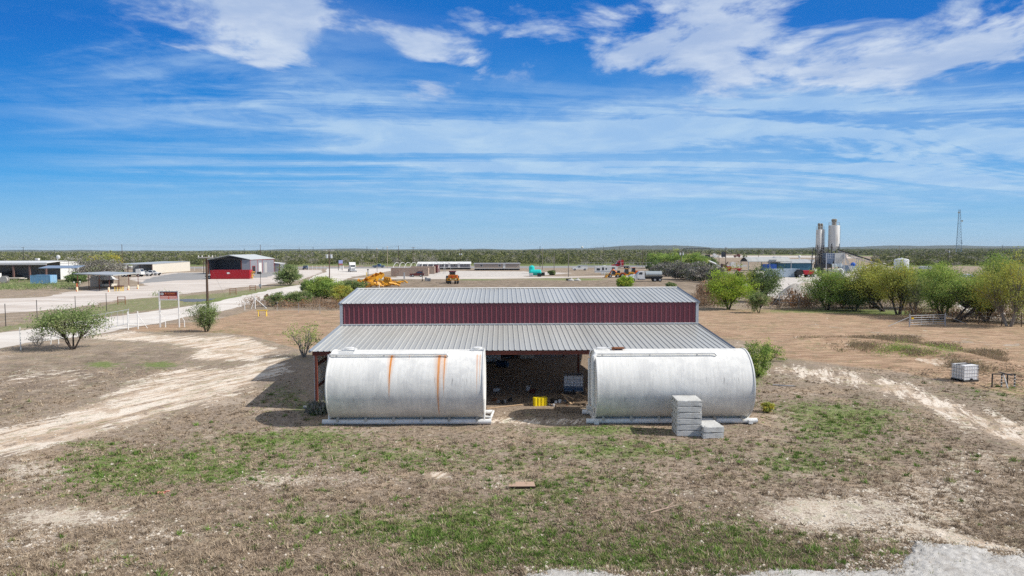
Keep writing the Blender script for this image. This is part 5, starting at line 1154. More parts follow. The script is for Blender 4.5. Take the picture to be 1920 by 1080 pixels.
def boxtruck(label, px, py, rz, cm, bm_, bh=1.5, bl=5.0):
    t = vgroup('flatbed_truck', label, 'truck', px, py, rz)
    b = MB().prism([(1.6, .8), (1.6, 2.6), (2.9, 2.6), (3.3, 1.7), (3.4, .8)], -1.1, 1.1, 'y'); b.build('cab', cm, t)
    b = MB().prism([(2.92, 2.5), (3.25, 1.75), (3.3, 1.77), (2.98, 2.52)], -.95, .95, 'y'); b.build('windscreen', glass, t)
    b = MB().box(-bl + 1.5, 1.5, -1.15, 1.15, 1.0, 1.0 + bh); b.build('load_bed', bm_, t); b = MB().box(-bl + 1.6, 3.2, -.5, .5, .7, .98); b.build('chassis', dark_steel, t)
    wheels(t, (2.4, -1.6, -2.7), 1.12, .5); return t
boxtruck('blue-white truck parked second from left under the distant dark canopy', 1312, 483.2, R(200), lblue, rust, .8)
boxtruck('white truck with black tank beside the white semi under the distant canopy', 1324, 483, R(185), white, black, 1.8)
boxtruck('white truck with flat red load bed beside the parked canopy pickups', 249, 519, R(0), white, mat('dull_red_bed', (.12, .03, .02), .6), .3)
boxtruck('blue flatbed truck with white cab in front of the open white-roofed barn', 50, 521, R(170), white, blue, .9, 6.5)
def container(label, px0, px1, py, hpx, m, rz=0, name='shipping_container', D=2.44, logo=False, doors=True, Y=None, z0=0.1, cat='container', group=None):
    xa, ya, _ = gp(px0, py); s_ = ya / F
    if Y: s_ = Y / F; xa = at(px0, py, Y)[0]; ya = Y
    L_ = (px1 - px0) * s_; H = hpx * s_; t = thing(name, label, cat, (xa, ya, z0), rz, group)
    n = int(L_ / .3); pts = []
    b = MB(); b.box(.02, L_ - .02, .05, D - .02, .1, H - .05)
    b.build('inner_shell', m, t)
    b = MB()
    for k in range(n): x = .12 + k * (L_ - .24) / max(1, n - 1); b.box(x - .07, x + .05, .0, .05, .16, H - .14); 
    b.build('corrugation', m, t)
    b = MB()
    for z in (0, H - .12): b.box(0, L_, -.02, .06, z, z + .12); b.box(0, L_, D - .06, D + .02, z, z + .12)
    for x in (0, L_ - .14): b.box(x, x + .14, -.024, .08, .121, H - .121); b.box(x, x + .14, D - .08, D + .024, .121, H - .121)
    b.build('frame_rails', m, t)
    if doors:
        for y0 in (.08, D / 2 + .02): b = MB().box(L_ - .018, L_ + .03, y0, y0 + D / 2 - .1, .14, H - .14); b.build('door', m, t)
    if logo:
        b = MB(); x = L_ * .46; z = H * .62
        b.prism([(x - .45, z + .3), (x + .1, z + .34), (x + .55, z + .02), (x + .2, z - .08), (x - .1, z - .25), (x - .3, z - .2), (x - .5, z + .02)], -.04, -.025, 'y'); b.build('white_emblem', white, t)
    return t
container('long bright red shipping container with small white emblem', 395, 468, 523.5, 16.5, red, R(1), logo=True)
container('faded light blue shipping container in the weeds at left', 57, 96, 533, 16.5, lblue, R(-3))
beige = mat('rusty_beige_container', (.43, .33, .26), .7, dirt=(.34, .15, .10), dirt_amt=.45, stretch=(1, 1, .3))
container('long beige rust-stained shipping container in front of the hoop frames', 733, 803, 518, 15, beige, 0)
container('second beige shipping container behind the stained one', 770, 815, 514, 14, beige, 0, D=2.2)
container('dark red shipping container end behind the beige ones', 812, 820, 512, 14, mat('dark_red_container', (.13, .03, .025), .6), 0, D=8)
container('long white-blue box trailer before the blue yard buildings', 1440, 1500, 520, 15, mat('pale_blue_trailer', (.50, .58, .64), .5), R(1), name='box_trailer', cat='trailer')
container('yellow-tan container standing beneath the distant dark canopy', 1295, 1309, 481.5, 3.6, tan, 0, doors=False)
container('blue container under the arched roof', 1431, 1456, 508, 12, blue, 0, Y=262)
t = vgroup('container_chassis', 'black wheeled trailer end sticking out left of the red container', 'trailer', 392, 523, 0)
b = MB().box(-1.2, .3, -.1, 2.2, .7, .95); b.build('deck', dark_steel, t); wheels(t, (.6, 1.5), 1.2, .5)
simple('pipe_stand', 'cluster of yellow pipe flanges at the right end of the red container', 'pipes', 471, 523, lambda b: [b.tube((x, y_, z), (x + .7, y_, z), .16, .16, 8) for x, y_, z in ((0, 0, .5), (.2, .3, 1.1), (0, .2, 1.7), (.4, 0, 2.1))] + [b.box(.2, .3, -.1, .4, 0, 2.2)], mat('flange_yellow', (.70, .42, .08), .6))

# ------------------------------------------------------------------ buildings of the yards
def pos3(px, py, z): return G(px, py, z)
def quadroof(b, pts, th=.12):
    v_ = [tuple(p) for p in pts] + [(p[0], p[1], p[2] - th) for p in pts]; n = len(pts)
    return b.add(v_, [tuple(range(n)), tuple(range(n, 2 * n))[::-1]] + [(i, (i + 1) % n, n + (i + 1) % n, n + i) for i in range(n)])
# flat canopy
cz = 3.55; cr = [(*G(137, 512.3, cz), cz), (*G(212, 515.3, cz), cz), (*G(262, 511.3, cz), cz), (*G(200, 508.9, cz), cz)]
o0 = Vector((cr[1][0], cr[1][1], 0)); t = thing('flat_canopy', 'flat grey metal canopy on thin posts over the tan cabin', 'canopy', tuple(o0), 0)
loc_ = lambda p: (p[0] - o0.x, p[1] - o0.y, p[2])
b = MB(); quadroof(b, [loc_(p) for p in cr], .22); b.build('roof', grey_roof, t)
for px, py in ((146.5, 546), (205.5, 546), (242, 543), (259.5, 541), (167, 543), (187, 545), (223.5, 542)):
    x, y, _ = gp(px, py); b = MB().tube((x - o0.x, y - o0.y, 0), (x - o0.x, y - o0.y, cz - .2), .07, .07, 6); b.build('post', oxide, t)
ob = mat('bollard_cream', (.74, .60, .40), .6)
for px, py, lb in ((146, 546.5, 'leftmost'), (205.5, 547, 'tallest middle'), (242, 543.8, 'third from left'), (259.5, 541.8, 'rightmost')):
    x, y, _ = gp(px, py); tt = thing('bollard', f'cream and orange round bollard at a canopy post, {lb} one', 'bollard', (x, y - .25, 0), 0, 'bollards at the canopy posts')
    b = MB().lathe([(.2, 0), (.2, .85), (.15, .95), (0, .98)], (0, 0, 0), 12); b.build('shaft', ob, tt, True); b = MB().lathe([(.205, .0), (.205, .3), (.19, .3)], (-.01, 0, 0), 12); b.build('orange_band', orange, tt)
simple('orange_post', 'short orange post on top of leftmost canopy bollard', 'post', 145.8, 546.3, lambda b: b.tube((-.15, 0, .95), (-.15, 0, 1.75), .08, .08, 8), orange)
t = vgroup('picnic_table', 'dark-topped table on yellow legs beside the canopy', 'table', 223.5, 546, R(10))
b = MB().box(-.85, .85, -.4, .4, 1.0, 1.2); b.build('top', mat('brown_top', (.10, .03, .02), .7), t)
for x in (-.75, -.25, .3, .75): b = MB().tube((x, -.3, 0), (x, -.3, 1.0), .07, .07, 4); b.tube((x, .3, 0), (x, .3, 1.0), .07, .07, 4); b.build('leg', yp, t)
# tan cabin
x0, y0, _ = gp(184, 538.5); s_ = y0 / F; t = thing('tan_cabin', 'small tan gabled cabin with white roof and dark porch under the canopy', 'cabin', (x0, y0, 0), R(-28))
b = MB().prism([(0, .1), (0, 2.0), (-1.6, 2.65), (-3.2, 2.0), (-3.2, .1)], 0, 4.0, 'y'); b.build('wall', tan, t)
for xa, xb in ((.15, -1.6), (-3.35, -1.6)): b = MB(); quadroof(b, [(xa, -.15, 1.98), (xb, -.15, 2.70), (xb, 4.2, 2.70), (xa, 4.2, 1.98)], .06); b.build('roof', white, t)
b = MB().box(.0, .03, 1.0, 3.6, .75, 1.85); b.build('painted_porch_opening', black, t); b = MB().box(.0, 1.3, .6, 3.8, .15, .7); b.build('porch_base', cream, t)  # opening is a black sheet on the wall, painting the shade inside
b = MB(); quadroof(b, [(0, .3, 1.98), (0, 4.1, 1.98), (1.5, 4.1, 1.75), (1.5, .3, 1.75)], .05); b.build('porch_roof', white, t)
for y_ in (.4, 2.2, 4.0): b = MB().tube((1.4, y_, 0), (1.4, y_, 1.72), .04, .04, 5); b.build('porch_post', oxide, t)
# open barn far left
t = thing('open_barn', 'long open-fronted barn with white roof at the far left', 'barn', (at(88, 520, 200)[0], 200, 0), 0)
b = MB(); quadroof(b, [(0.3, -.3, 5.2), (-46, -.3, 5.2), (-46, 7, 5.7), (.3, 7, 5.7)], .15); b.build('roof', white, t)
b = MB().box(-46, .3, -.36, -.3, 4.6, 5.25); b.build('fascia', white, t)
b = MB(); quadroof(b, [(0.3, 7, 5.7), (-46, 7, 5.7), (-46, 15, 5.2), (.3, 15, 5.2)], .15); b.build('roof', white, t)
b = MB().box(-46, .1, 9.8, 10, 0, 5.4); b.build('back_wall', mat('barn_grey_panel', (.20, .21, .22), .7), t)  # plain grey back wall
b = MB().prism([(6, 0), (6, 5.5), (7, 5.55), (15, 5.0), (15, 0)], 0, .1, 'x'); b.build('side_wall', white, t)
for px in (-25, 26, 56.5, 87): x = at(px, 520, 200)[0] - at(88, 520, 200)[0]; b = MB().box(x - .2, x + .2, -.2, .2, 0, 4.7); b.build('post', mat('brown_column', (.17, .10, .085), .7), t)
simple('roof_vent', 'small white vent box on the far left barn roof', 'vent', 46, 520, lambda b: b.box(-.5, .5, 6, 7, 5.5, 6.2), white)
simple('satellite_dish', 'white satellite dish on the far left barn roof', 'dish', 78, 522, lambda b: (b.lathe([(.0, 0), (.4, .08), (.7, .3)], (0, 8, 6.6), 12, 'y'), b.tube((0, 8, 5.5), (0, 8.1, 6.6), .05)), white)
t = vgroup('site_office', 'small white box building before the barn at left', 'office', 80, 521, 0)
b = MB().box(-1.5, 1.9, 0, 3, .3, 3.5); b.build('wall', mat('office_white', (.60, .62, .66), .6), t); b = MB(); quadroof(b, [(-1.7, -.3, 3.5), (3.6, -.3, 3.9), (3.6, 3.4, 3.9), (-1.7, 3.4, 3.5)], .12); b.build('roof', white, t); b = MB().box(2.2, 3.6, 0, 3, .3, 3.0); b.build('annex', white, t)
t = thing('small_carport', 'low blue-grey carport roof over a yellow machine at left', 'carport', (at(72, 516, 190)[0], 190, 0), 0)
b = MB(); quadroof(b, [(0, 0, 3.9), (10.6, 0, 3.9), (10.6, 4, 4.5), (0, 4, 4.5)], .12); b.build('roof', mat('blue_grey_roof', (.22, .28, .37), .4), t)
for x in (.3, 5, 10.3): b = MB().tube((x, .2, 0), (x, .2, 3.8), .09, .09, 6); b.build('post', dark_steel, t)
def loader(label, px, py, rz, m, sc_=1.0, bm_=None, name='wheel_loader', Y=None):
    t = vgroup(name, label, 'loader', px, py, rz); 
    b = MB().prism([(-2.6, .8), (-2.6, 1.9), (-.8, 2.0), (-.8, 1.2), (1.2, 1.2), (1.4, .8)], -.8, .8, 'y'); b.build('chassis', m, t)
    b = MB().prism([(-.8, 1.3), (-.7, 3.0), (.5, 3.0), (.8, 1.3)], -.65, .65, 'y'); b.build('cab', glass, t); b = MB().box(-.85, .7, -.75, .75, 3.0, 3.12); b.build('cab_roof', m, t)
    b = MB(); 
    for s_ in (-.5, .5): b.tube((1.0, s_, 1.4), (2.8, s_, .8), .13, .13, 4)
    b.build('lift_arm', m, t)
    b = MB().prism([(2.8, .1), (2.6, 1.2), (3.0, 1.4), (3.8, .15), (3.8, .05)], -1.25, 1.25, 'y'); b.build('bucket', bm_ or m, t)
    wheels(t, (-1.7, 1.5), 1.2, .72, .45); t.scale = (sc_,) * 3; return t
loader('yellow loader parked under the low carport at left', 114, 516, R(175), mat('forklift_yellow', (.75, .55, .05), .5), .75)
simple('blue_pump', 'small blue machine left of the yellow loader under the carport', 'pump', 103, 515.5, lambda b: (b.obox((0, 0, 1.4), (1.4, 1, 1.6)), b.tube((-.5, 0, 2.3), (.5, 0, 2.3), .4, .4, 8), b.box(-.8, .8, -.5, .5, .2, .5)), blue)
t = vgroup('flat_trailer', 'pale empty flat trailer in the weeds at the left edge', 'trailer', 26, 528, R(3)); b = MB().box(-4.2, 2.2, -1.2, 1.2, .95, 1.1); b.box(-3.9, 3.4, -.4, .4, .75, .95); b.build('deck', cream, t); b = MB().box(-4.3, -4.1, -1.2, 1.2, 1.1, 2.4); b.build('headboard', white, t); wheels(t, (-2.6, -3.6), 1.1, .45)
simple('scrap_machine', 'dark scrap machinery heap on the flat trailer at left edge', 'machine', 12, 524, lambda b: (b.obox((0, 0, 1.2), (3.2, 1.5, 1.3), (0, .2, 0)), b.tube((-1, 0, 1.8), (2, .2, 2.3), .4, .4, 8), b.obox((2.4, 0, .9), (2, 1.4, 1.0), (.1, 0, .3))), dark_steel)
simple('white_ball_tank', 'round pale cable drum near the left picture edge', 'drum', 9, 531, lambda b: (b.tube((0, -.4, 1.0), (0, .4, 1.0), .7, .7, 16), b.tube((0, -.5, 1.0), (0, -.42, 1.0), 1.0, 1.0, 18), b.tube((0, .42, 1.0), (0, .5, 1.0), 1.0, 1.0, 18)), mat('drum_grey', (.42, .40, .38), .7))
bpy.data.objects['white_ball_tank'].name = 'cable_drum'
for px, py, lb in ((139, 534, 'white pipe vent standing in grass left of canopy'), (150, 533, 'smaller white pipe vent right of the other, left of canopy')): simple('pipe_vent', lb, 'vent', px, py, lambda b: (b.tube((0, 0, 0), (0, 0, .55), .07), b.lathe([(.2, .5), (.2, .75), (0, .85)], (0, 0, 0), 8)), white)
# white-sided open shed
t = thing('open_shed', 'open shed with grey roof and sunlit cream end wall', 'shed', (at(286, 509.5, 258)[0], 258, 0), R(0)); xw = at(213, 509, 258)[0] - at(286, 509, 258)[0]
b = MB(); quadroof(b, [(.2, -.2, 3.55), (xw, -2.2, 3.55), (xw + 6, 26, 4.2), (.2, 30, 4.0)], .12); b.build('roof', grey_roof, t)
b = MB(); b.prism([(0, 0), (0, 3.45), (30, 3.9), (30, 0)], -.1, .1, 'x'); b.build('end_wall', cream, t); b = MB().box(xw, 0, 13, 13.1, 0, 3.6); b.build('back_wall', mat('liner_grey', (.38, .37, .34), .7), t)
for k in range(4): x = -.1 + xw * k / 3.2; b = MB().box(x - .12, x + .12, -.1, .1, 0, 3.4); b.build('post', mat('brown_column', (.17, .10, .085), .7), t)
t = vgroup('car_trailer', 'raised dark trailer carrying the white and silver pickups', 'trailer', 226, 510, R(2)); b = MB().box(-4, 4.6, -1.1, 1.1, 1.05, 1.22); b.build('deck', dark_steel, t); wheels(t, (-.6, .5), 1.1, .5)
# grey workshop with red trim
Kx = at(469, 512, 248)[0]; t = thing('workshop', 'grey metal workshop with white roof, red trim and open dark gable end', 'workshop', (Kx, 248, 0), 0)
HW, PK, DP = 5.35, 7.0, 25
gw = mat('grey_workshop_panel', (.27, .27, .30), .5, dirt=(.2, .2, .2), dirt_amt=.2)
b = MB(); quadroof(b, [(.25, -.4, HW), (-7.6, -.4, PK), (-7.6, DP + .3, PK), (.25, DP + .3, HW)], .14); b.build('roof', mat('white_roof_sheet', (.56, .58, .56), .45), t)
b = MB(); quadroof(b, [(-15.4, -.4, HW), (-7.6, -.4, PK), (-7.6, DP + .3, PK), (-15.4, DP + .3, HW)], .14); b.build('roof', mat('white_roof_sheet', (.56, .58, .56), .45), t)
b = MB().box(-.12, .0, 0, DP, 0, HW - .12); b.build('side_wall', gw, t)
b = MB()
for k in range(60): b.box(.0, .03, .2 + k * .41, .3 + k * .41, .02, HW - .3)
b.build('wall_rib', gw, t)
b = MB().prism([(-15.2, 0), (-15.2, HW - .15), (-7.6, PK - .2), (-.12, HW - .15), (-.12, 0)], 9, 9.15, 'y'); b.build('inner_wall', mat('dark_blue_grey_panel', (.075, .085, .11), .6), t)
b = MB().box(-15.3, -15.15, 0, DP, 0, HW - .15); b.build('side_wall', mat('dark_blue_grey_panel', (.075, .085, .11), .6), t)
b = MB(); b.box(-3, -.12, -.02, .1, 0, HW - .1); b.build('gable_return', gw, t)
for x in (-15.1, -3.1): b = MB().box(x - .15, x + .15, -.2, .15, 0, HW - .15); b.build('column', oxide, t)
b = MB()
for y_, w_ in ((.0, .12), (7.2, .1), (12, .1), (DP - .1, .12)): b.box(.03, .09, y_, y_ + w_ + .12, 0, HW - .2)
b.box(.03, .12, -.2, DP, HW - .34, HW - .18); b.build('red_trim', mat('red_trim', (.36, .03, .03), .5), t)
for y_, w_, m_ in ((8.6, 2.9, mat('door_white', (.62, .60, .57), .6)), (14.2, 2.9, mat('door_grey', (.40, .38, .36), .6))): b = MB().box(.031, .07, y_, y_ + w_, 0, 3.9); b.build('overhead_door', m_, t)
b = MB().box(.031, .06, 2.2, 4.8, 0, 2.7); dd_ = b.build('painted_doorway', black, t); b = MB(); b.box(.061, .1, 2.0, 2.2, 0, 2.9); b.box(.061, .1, 4.8, 5.0, 0, 2.9); b.box(.061, .1, 2.0, 5.0, 2.71, 2.9); b.build('door_frame', mat('red_trim', (.36, .03, .03), .5), dd_)  # open door drawn as a black panel, its dark interior painted
t = thing('lean_annex', 'small grey annex with pale roof at far end of the workshop', 'annex', (Kx, 248 + DP + .5, 0), 0)
b = MB().box(-3, 2.2, 0, 6, 0, 3.2); b.build('wall', gw, t); b = MB(); quadroof(b, [(-3, -.2, 3.9), (2.4, -.2, 3.3), (2.4, 6.2, 3.3), (-3, 6.2, 3.9)], .1); b.build('roof', white, t); b = MB().box(2.0, 2.25, -.05, -.01, 0, 3.1); b.build('red_trim', mat('red_trim', (.36, .03, .03), .5), t)
# mobile homes
def mobile(label, px0, px1, py, hpx, m, rm, rh, wins, doors, grp='mobile homes'):
    xa, ya, _ = gp(px0, py); s_ = ya / F; L_ = (px1 - px0) * s_; H = hpx * s_; t = thing('mobile_home', label, 'mobile home', (xa, ya, 0), 0, grp)
    b = MB().box(0, L_, 0, 4.2, .7, H - rh); b.build('wall', m, t); b = MB().prism([(-.3, H - rh), (2.1, H), (4.5, H - rh)], -.2, L_ + .2, 'x'); b.build('roof', rm, t)
    b = MB().box(-.02, L_ + .02, -.03, -.0, .7, .86); b.box(-.02, .14, -.03, -.0, .861, H - rh - .01); b.box(L_ - .14, L_ + .02, -.03, -.0, .861, H - rh - .01); b.build('trim', white, t)
    for k in range(10): x = .6 + k * (L_ - 1.2) / 9; b = MB().box(x - .2, x + .2, .1, .5, 0, .7); b.build('pier', dark_steel, t)
    b = MB(); b = MB().box(.1, L_ - .1, .5, 4, .02, .69); b.build('crawl_space_shade', black, t)  # black block painting the shade beneath the floor
    for w_ in wins:
        x = L_ * w_; b = MB().box(x - .55, x + .55, -.05, -.001, 1.5, 2.4); o = b.build('window', white, t); b = MB().box(x - .42, x + .42, -.07, -.051, 1.6, 2.3); b.build('pane', glass, o)
    for w_ in doors: x = L_ * w_; b = MB().box(x - .5, x + .5, -.06, -.001, .75, 2.8); b.build('door', white, t)
    return t
mobile('long grey mobile home with thick white roof', 783, 882, 505.5, 14.5, grey_s, white, .95, (.12, .38, .48, .70, .9), (.02, .60, .78))
mobile('long tan mobile home with low grey roof, right of the grey one', 889, 975, 507, 14, tan, grey_s, .45, (.16, .555), (.655,))
# hoop house frame
xa, ya, _ = gp(737, 514); s_ = ya / F; t = thing('hoop_frame', 'row of bare white hoops of an uncovered greenhouse behind the containers', 'hoop house', (xa, ya, 0), 0)
for k in range(10):
    b = MB(); x = k * 2.0; z0 = 1.9; pts = [(x + 1.9 * (1 - math.cos(a_ * math.pi / 12)) * .5, 6 * a_ / 12, z0 + 2.2 * math.sin(a_ * math.pi / 12)) for a_ in range(13)]; b.pipe([(x, 0, 0)] + pts + [(x + 1.9, 6, 0)], .065, 5); b.build('hoop', white if k < 7 else steel, t)
# teal tanks
t = vgroup('teal_tank', 'large teal plastic tank lying on its side', 'tank', 1004, 517.5, R(0), 'teal plastic tanks')
b = MB().lathe([(0, -1.9), (.7, -1.85), (.95, -1.6), (.95, 1.6), (.7, 1.85), (0, 1.9)], (0, 0, 1.15), 16, 'x'); b.build('shell', teal, t, True); b = MB(); b.box(-1.6, -1.3, -.9, .9, 0, .5); b.box(1.3, 1.6, -.9, .9, 0, .5); b.build('cradle', teal, t)
t = vgroup('teal_tank', 'smaller teal plastic tank standing behind and left of the large one', 'tank', 997, 513, R(0), 'teal plastic tanks'); b = MB().lathe([(1.0, .0), (1.0, 2.4), (.7, 2.75), (.25, 2.9), (0, 2.9)], (0, 0, 0), 16); b.build('shell', teal, t, True); b = MB().lathe([(.25, 2.9), (.25, 3.0), (0, 3.0)], (0, 0, 0), 10); b.build('lid', teal, t)
ibc(996, 518.5, 'tiny caged tote standing before the teal tanks', 0)
for px, py, lb in ((1011, 519, 'open black crate in front of the large teal tank'), (1018, 517, 'black crate right of the large teal tank')):
    x, y, _ = gp(px, py); b = MB(); b.box(-.6, .6, -.5, .5, 0, .12)
    for q in ((-.6, -.55, -.5, .5), (.55, .6, -.5, .5), (-.55, .55, -.5, -.45), (-.55, .55, .45, .5)): b.box(*q, .121, 1.1)
    tag(b.build('plastic_crate', black, loc=(x, y, 0)), lb, 'crate')
# tractor with seeder seen from behind
t = vgroup('road_tractor', 'tractor with dark red cab towing an orange-yellow roller toward the woods', 'tractor', 848, 531, R(90))
b = MB().prism([(.4, 1.2), (.4, 2.9), (1.7, 2.9), (2.0, 1.2)], -.75, .75, 'y'); b.build('cab', glass, t); b = MB().box(.2, 1.9, -.9, .9, 2.9, 3.12); b.build('cab_roof', mat('dark_red_paint', (.16, .02, .03), .4), t)
b = MB().prism([(1.9, .9), (1.9, 1.9), (3.8, 1.7), (3.9, .9)], -.5, .5, 'y'); b.build('engine_hood', mat('dark_red_paint', (.16, .02, .03), .4), t)
for s_ in (-1, 1): b = MB().tube((.9, s_ * 1.1, .95), (.9, s_ * 1.65, .95), .95, .95, 18); o = b.build('rear_wheel', tyre, t, True); b = MB().tube((.9, s_ * 1.66, .95), (.9, s_ * 1.69, .95), .45, .45, 12); b.build('rim', steel, o)
for s_ in (-1, 1): b = MB().tube((3.2, s_ * .9, .6), (3.2, s_ * 1.3, .6), .6, .6, 14); b.build('front_wheel', tyre, t, True)
x, y, _ = gp(849, 532.5); t = thing('pull_roller', 'orange-yellow hopper roller with four rubber wheels behind the tractor', 'roller', (x, y, 0), 0)
b = MB(); b.box(-1.55, 1.55, -.1, .05, .9, 1.05); b.box(-1.55, 1.55, -.1, .05, 1.35, 1.5); b.box(-1.5, -1.35, -.05, 1.8, .9, 1.5); b.box(1.35, 1.5, -.05, 1.8, .9, 1.5)
for k in range(8): x_ = -1.1 + k * .32; b.box(x_ - .035, x_ + .035, -.05, .02, 1.5, 2.25)
b.box(-1.2, 1.3, -.05, .03, 2.251, 2.33); b.build('frame', cat_yellow, t); b = MB(); b.prism([(.1, 1.5), (.1, 2.2), (1.6, 2.2), (1.4, 1.5)], -1.1, 1.2, 'x'); b.build('hopper', orange, t)
b = MB().box(-.2, .15, -.12, -.06, 1.65, 1.95); b.build('warning_lamp', mat('signal_red', (.7, .03, .02), .4), t)
for x_ in (-1.2, -.6, .6, 1.2): b = MB().tube((x_ - .2, .2, .45), (x_ + .2, .2, .45), .45, .45, 14); b.build('wheel', tyre, t, True)
# heap of yellow attachments
lr = random.Random(17)
def bucket(px, py, z, s_, rot, lb):
    x, y, _ = gp(px, py); t = MB(); w_ = .05
    t.prism([(-.5, 0), (-.6, .9), (-.5, 1.0), (-.45, .9), (-.38, .1), (.45, .06), (.62, .5), (.68, .48), (.55, 0)], -.6, .6, 'y')
    t.prism([(-.5, .02), (-.55, .9), (.6, .45), (.5, .02)], -.62, -.57, 'y'); t.prism([(-.5, .02), (-.55, .9), (.6, .45), (.5, .02)], .57, .62, 'y')
    for q in (-.3, 0, .3): t.box(-.68, -.56, q - .06, q + .06, .5, .95)
    o = t.build('digger_bucket', cat_yellow, loc=(x, y, z)); o.scale = (s_,) * 3; o.rotation_euler = rot; tag(o, lb, 'bucket', 'yellow buckets in the heap'); return o
BK = [(715, 526, 1.1, 1.5, (.3, -.9, .5), 'yellow bucket at the top right of the heap'), (707, 528, 1.0, 1.6, (.25, -.8, .7), 'yellow bucket left of the top one in the heap'), (699, 531, .9, 1.5, (.2, -.7, .4), 'yellow bucket third from the top of the heap'),
      (693, 533, .5, 1.3, (.1, -.5, .9), 'yellow bucket in the middle of the heap slope'), (688, 537, .7, 1.5, (.3, -.9, .5), 'large square yellow bucket left of the heap middle'), (681, 536, .4, 1.1, (.2, -.4, .1), 'dark-shaded yellow bucket left in the heap'), (672, 538, .5, 1.2, (.4, .6, .2), 'open yellow bucket near the left end of the heap'), (727, 536, .5, 1.5, (.1, .3, 1.2), 'tilted yellow bucket before the heap centre')]
for q in BK: bucket(q[0], q[1], q[2], q[3], q[4], q[5])
def armpiece(px, py, z, L_, rot, k):
    x, y, _ = gp(px, py); b = MB(); h = L_ / 2
    pr = [(-h, -.12), (-h * .3, .05), (h * .35, .1), (h, -.12), (h, .12), (h * .3, .42), (-h * .25, .36), (-h, .14)]
    b.prism(pr, -.14, .14, 'y'); b.tube((-h, -.25, 0), (-h, .25, 0), .16, .16, 8); b.tube((h, -.25, 0), (h, .25, 0), .16, .16, 8)
    if k % 2: b.beam((0, -.4, .2), (0, .4, .3), .2); b.box(-.3, .3, -.45, -.38, -.2, .5)
    o = b.build('machine_arm', cat_yellow if k % 5 else mat('machine_brown', (.16, .05, .03), .7), loc=(x, y, z)); o.rotation_euler = rot; return tag(o, 'curved yellow machine arm lying jumbled in the heap', 'machine arm', 'yellow machine arms in the heap')
for k in range(34):
    px = lr.uniform(668, 752); f_ = (px - 668) / 84; py = 541 - 6 * f_ + lr.uniform(-4, 2); z = lr.uniform(.25, 1.15 - .3 * abs(f_ - .4))
    armpiece(px, py, z, lr.uniform(1.6, 2.8), (lr.uniform(-.6, .6), lr.uniform(-.4, .4), lr.uniform(-.7, .9)), k)
armpiece(664, 540, .35, 2.6, (0, .15, .2), 1); armpiece(757, 531, .35, 2.2, (0, .1, -.6), 2)
# scrap engine, round weights
simple('engine_scrap', 'grey engine block scrap on the dirt left of the tractor', 'engine', 802, 527.5, lambda b: (b.obox((0, 0, .5), (1.3, .8, .7), (.1, .1, .3)), b.tube((-.7, 0, .5), (.8, .1, .6), .3, .25, 8), b.tube((.4, -.4, .4), (.4, .5, .4), .4, .4, 10), b.obox((-.5, 0, .9), (.5, .5, .3), (.3, .2, 0))), mat('engine_grey', (.25, .26, .28), .5, .4, dirt=(.02, .02, .02), dirt_amt=.7))
for px, lb in ((1071, 'pale concrete collar in the grass, left one of two, beyond the shed roof'), (1083, 'pale concrete collar in the grass, right one of two, beyond the shed roof')):
    simple('concrete_collar', lb, 'concrete ring', px, 526.5, lambda b: b.lathe([(.85, 0), (.9, .25), (.6, .4), (.3, .45), (.28, .75), (0, .78)], (0, 0, 0), 14), mat('collar_grey', (.50, .49, .46), .8), 0, 'concrete collars', 0, True)
simple('rubber_sheet', 'folded black rubber scrap left of the concrete collars', 'scrap', 1065, 526, lambda b: (b.tube((-.5, 0, .25), (.5, .1, .3), .3, .22, 8), b.obox((.1, -.3, .2), (.9, .5, .3), (.2, 0, .3))), black)
# camper trailer, flat trailers, machines
t = vgroup('camper_trailer', 'long white camper trailer parked in front of the red semi', 'camper trailer', 1134, 514.5, R(-2)); L_ = 6.6
b = MB().prism([(-L_ / 2, .6), (-L_ / 2, 2.75), (L_ / 2 + .5, 2.85), (L_ / 2 + 1.1, 2.5), (L_ / 2 + .9, 1.5), (L_ / 2 - .6, 1.3), (L_ / 2 - .9, .6)], 0, 2.4, 'y'); b.build('body', white, t)
for x, w_, z0, z1 in ((-2.2, 1.1, 1.35, 2.1), (-.6, .6, 1.4, 2.4), (.5, .4, 1.6, 2.2), (2.9, 1.0, 1.9, 2.4)): b = MB().box(x - w_ / 2, x + w_ / 2, -.02, -.001, z0, z1); b.build('window', glass, t)
b = MB().box(-L_ / 2, L_ / 2, -.015, -.001, 1.0, 1.08); b.build('stripe', trim_grey, t); b = MB().box(-.4, .4, .8, 1.5, 2.8, 3.05); b.build('roof_unit', white, t)
for x in (-.9, -.1): b = MB().tube((x, -.03, .36), (x, .25, .36), .36, .36, 12); o = b.build('wheel', white, t)
for px, lb in ((1118, 'grey flat trailer parked left of the red semi'), (1192, 'grey flat trailer with white front frame right of the red semi')):
    t = vgroup('flat_trailer', lb, 'trailer', px, 503.8, 0); b = MB().box(-7, 7, -1.2, 1.2, 1.1, 1.35); b.build('deck', steel, t)
    b = MB()
    for k in range(8): b.tube((-6.5 + k * 1.8, -1.2, 1.35), (-6.5 + k * 1.8, -1.2, 2.6), .05, .05, 4)
    b.box(-7, 7, -1.23, -1.17, 2.6, 2.66); b.build('stake', white, t); wheels(t, (5, 6.1), 1.2, .5)
t = vgroup('excavator', 'orange excavator with long boom among the machines left of water truck', 'excavator', 1163, 520, R(175)); t.scale = (.72,) * 3
b = MB(); b.obox((0, -.9, .45), (3.4, .5, .8)); b.obox((0, .9, .45), (3.4, .5, .8)); b.build('track', dark_steel, t); b = MB().prism([(-2, 1), (-2.1, 2.0), (-.2, 2.1), (-.2, 1.7), (1.4, 1.6), (1.4, 1)], -1.1, 1.1, 'y'); b.build('house', orange, t)
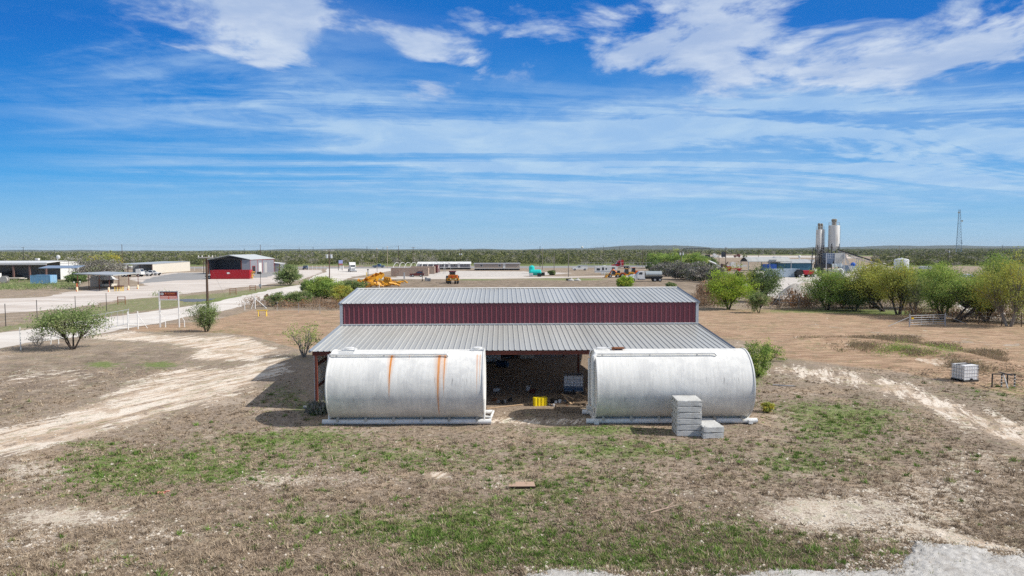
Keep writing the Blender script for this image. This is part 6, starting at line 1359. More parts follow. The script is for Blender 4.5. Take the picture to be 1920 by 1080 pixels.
b = MB().box(.2, 1.4, .1, 1.05, 1.6, 2.9); b.build('cab', glass, t); b = MB(); b.beam((1, -.2, 1.5), (3.2, -.2, 3.4), .45); b.build('boom', orange, t); b = MB(); b.beam((3.2, -.2, 3.4), (4.6, -.2, 1.3), .35); b.build('stick', orange, t); b = MB().prism([(4.3, .3), (4.4, 1.3), (5.0, 1.2), (5.2, .3)], -.7, .5, 'y'); b.build('bucket', dark_steel, t)
loader('yellow wheel loader with dark bucket at the left of the machines', 1150, 520.5, R(182), cat_yellow, .7, cat_yellow)
loader('orange and yellow wheel loader between excavator and water truck', 1174, 520, R(182), cat_yellow, .85, dark_steel)
loader('orange wheel loader partly behind the white water truck', 1187, 517, R(180), orange, .85, orange)
# ------------------------------------------------------------------ right: distant canopy, blue yard, concrete plant
t = thing('distant_canopy', 'distant long dark flat canopy over parked trucks', 'canopy', (at(1286, 480, 640)[0], 640, 0), 0)
b = MB().box(0, 23, 0, 10, 8.1, 8.8); b.build('roof', mat('dark_canopy', (.04, .04, .045), .6), t)
for x in (.4, 8, 15, 22.6): b = MB().box(x - .15, x + .15, .2, .5, 0, 8.1); b.build('post', dark_steel, t)
simple('black_tank', 'tall black box tank standing right of the distant canopy', 'tank', 1357.5, 483.6, lambda b: (b.box(-1.8, 1.8, 0, 2.5, .8, 5.4), b.box(-1.5, -1.2, 0, .3, 0, .8), b.box(1.2, 1.5, 0, .3, 0, .8), b.tube((0, 1.2, 5.4), (0, 1.2, 5.9), .5)), mat('black_blue', (.02, .025, .035), .5))
simple('red_pump_truck', 'tiny red and white vehicle on the pale strip far right', 'truck', 1382, 482.8, lambda b: (b.prism([(-3, .8), (-3, 2.2), (0, 2.0), (.3, 3.3), (2, 3.3), (2.8, 1.8), (2.8, .8)], -1.1, 1.1, 'y'), b.tube((-2, -1.15, .6), (-2, 1.15, .6), .55), b.tube((2, -1.15, .6), (2, 1.15, .6), .55)), mat('dull_red_bed', (.12, .03, .02), .6))
simple('red_flatbed', 'red wrecked flatbed truck left of the blue-roofed yard', 'truck', 1376, 508.5, lambda b: (b.box(-1.8, 2.8, -1, 1, .7, 1.1), b.prism([(-2.6, .7), (-2.6, 1.9), (-1.4, 1.9), (-1.2, 1.1), (-1.2, .7)], -1, 1, 'y'), b.tube((-1.9, -1, .45), (-1.9, 1, .45), .45), b.tube((1.8, -1, .45), (1.8, 1, .45), .45)), red)
simple('white_box', 'white square tank standing behind the red wrecked flatbed', 'tank', 1374.5, 504, lambda b: (b.box(-1, 1, 0, 1.6, .9, 2.7), b.box(-.9, -.7, 0, .2, 0, .9), b.box(.7, .9, 0, .2, 0, .9), b.lathe([(.3, 2.7), (.3, 2.9), (0, 2.9)], (0, .8, 0), 8)), white)
simple('dark_machine', 'dark hunched machine standing beside the tall double pole', 'machine', 1357, 503, lambda b: (b.obox((0, 0, 1.2), (2.6, 1.2, 1.0), (0, .3, 0)), b.tube((.8, 0, 1.5), (1.9, 0, 2.8), .3, .2, 6), b.tube((-1, -.6, .5), (-1, .6, .5), .5), b.tube((1, -.6, .5), (1, .6, .5), .5)), mat('brown_machine', (.08, .05, .04), .7))
simple('white_hopper', 'small white conveyor head on legs left of open field', 'conveyor', 1334, 505, lambda b: (b.beam((-1.5, 0, 3.6), (1.8, 0, 2.2), .6), b.tube((-.8, 0, 0), (-.8, 0, 3.2), .12), b.tube((.4, 0, 0), (.4, 0, 2.6), .1), b.tube((1.8, 0, 2.2), (4, 0, .8), .12)), mat('light_grey_trim', (.42, .44, .47), .4))
YB_ = 262
X = lambda px, Y=YB_: at(px, 500, Y)[0]
Zz = lambda py, px=1540, Y=215: at(px, py, Y)[2]
t = thing('arched_carport', 'arched grey metal roof on posts over blue container', 'carport', (X(1402), YB_, 0), 0)
pr = [(0, 3.6)] + [(4.6 * k / 8, 3.6 + 1.3 * math.sin(math.pi * k / 8)) for k in range(1, 8)] + [(4.6, 3.6), (4.6, 3.45), (0, 3.45)]
L2 = X(1485) - X(1402); b = MB()
pts = [(0, 3.6), (1, 4.3), (2.6, 4.9), (4.4, 5.2), (6.2, 4.9), (7.8, 4.3), (8.8, 3.6)]
v_ = [(0 + a * .0 + (0), a, z) for a, z in pts] + [(L2, a, z) for a, z in pts]; n = len(pts); b.add(v_, [(i, i + 1, n + i + 1, n + i) for i in range(n - 1)]); b.add([(x, y_, z - .12) for x, y_, z in v_], [(i, i + 1, n + i + 1, n + i) for i in range(n - 1)]); b.build('roof', grey_roof, t)
b = MB().prism([(a, z) for a, z in pts], .3, .4, 'x'); b.build('gable_infill', mat('dark_gable', (.05, .05, .05), .8), t)
for x in (.3, L2 * .5, L2 - .3):
    for y_ in (.1, 8.7): b = MB().tube((x, y_, 0), (x, y_, 3.6), .15, .15, 5); b.build('post', steel, t)
t = thing('blue_warehouse', 'low teal-blue warehouse with grey roof behind the box trailer', 'warehouse', (X(1470), YB_ + 6, 0), 0); L2 = X(1536) - X(1470)
b = MB().box(0, L2, 0, 10, 0, 2.9); b.build('wall', mat('teal_blue_wall', (.03, .12, .19), .6), t); b = MB(); quadroof(b, [(-.3, -.5, 2.95), (L2 + .3, -.5, 2.95), (L2 + .3, 6, 4.3), (-.3, 6, 4.3)], .1); quadroof(b, [(-.3, 11, 2.95), (L2 + .3, 11, 2.95), (L2 + .3, 6, 4.3), (-.3, 6, 4.3)], .1); b.build('roof', grey_roof, t)
simple('white_roof_unit', 'white flat unit on top of the arched carport roof', 'roof unit', 1463, 508.6, lambda b: b.prism([(-1.2, 0), (-.9, .5), (1.3, .5), (1.5, 0)], 3, 5, 'y'), white, z=5.0)
simple('white_ball', 'white round vent ball on the blue warehouse roof', 'vent', 1511, 508, lambda b: (b.ball((0, 6, 5.4), .55, 10, 8), b.tube((0, 6, 4.2), (0, 6, 5.2), .2)), white, smooth=True)
container('white low box on roof line left of the plant tower', 1513, 1527, 501, 4, white, 0, Y=275, z0=3.2, doors=False, name='roof_box', cat='box')
t = vgroup('aggregate_truck', 'red and black dump truck beside the pale blue trailer', 'truck', 1512, 520, R(0)); b = MB().prism([(-1, .9), (-1.5, 2.1), (2, 2.1), (1.7, .9)], -1.1, 1.1, 'y'); b.build('dump_bed', red, t); b = MB().prism([(-3.2, .6), (-3.2, 1.6), (-2.4, 2.3), (-1.6, 2.3), (-1.6, .6)], -1.05, 1.05, 'y'); b.build('cab', black, t); wheels(t, (-2.5, .2, 1.3), 1.1, .5)
simple('white_cylinder', 'upright white cylinder tank left of the plant tower legs', 'tank', 1527, 519, lambda b: b.lathe([(.55, 0), (.55, 2.0), (.3, 2.3), (0, 2.35)], (0, 0, 0), 14), white, smooth=True)
silo_m = mat('silo_paint', (.60, .59, .56), .5, dirt=(.17, .13, .09), dirt_amt=.65, stretch=(.8, .8, .10), scale=1.6)
YP = 215; s_ = YP / F; XP = lambda px: at(px, 500, YP)[0]; ZP = lambda py, px=1550: at(px, py, YP)[2]
def silo(label, pxa, pxb, pyt, pyb, capt, nm='cement_silo', legs=True, dy=0, grp='cement silos'):
    xa, xb = XP(pxa), XP(pxb); r_ = (xb - xa) / 2; zt, zb = ZP(pyt, pxa), ZP(pyb, pxa)
    t = thing(nm, label, 'silo', ((xa + xb) / 2, YP + dy, 0), 0, grp)
    b = MB().lathe([(r_ * .15, zb - 1.5), (r_, zb), (r_, zt), (r_ * .98, zt + .05), (0, zt + .2)], (0, 0, 0), 28); b.build('shell', silo_m, t, True)
    b = MB()
    for k in range(8):
        a_ = 2 * math.pi * k / 8; b.tube((r_ * math.cos(a_), r_ * math.sin(a_), zt), (r_ * math.cos(a_), r_ * math.sin(a_), zt + 1.0), .04, .04, 4)
        a2 = a_ + math.pi / 4
        for zz in (.5, 1.0): b.tube((r_ * math.cos(a_), r_ * math.sin(a_), zt + zz), (r_ * math.cos(a2), r_ * math.sin(a2), zt + zz), .035, .035, 4)
    b.build('railing', steel, t)
    ct = ZP(capt, pxa); b = MB().lathe([(r_ * .36, zt + .1), (r_ * .36, ct - 1.0), (r_ * .5, ct - .7), (r_ * .5, ct - .2), (r_ * .3, ct), (0, ct)], (0, 0, 0), 14); b.build('dust_filter', mat('filter_grey_brown', (.24, .22, .18), .7), t, True)
    if legs:
        for a_ in (45, 135, 225, 315): q = (r_ * .98 * math.cos(R(a_)), r_ * .98 * math.sin(R(a_))); b = MB().beam((*q, 0), (*q, zb + .8), .22); b.build('leg', dark_steel, t)
    b = MB()
    for q in (-.2, .2): b.tube((r_ + .25, q, 1), (r_ + .25, q, zt), .04, .04, 4)
    for k in range(int((zt - 1) / .6)): b.tube((r_ + .25, -.2, 1 + k * .6), (r_ + .25, .2, 1 + k * .6), .03, .03, 4)
    b.build('ladder', steel, t); return t
silo('tallest and widest concrete plant silo, on the right', 1552.5, 1572, 423, 462, 410.5)
silo('narrow grey silo at the left of the concrete plant', 1529, 1539.5, 431, 465, 418.5)
silo('narrow silo with ladder between the left and the tall silo', 1540, 1549, 430, 464, 418.5, dy=2)
t = thing('plant_tower', 'steel tower frame with hoppers under the concrete plant silos', 'plant tower', (XP(1526), YP - 1, 0), 0)
w1 = XP(1546) - XP(1526); hz = ZP(464)
b = MB()
for x in (0, w1):
    for y_ in (-1, 2.4): b.beam((x - (.5 if x == 0 else -.1), y_, 0), (x + (.3 if x == 0 else 0), y_, hz), .2)
for k in range(6):
    z0, z1 = hz * k / 6, hz * (k + 1) / 6; b.beam((-.4, -1, z0), (w1, -1, z1), .1); b.beam((w1, -1, z0), (-.4, -1, z1), .1); b.beam((-.4, -1, z1), (w1, -1, z1), .12); b.beam((-.4, 2.4, z0), (-.4, -1, z1), .1)
b.build('frame', mat('tower_steel', (.10, .095, .09), .6), t)
b = MB().box(0, XP(1553) - XP(1526), -1.5, 1, ZP(502), ZP(495)); b.build('walkway_deck', dark_steel, t)
hx0, hx1, hx2 = XP(1541) - XP(1526), XP(1557.5) - XP(1526), XP(1574.5) - XP(1526)
hop = mat('hopper_grey', (.48, .48, .46), .6, dirt=(.3, .3, .28), dirt_amt=.4)
def hopper(b, x0, x1, y0, y1, zt, zm, zb, sh):
    cx, cy_ = (x0 + x1) / 2, (y0 + y1) / 2
    v_ = [(x0, y0, zt), (x1, y0, zt), (x1, y1, zt), (x0, y1, zt), (x0, y0, zm), (x1, y0, zm), (x1, y1, zm), (x0, y1, zm)] + [(cx + (x - cx) * sh, cy_ + (y_ - cy_) * sh, zb) for x, y_ in ((x0, y0), (x1, y0), (x1, y1), (x0, y1))]
    b.add(v_, [(0, 1, 2, 3)] + [(i, (i + 1) % 4, 4 + (i + 1) % 4, 4 + i) for i in range(4)] + [(4 + i, 4 + (i + 1) % 4, 8 + (i + 1) % 4, 8 + i) for i in range(4)] + [(11, 10, 9, 8)])
b = MB(); hopper(b, hx0, hx1, -1.6, 1.6, ZP(474.5), ZP(484), ZP(497), .55); b.build('aggregate_hopper', mat('hopper_shade_blue', (.16, .22, .32), .6), t)  # left half: its bluish shade is put into the hopper colour
b = MB(); hopper(b, hx1 + .03, hx2, -1.6, 1.6, ZP(474.5), ZP(483), ZP(494), .75); b.build('aggregate_hopper', hop, t)
b = MB()
for k in range(5):
    x = hx0 + (hx1 - hx0) * k / 4; b.box(x - .05, x + .05, -1.68, -1.6, ZP(484), ZP(474.5))
for k in range(3): z = ZP(475 + 4.4 * k); b.box(hx0, hx1, -1.69, -1.61, z - .05, z + .05)
b.build('hopper_rib', mat('light_grey_trim', (.42, .44, .47), .4), t)
for x in (hx0 + .1, hx1, hx2): b = MB().beam((x, -1.7, 0), (x, -1.7, ZP(475)), .22); b.build('leg', mat('light_grey_trim', (.42, .44, .47), .4), t)
b = MB().box(hx1 - 1, hx2 - .3, -1.4, 1.4, ZP(500), ZP(494)); b.build('weigh_bin', mat('pale_bin', (.55, .60, .62), .5), t); b = MB().box(hx0 + 1, hx2 + .6, -1.5, 1.5, ZP(519), ZP(505)); b.build('control_room', mat('plant_grey', (.42, .42, .40), .6), t)
b = MB(); b.pipe([(XP(1556) - XP(1526), -2, ZP(506)), (XP(1568) - XP(1526), -2.2, ZP(504)), (XP(1571) - XP(1526), -2.2, ZP(508)), (XP(1571) - XP(1526), -2.2, .5)], .35, 8); b.build('discharge_duct', white, t)
t = thing('conveyor_belt', 'long sloping conveyor belt running down right from the hoppers', 'conveyor', (XP(1566), YP - 1.5, 0), 0)
x1, z0, z1 = XP(1661) - XP(1566), ZP(470), ZP(500)
b = MB().beam((0, 0, z0), (x1, 0, z1), .25); b.beam((0, 0, z0 - .8), (x1, 0, z1 - .6), .15)
for k in range(22): f0, f1 = k / 22, (k + 1) / 22; b.beam((x1 * f0, 0, z0 + (z1 - z0) * f0 - .8 * (k % 2)), (x1 * f1, 0, z0 + (z1 - z0) * f1 - .8 * ((k + 1) % 2)), .1)
b.build('truss', mat('conveyor_white', (.58, .56, .54), .6), t); b = MB(); b.add([(0, -.5, z0 + .18), (x1, -.5, z1 + .18), (x1, .5, z1 + .18), (0, .5, z0 + .18), (0, -.5, z0 + .38), (x1, -.5, z1 + .38), (x1, .5, z1 + .38), (0, .5, z0 + .38)], [(0, 1, 2, 3), (4, 5, 6, 7), (0, 1, 5, 4), (2, 3, 7, 6), (1, 2, 6, 5), (0, 3, 7, 4)]); b.build('belt', black, t)
for (pa, ya, pb, yb) in ((1577, 476, 1597, 502), (1580, 478, 1600, 504), (1602, 484, 1602, 505), (1606, 485, 1606, 505)): b = MB().beam((XP(pa) - XP(1566), .3, ZP(ya)), (XP(pb) - XP(1566), .3, max(0, ZP(yb + 14) if pa == pb else 0)), .2); b.build('support_leg', mat('conveyor_white', (.58, .56, .54), .6), t)
for (pa, pb, py, hp, m_, lb) in ((1580, 1598, 512, 14, mat('blue_grey_trailer', (.24, .30, .38), .6), 'blue-grey trailer under the conveyor right of the plant'), (1600, 1628, 513, 13, mat('pale_blue_trailer', (.50, .58, .64), .5), 'pale blue-grey trailer below the conveyor middle')):
    container(lb, pa, pb, py, hp, m_, 0, name='plant_trailer', cat='trailer')
simple('white_hull_tank', 'white rounded tank lying below the conveyor legs', 'tank', 1609, 514, lambda b: b.lathe([(0, -1.7), (.7, -1.5), (.95, -1), (.95, 1), (.7, 1.5), (0, 1.7)], (0, 0, 1.1), 14, 'x'), white, smooth=True)
simple('blue_barrel_tank', 'small blue upright tank beside the conveyor leg', 'tank', 1599, 507, lambda b: b.lathe([(.9, 0), (.9, 2.6), (.4, 3.1), (0, 3.1)], (0, 0, 0), 12), blue, smooth=True)
for px, py, lb in ((1640, 512, 'pale dusty mixer machine right of the plant, nearest the conveyor foot'), (1622, 516, 'pale dusty machine left of the conveyor foot'), (1655, 510, 'grey dusty machine at the conveyor foot')):
    simple('dusty_machine', lb, 'machine', px, py, lambda b: (b.box(-1.5, 1.5, -1, 1, .5, 1.3), b.lathe([(.3, -1), (1.0, -.3), (1.0, .6), (.5, 1.3)], (.1, 0, 2.2), 12, 'x'), b.tube((-1, -1, .4), (-1, 1, .4), .4), b.tube((1, -1, .4), (1, 1, .4), .4), b.obox((1.7, 0, 1.5), (.8, 1.6, 1.4))), mat('dusty_white', (.55, .53, .49), .8))
# water tank, aggregate heaps, rubble
tw = thing('water_tank', 'white round water tank above the trees right of the plant', 'water tank', (at(1690, 500, 235)[0], 235, 0), 0)
r_ = 12.6 * 235 / F; b = MB().lathe([(r_, 0), (r_, at(1690, 488, 235)[2]), (r_ * .96, at(1690, 487, 235)[2] + .1), (r_ * .5, at(1690, 484.6, 235)[2]), (0, at(1690, 484, 235)[2])], (0, 0, 0), 32); b.build('shell', mat('tank_pale', (.60, .62, .66), .5), tw, True); b = MB().lathe([(.3, at(1690, 484.2, 235)[2]), (.3, at(1690, 483, 235)[2]), (0, at(1690, 482.6, 235)[2])], (0, 0, 0), 10); b.build('vent', steel, tw)
pile_m = mat('pale_aggregate', (.40, .37, .33), .95, var=.25, scale=.6, bump=.6, dirt=(.33, .29, .25), dirt_amt=.5)
def cone(name, label, px, py, wpx, hpx, m_, elong=1.0):
    x, y, _ = gp(px, py); s_ = y / F; r_ = wpx * s_ / 2; H = hpx * s_; n = 28; r = np.random.default_rng(int(px)); prof = [(1, 0), (.8, .22), (.55, .55), (.3, .84), (.12, .97), (0, 1)]; b = MB(); v_ = []
    for i, (a_, z) in enumerate(prof):
        for k in range(n): t_ = 2 * math.pi * k / n; q = 1 + .10 * math.sin(3 * t_ + px) + r.normal(0, .04); v_.append((a_ * r_ * q * math.cos(t_), a_ * r_ * .7 * q * math.sin(t_) * elong, z * H * (1 + r.normal(0, .03)) - .03))
    b.add(v_, [(i * n + k, i * n + (k + 1) % n, (i + 1) * n + (k + 1) % n, (i + 1) * n + k) for i in range(len(prof) - 1) for k in range(n)]); o = b.build(name, m_, None, True, (x, y, 0)); return tag(o, label, 'heap')
cone('aggregate_heap', 'large pale grey aggregate heap left of the tree below silos', 1492, 553, 76, 21, pile_m)
cone('aggregate_heap', 'sandy pale heap below the box trailer end', 1512, 540, 64, 11, mat('sandy_aggregate', (.56, .47, .39), .95, bump=.6))
cone('aggregate_heap', 'pale aggregate heap behind the leaning tree trunks', 1625, 545, 60, 16, pile_m); cone('rubble_heap', 'white rubble heap beyond the trees right of the pipe gate', 1850, 588, 70, 12, mat('white_rubble', (.62, .58, .55), .95, bump=.8))
cone('sand_heap', 'far pale sand heap on the horizon field right of plant', 1584, 483, 26, 6, mat('sandy_aggregate', (.56, .47, .39), .95, bump=.6))
for px, py, lb in ((1512, 514, 'a'),): pass
for px, py, w_, lb in ((1738, 505, 18, 'white flat-roofed trailer glimpsed between the right trees'), (1820, 520, 26, 'pale trailer glimpsed behind the yellow-green trees')): container(lb, px - w_ / 2, px + w_ / 2, py, 5, mat('tank_pale', (.60, .62, .66), .5), 0, doors=False, name='far_trailer', cat='trailer')
for px, py, lb in ((1428, 566, 'black tyre scrap beneath the dark green tree'), (1452, 571, 'black tyre scrap at the foot of aggregate heap')): simple('old_tyre', lb, 'tyre', px, py, lambda b: (b.lathe([(.35, 0), (.6, .05), (.65, .25), (.6, .45), (.35, .5)], (0, 0, 0), 14), b.lathe([(.3, .5), (.55, .55), (.6, .75), (.5, .9), (.3, .9)], (.5, .1, 0), 14)), tyre)
# cell tower
tx = at(1796.5, 463, 900); t = thing('cell_tower', 'tall lattice radio tower on the horizon at right', 'tower', (tx[0], 900, 0), 0); ht = at(1796.5, 393, 900)[2]; bl = mat('lattice_blue_grey', (.20, .27, .36), .5)
b = MB(); lv = 16
for k in range(lv):
    f0, f1 = k / lv, (k + 1) / lv; w0, w1_ = 4.4 * (1 - f0 * .72), 4.4 * (1 - f1 * .72)
    P0 = [(w0 * math.cos(R(a_)), w0 * math.sin(R(a_)), ht * f0) for a_ in (90, 210, 330)]; P1 = [(w1_ * math.cos(R(a_)), w1_ * math.sin(R(a_)), ht * f1) for a_ in (90, 210, 330)]
    for i in range(3): b.tube(P0[i], P1[i], .22, .22, 4); b.tube(P0[i], P1[(i + 1) % 3], .13, .13, 4); b.tube(P1[i], P1[(i + 1) % 3], .13, .13, 4)
b.build('lattice', bl, t); 
for dx_, dz_ in ((-2.2, -4), (2.4, -15)): b = MB().lathe([(0, 0), (1.0, -.3), (1.3, -1.2)], (dx_, -1.5, ht + dz_), 12, 'y'); b.build('dish', white, t)
t = thing('mast', 'short mast standing at the right of the lattice tower', 'mast', (at(1803, 463, 900)[0], 900, 0), 0); b = MB().tube((0, 0, 0), (0, 0, at(1803, 450, 900)[2]), .3, .25, 5); b.build('pole', bl, t); b = MB().box(-1, 1, -.2, .2, 14, 15); b.build('equipment_box', bl, t)
x, y, _ = at(1091.5, 466, 1500); t = thing('water_tower', 'tiny water tower on the horizon above the service truck', 'water tower', (x, 1500, 0), 0); z = at(1091.5, 463, 1500)[2]
b = MB().lathe([(0, z - 2.5), (2.4, z - 1.5), (2.4, z + .8), (0, z + 2)], (0, 0, 0), 14); b.build('bowl', white, t, True); b = MB(); [b.tube((q, 0, 0), (q * .6, 0, z - 1.5), .25) for q in (-2, 0, 2)]; b.build('leg', steel, t)
# ------------------------------------------------------------------ utility poles and wires
def upole(px, pyt, pyb, label, m=None, arms=(), xf=0, Y=None, r_=.14, lamp=False, guy=None, amat=None, pyarm=None):
    m = m or wood_pole
    if Y is None: x, y, _ = gp(px, pyb)
    else: x, y, _ = at(px, pyt, Y)
    zt = at(px, pyt, y)[2]; x = at(px, (pyt + 467) / 2, y)[0]
    t = thing('utility_pole', label, 'pole', (x, y, 0), 0, 'utility poles'); rr_ = max(r_, .00030 * y)
    b = MB().tube((0, 0, 0), (0, 0, zt), rr_ * 1.1, rr_ * .75, 8); b.build('pole', m, t)
    for (pya, hw) in arms:
        z = at(px, pya, y)[2]; w_ = hw * y / F; b = MB().box(-w_, w_, -.12 - rr_, -rr_, z - .07, z + .07)
        arm = b.build('crossarm', amat or pole_grey, t)
        for q in (-.92, -.45, .45, .92): b = MB().lathe([(.05, 0), (.07, .06), (.04, .16), (0, .18)], (q * w_, -rr_ - .06, z + .07), 6); b.build('insulator', white, arm)
    for k in range(xf):
        q = (-.55, .55, 0)[k] if xf > 1 else .45; z = at(px, pyt + (9 if xf == 2 else 4), y)[2] - 1.0; b = MB().lathe([(0, 0), (.32, .02), (.32, .85), (.2, .95), (0, .97)], (q, -.1, z), 12); b.build('transformer', mat('transformer_grey', (.52, .54, .56), .5), t)
    if lamp: b = MB().obox((.1, -.3, zt - .2), (.5, .5, .3)); b.build('lamp_head', white, t)
    return (x, y, zt)
PL = {}
PL['main'] = upole(386.5, 480.5, 610, 'tall brown utility pole rising behind the round bush, nearest pole', arms=((482.8, 14),), r_=.15, amat=mat('pale_crossarm', (.50, .47, .42), .8))
PL['m2'] = upole(381, 484, 512.5, 'shorter dark pole just left of the nearest utility pole', arms=(), r_=.12)
PL['b'] = upole(617, 468, 530.5, 'utility pole with two grey transformers beside the road junction', arms=((470.3, 10), (478.5, 7.5)), xf=2, m=mat('brown_pole', (.13, .08, .06), .9), amat=mat('pale_crossarm', (.50, .47, .42), .8))
PL['w'] = upole(488, 459, 500, 'dark pole rising behind the grey workshop roof', Y=300)
PL['x'] = upole(228.5, 458, 495, 'dark pole rising behind the open cream shed', Y=300)
PL['l'] = upole(43.5, 463, 500, 'small distant pole with crossarm at far left skyline', arms=((464.2, 3.5),), Y=420, m=dark_steel)
upole(706.5, 465, 510, 'thin pole with light beside the blue pickup', m=pole_grey, lamp=True, r_=.1); upole(726, 461.5, 503, 'tall tan lamp pole right of the blue pickup', m=mat('tan_pole', (.36, .30, .22), .8), lamp=True)
PL['p'] = upole(747, 460.5, 497, 'tall dark pole left of the hoop frames', Y=330); PL['q'] = upole(774.5, 463, 497, 'brown pole behind the hoop frames', arms=((464.5, 4),), Y=335)
PL['r'] = upole(863.5, 466, 492, 'pole with paired transformers behind the grey mobile home', xf=2, Y=380, arms=((467, 3),))
upole(1012.5, 461.5, 500, 'black pole rising above the woods left of teal tanks pole', m=black, Y=330); upole(1017, 465.5, 506, 'grey pole with insulator close right of the black pole', m=pole_grey, lamp=True)
upole(1039, 475, 508, 'short grey pole in the woods edge right of the teal tanks', m=pole_grey); upole(1066, 478, 519, 'short pole standing by the concrete collars', m=pole_grey)
PL['s'] = upole(1132, 460.5, 500, 'thin pole above the woods over the camper trailer', Y=600); upole(1162, 463, 500, 'thin skyline pole over the red semi', Y=650)
upole(1205.5, 466, 503, 'dark pole above the water truck', Y=330); upole(1211, 466.5, 503, 'grey pole right beside the dark one above water truck', Y=335, m=pole_grey)
PL['t'] = upole(1259.5, 471, 507, 'grey pole with single dark transformer in the thicket', m=pole_grey, xf=1, arms=()); PL['u'] = upole(1278, 464.5, 509, 'grey pole with two transformers and crossarm in the thicket', m=pole_grey, xf=2, arms=((471.5, 4.5),))
PL['v'] = upole(1348.5, 466, 497.5, 'brown pole standing left of the taller one on the open field'); PL['v2'] = upole(1361, 463, 503.5, 'taller brown pole beside the dark machine', arms=((465, 3),)); upole(1422.5, 466, 492, 'brown pole behind the arched carport')
upole(1686, 461, 500, 'pale double-arm pole behind the white water tank', m=pole_grey, arms=((468.5, 2.5),), xf=0, Y=320); PL['z'] = upole(1778, 466, 488, 'black pole with dark transformer at right skyline', m=black, Y=330, xf=1)
for px, pyt, lb in ((102, 468, 'leftmost'), (458, 466, 'second'), (561, 464, 'third'), (587, 463, 'fourth'), (718, 464, 'fifth'), (688, 462, 'sixth'), (1880, 459, 'right-hand')): upole(px, pyt, 480, f'tiny far skyline pole over the woods, {lb} of the row', Y=700, arms=((pyt + 1, 1.6),), m=dark_steel)
upole(487.5, 508, 541, 'short post with a box camera beside the road verge', m=dark_steel, r_=.06)
simple('meter_box', 'small grey meter box at foot of the short camera post', 'box', 488, 541, lambda b: (b.box(-.25, .25, -.1, .1, .4, 1.0), b.tube((0, 0, 0), (0, 0, .5), .05)), steel)
simple('camera_box', 'dark box camera on top of the short post', 'camera', 487.5, 541, lambda b: b.obox((-.05, -.1, 3.55), (.9, .4, .5)), dark_steel)
def wire(a, c, sag, off=((-.8, 0), (.8, 0)), lb=''):
    b = MB()
    for ox, oz in off:
        P_ = [Vector((a[0] + ox + (c[0] - a[0]) * k / 14, a[1] + (c[1] - a[1]) * k / 14, a[2] + oz + (c[2] - a[2]) * k / 14 - sag * 4 * (k / 14) * (1 - k / 14))) for k in range(15)]
        for k in range(14): rw = max(.012, .00006 * P_[k].y); b.tube(P_[k], P_[k + 1], rw, rw, 3, False)
    tag(b.build('power_line', dark_steel), lb, 'power line')
m_ = PL['main']
wire((m_[0], m_[1], m_[2] - .15), (m_[0] - 70, m_[1] + 12, m_[2] + .2), 1.0, lb='two power wires running left from the nearest utility pole')
wire((m_[0], m_[1], m_[2] - .15), PL['b'], 1.2, lb='two power wires between nearest pole and the transformer pole')
wire((m_[0], m_[1], m_[2] - .2), (at(424, 524, 120)[0], 120, .1), .1, ((0, 0),), 'guy wire sloping from the nearest utility pole')
wire(PL['b'], PL['p'], 1.2, lb='power wires from the transformer pole to the dark pole by the hoops')
wire(PL['x'], PL['w'], .8, ((0, 0), (0, -.6)), 'power wires over the roofs between the two dark poles'); wire((PL['x'][0] - 90, 300, PL['x'][2] + .3), PL['x'], .8, ((0, 0), (0, -.6)), 'power wires from the left edge to the first dark pole')
wire(PL['w'], PL['p'], .8, ((0, 0), (0, -.6)), 'power wires over the woods from workshop pole to hoop pole'); wire(PL['p'], PL['q'], .2, ((0, 0),), 'short wire between poles at the hoop frames'); wire(PL['q'], PL['r'], .6, ((0, 0), (0, -.5)), 'wires from hoop pole to mobile home pole')
wire(PL['r'], PL['s'], 2.0, ((0, 0), (0, -.7)), 'far wires along the skyline above the tan mobile home')
for z_, lb in ((7.4, 'upper'), (6.6, 'middle'), (5.7, 'lower')): wire((at(1560, 470, 200)[0], 200, z_ + .2), (at(1990, 474, 190)[0], 190, z_), .4, ((0, 0),), f'pale power wire crossing at right above the trees, {lb} one')
# sign pylon, posts, gates beyond
t = vgroup('price_pylon', 'roadside pylon sign with blue, white and red panels', 'sign', 638, 507, 0)
for x in (-.8, .8): b = MB().tube((x, 0, 0), (x, 0, 4.4), .12); b.build('post', dark_steel, t)
b = MB().box(-.55, 1.1, -.2, -.12, 2.9, 4.3); b.build('blue_panel', mat('pale_blue_sign', (.40, .45, .72), .5), t); b = MB().box(-.55, 1.1, -.2, -.12, 2.2, 2.88); b.build('red_panel', mat('pale_red_sign', (.42, .15, .13), .5), t)
simple('white_box', 'white box cabinet by the road right of the pylon sign', 'box', 641, 505.2, lambda b: (b.box(-.6, .6, -.4, .4, .1, 1.5), b.box(-.65, .65, -.45, .45, 1.5, 1.6)), white)
simple('white_box', 'small white cooler box in front of the beige container', 'box', 771, 519, lambda b: (b.box(-.5, .5, -.4, .4, 0, .62), b.box(-.53, .53, -.43, .43, .62, .72)), white)
simple('yellow_bollard', 'yellow bollard post left of beige containers', 'bollard', 687.5, 518.5, lambda b: b.lathe([(.14, 0), (.14, 1.3), (.1, 1.4), (0, 1.42)], (0, 0, 0), 8), yp)
simple('grey_post', 'thick dark post beside the yellow bollard', 'post', 690, 518, lambda b: (b.tube((0, 0, 0), (0, 0, 2.2), .12), b.box(-.25, .25, -.15, .15, 2.0, 2.35)), dark_steel)
simple('grey_pillar', 'pale grey pillar stub behind the yellow heap', 'post', 758, 523, lambda b: (b.box(-.2, .2, -.2, .2, 0, 1.9), b.box(-.26, .26, -.26, .26, 0, .2)), steel)
simple('grey_post', 'grey post right of the pillar before the containers', 'post', 792, 527, lambda b: (b.tube((0, 0, 0), (0, 0, 3.0), .09), b.tube((0, 0, 0), (0, 0, .3), .16)), dark_steel)
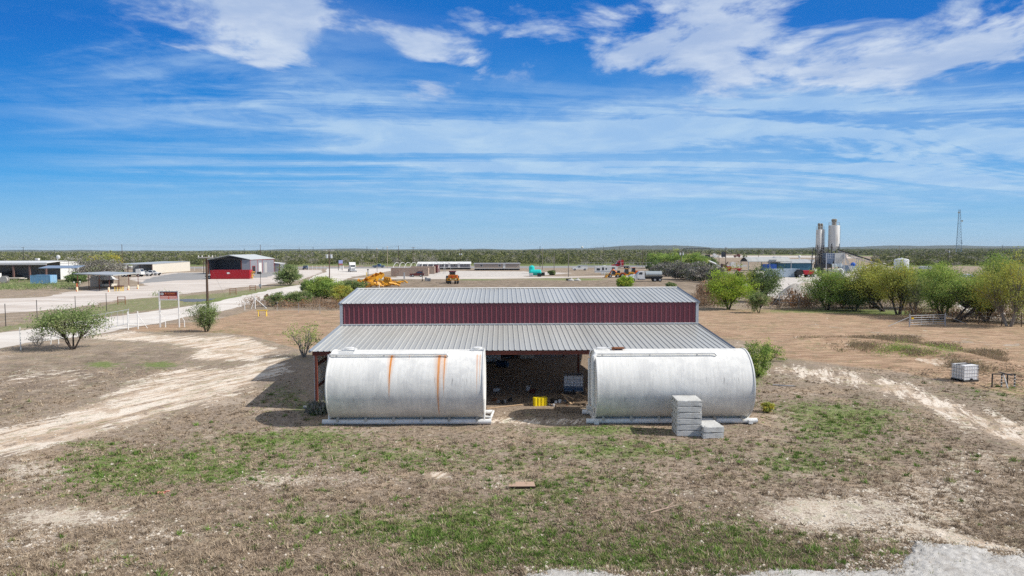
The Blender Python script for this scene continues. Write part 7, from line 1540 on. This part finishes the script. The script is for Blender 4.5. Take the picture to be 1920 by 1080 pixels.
simple('white_stub', 'white stub post poking above the shed ridge', 'post', 711, 542, lambda b: (b.tube((0, 0, 0), (0, 0, 1.0), .07), b.lathe([(.1, 1), (.1, 1.08), (0, 1.1)], (0, 0, 0), 8)), white)
b = MB(); xa, ya, _ = gp(674, 501); xb, yb, _ = gp(701, 499.5)
for k in range(9): x = xa + (xb - xa) * k / 8; y = ya + (yb - ya) * k / 8; b.box(x - .12 - xa, x + .12 - xa, y - ya - .1, y - ya + .1, 0, 2.3)
b.box(0, xb - xa, .1, .16, 1.2, 1.3); b.box(0, xb - xa, .1, .16, 2.1, 2.2); tag(b.build('wooden_fence', tan, loc=(xa, ya, 0)), 'tan wooden fence right of the white semi truck', 'fence')
for px, py, lb in ((437, 553, 'rusty pipe gate frame in the verge below the red container'), (474, 546, 'rusty pipe frame in the verge before the pale bush'), (228, 571, 'weathered wooden rail frame behind the company sign')):
    simple('rusty_frame', lb, 'frame', px, py, lambda b: [b.tube((x, 0, 0), (x, 0, 1.3), .06, .06, 5) for x in (-.6, .6)] + [b.tube((-.6, 0, z), (.6, 0, z), .045, .045, 5) for z in (.4, .8, 1.25)], rust)
# chain-link style yard fence along the highway left of the junction: posts with outriggers
fence_posts([(578, 506.5), (586, 506.3), (594, 506), (602, 505.8), (609, 505.6)], 2.0, white, 'white angled fence post by the highway left of the transformer pole', 'white fence posts by the highway', .06, 2)
fence_posts([(330, 508), (350, 508), (365, 507.8), (380, 507.6)], 1.7, white, 'white fence post right of the cream shed', 'white fence posts right of the cream shed', .06, 2)

# ------------------------------------------------------------------ air
b = MB().box(-9500, 9500, -60, 9600, -1.0, 75.0); hz_ = b.build('haze', None or bpy.data.materials.new('air'))
hm = hz_.data.materials[0]; hm.use_nodes = True; hm.node_tree.nodes.clear(); q = NT(hm.node_tree)
pv = q.new('ShaderNodeVolumePrincipled'); pv.inputs['Color'].default_value = (.72, .82, .95, 1); pv.inputs['Density'].default_value = .00005; pv.inputs['Anisotropy'].default_value = 0.0
ho = q.new('ShaderNodeOutputMaterial'); q.l.new(pv.outputs[0], ho.inputs['Volume']); tag(hz_, kind='stuff'); hz_['label'] = 'thin blue air fading the far woods and hills'; hz_['category'] = 'haze'
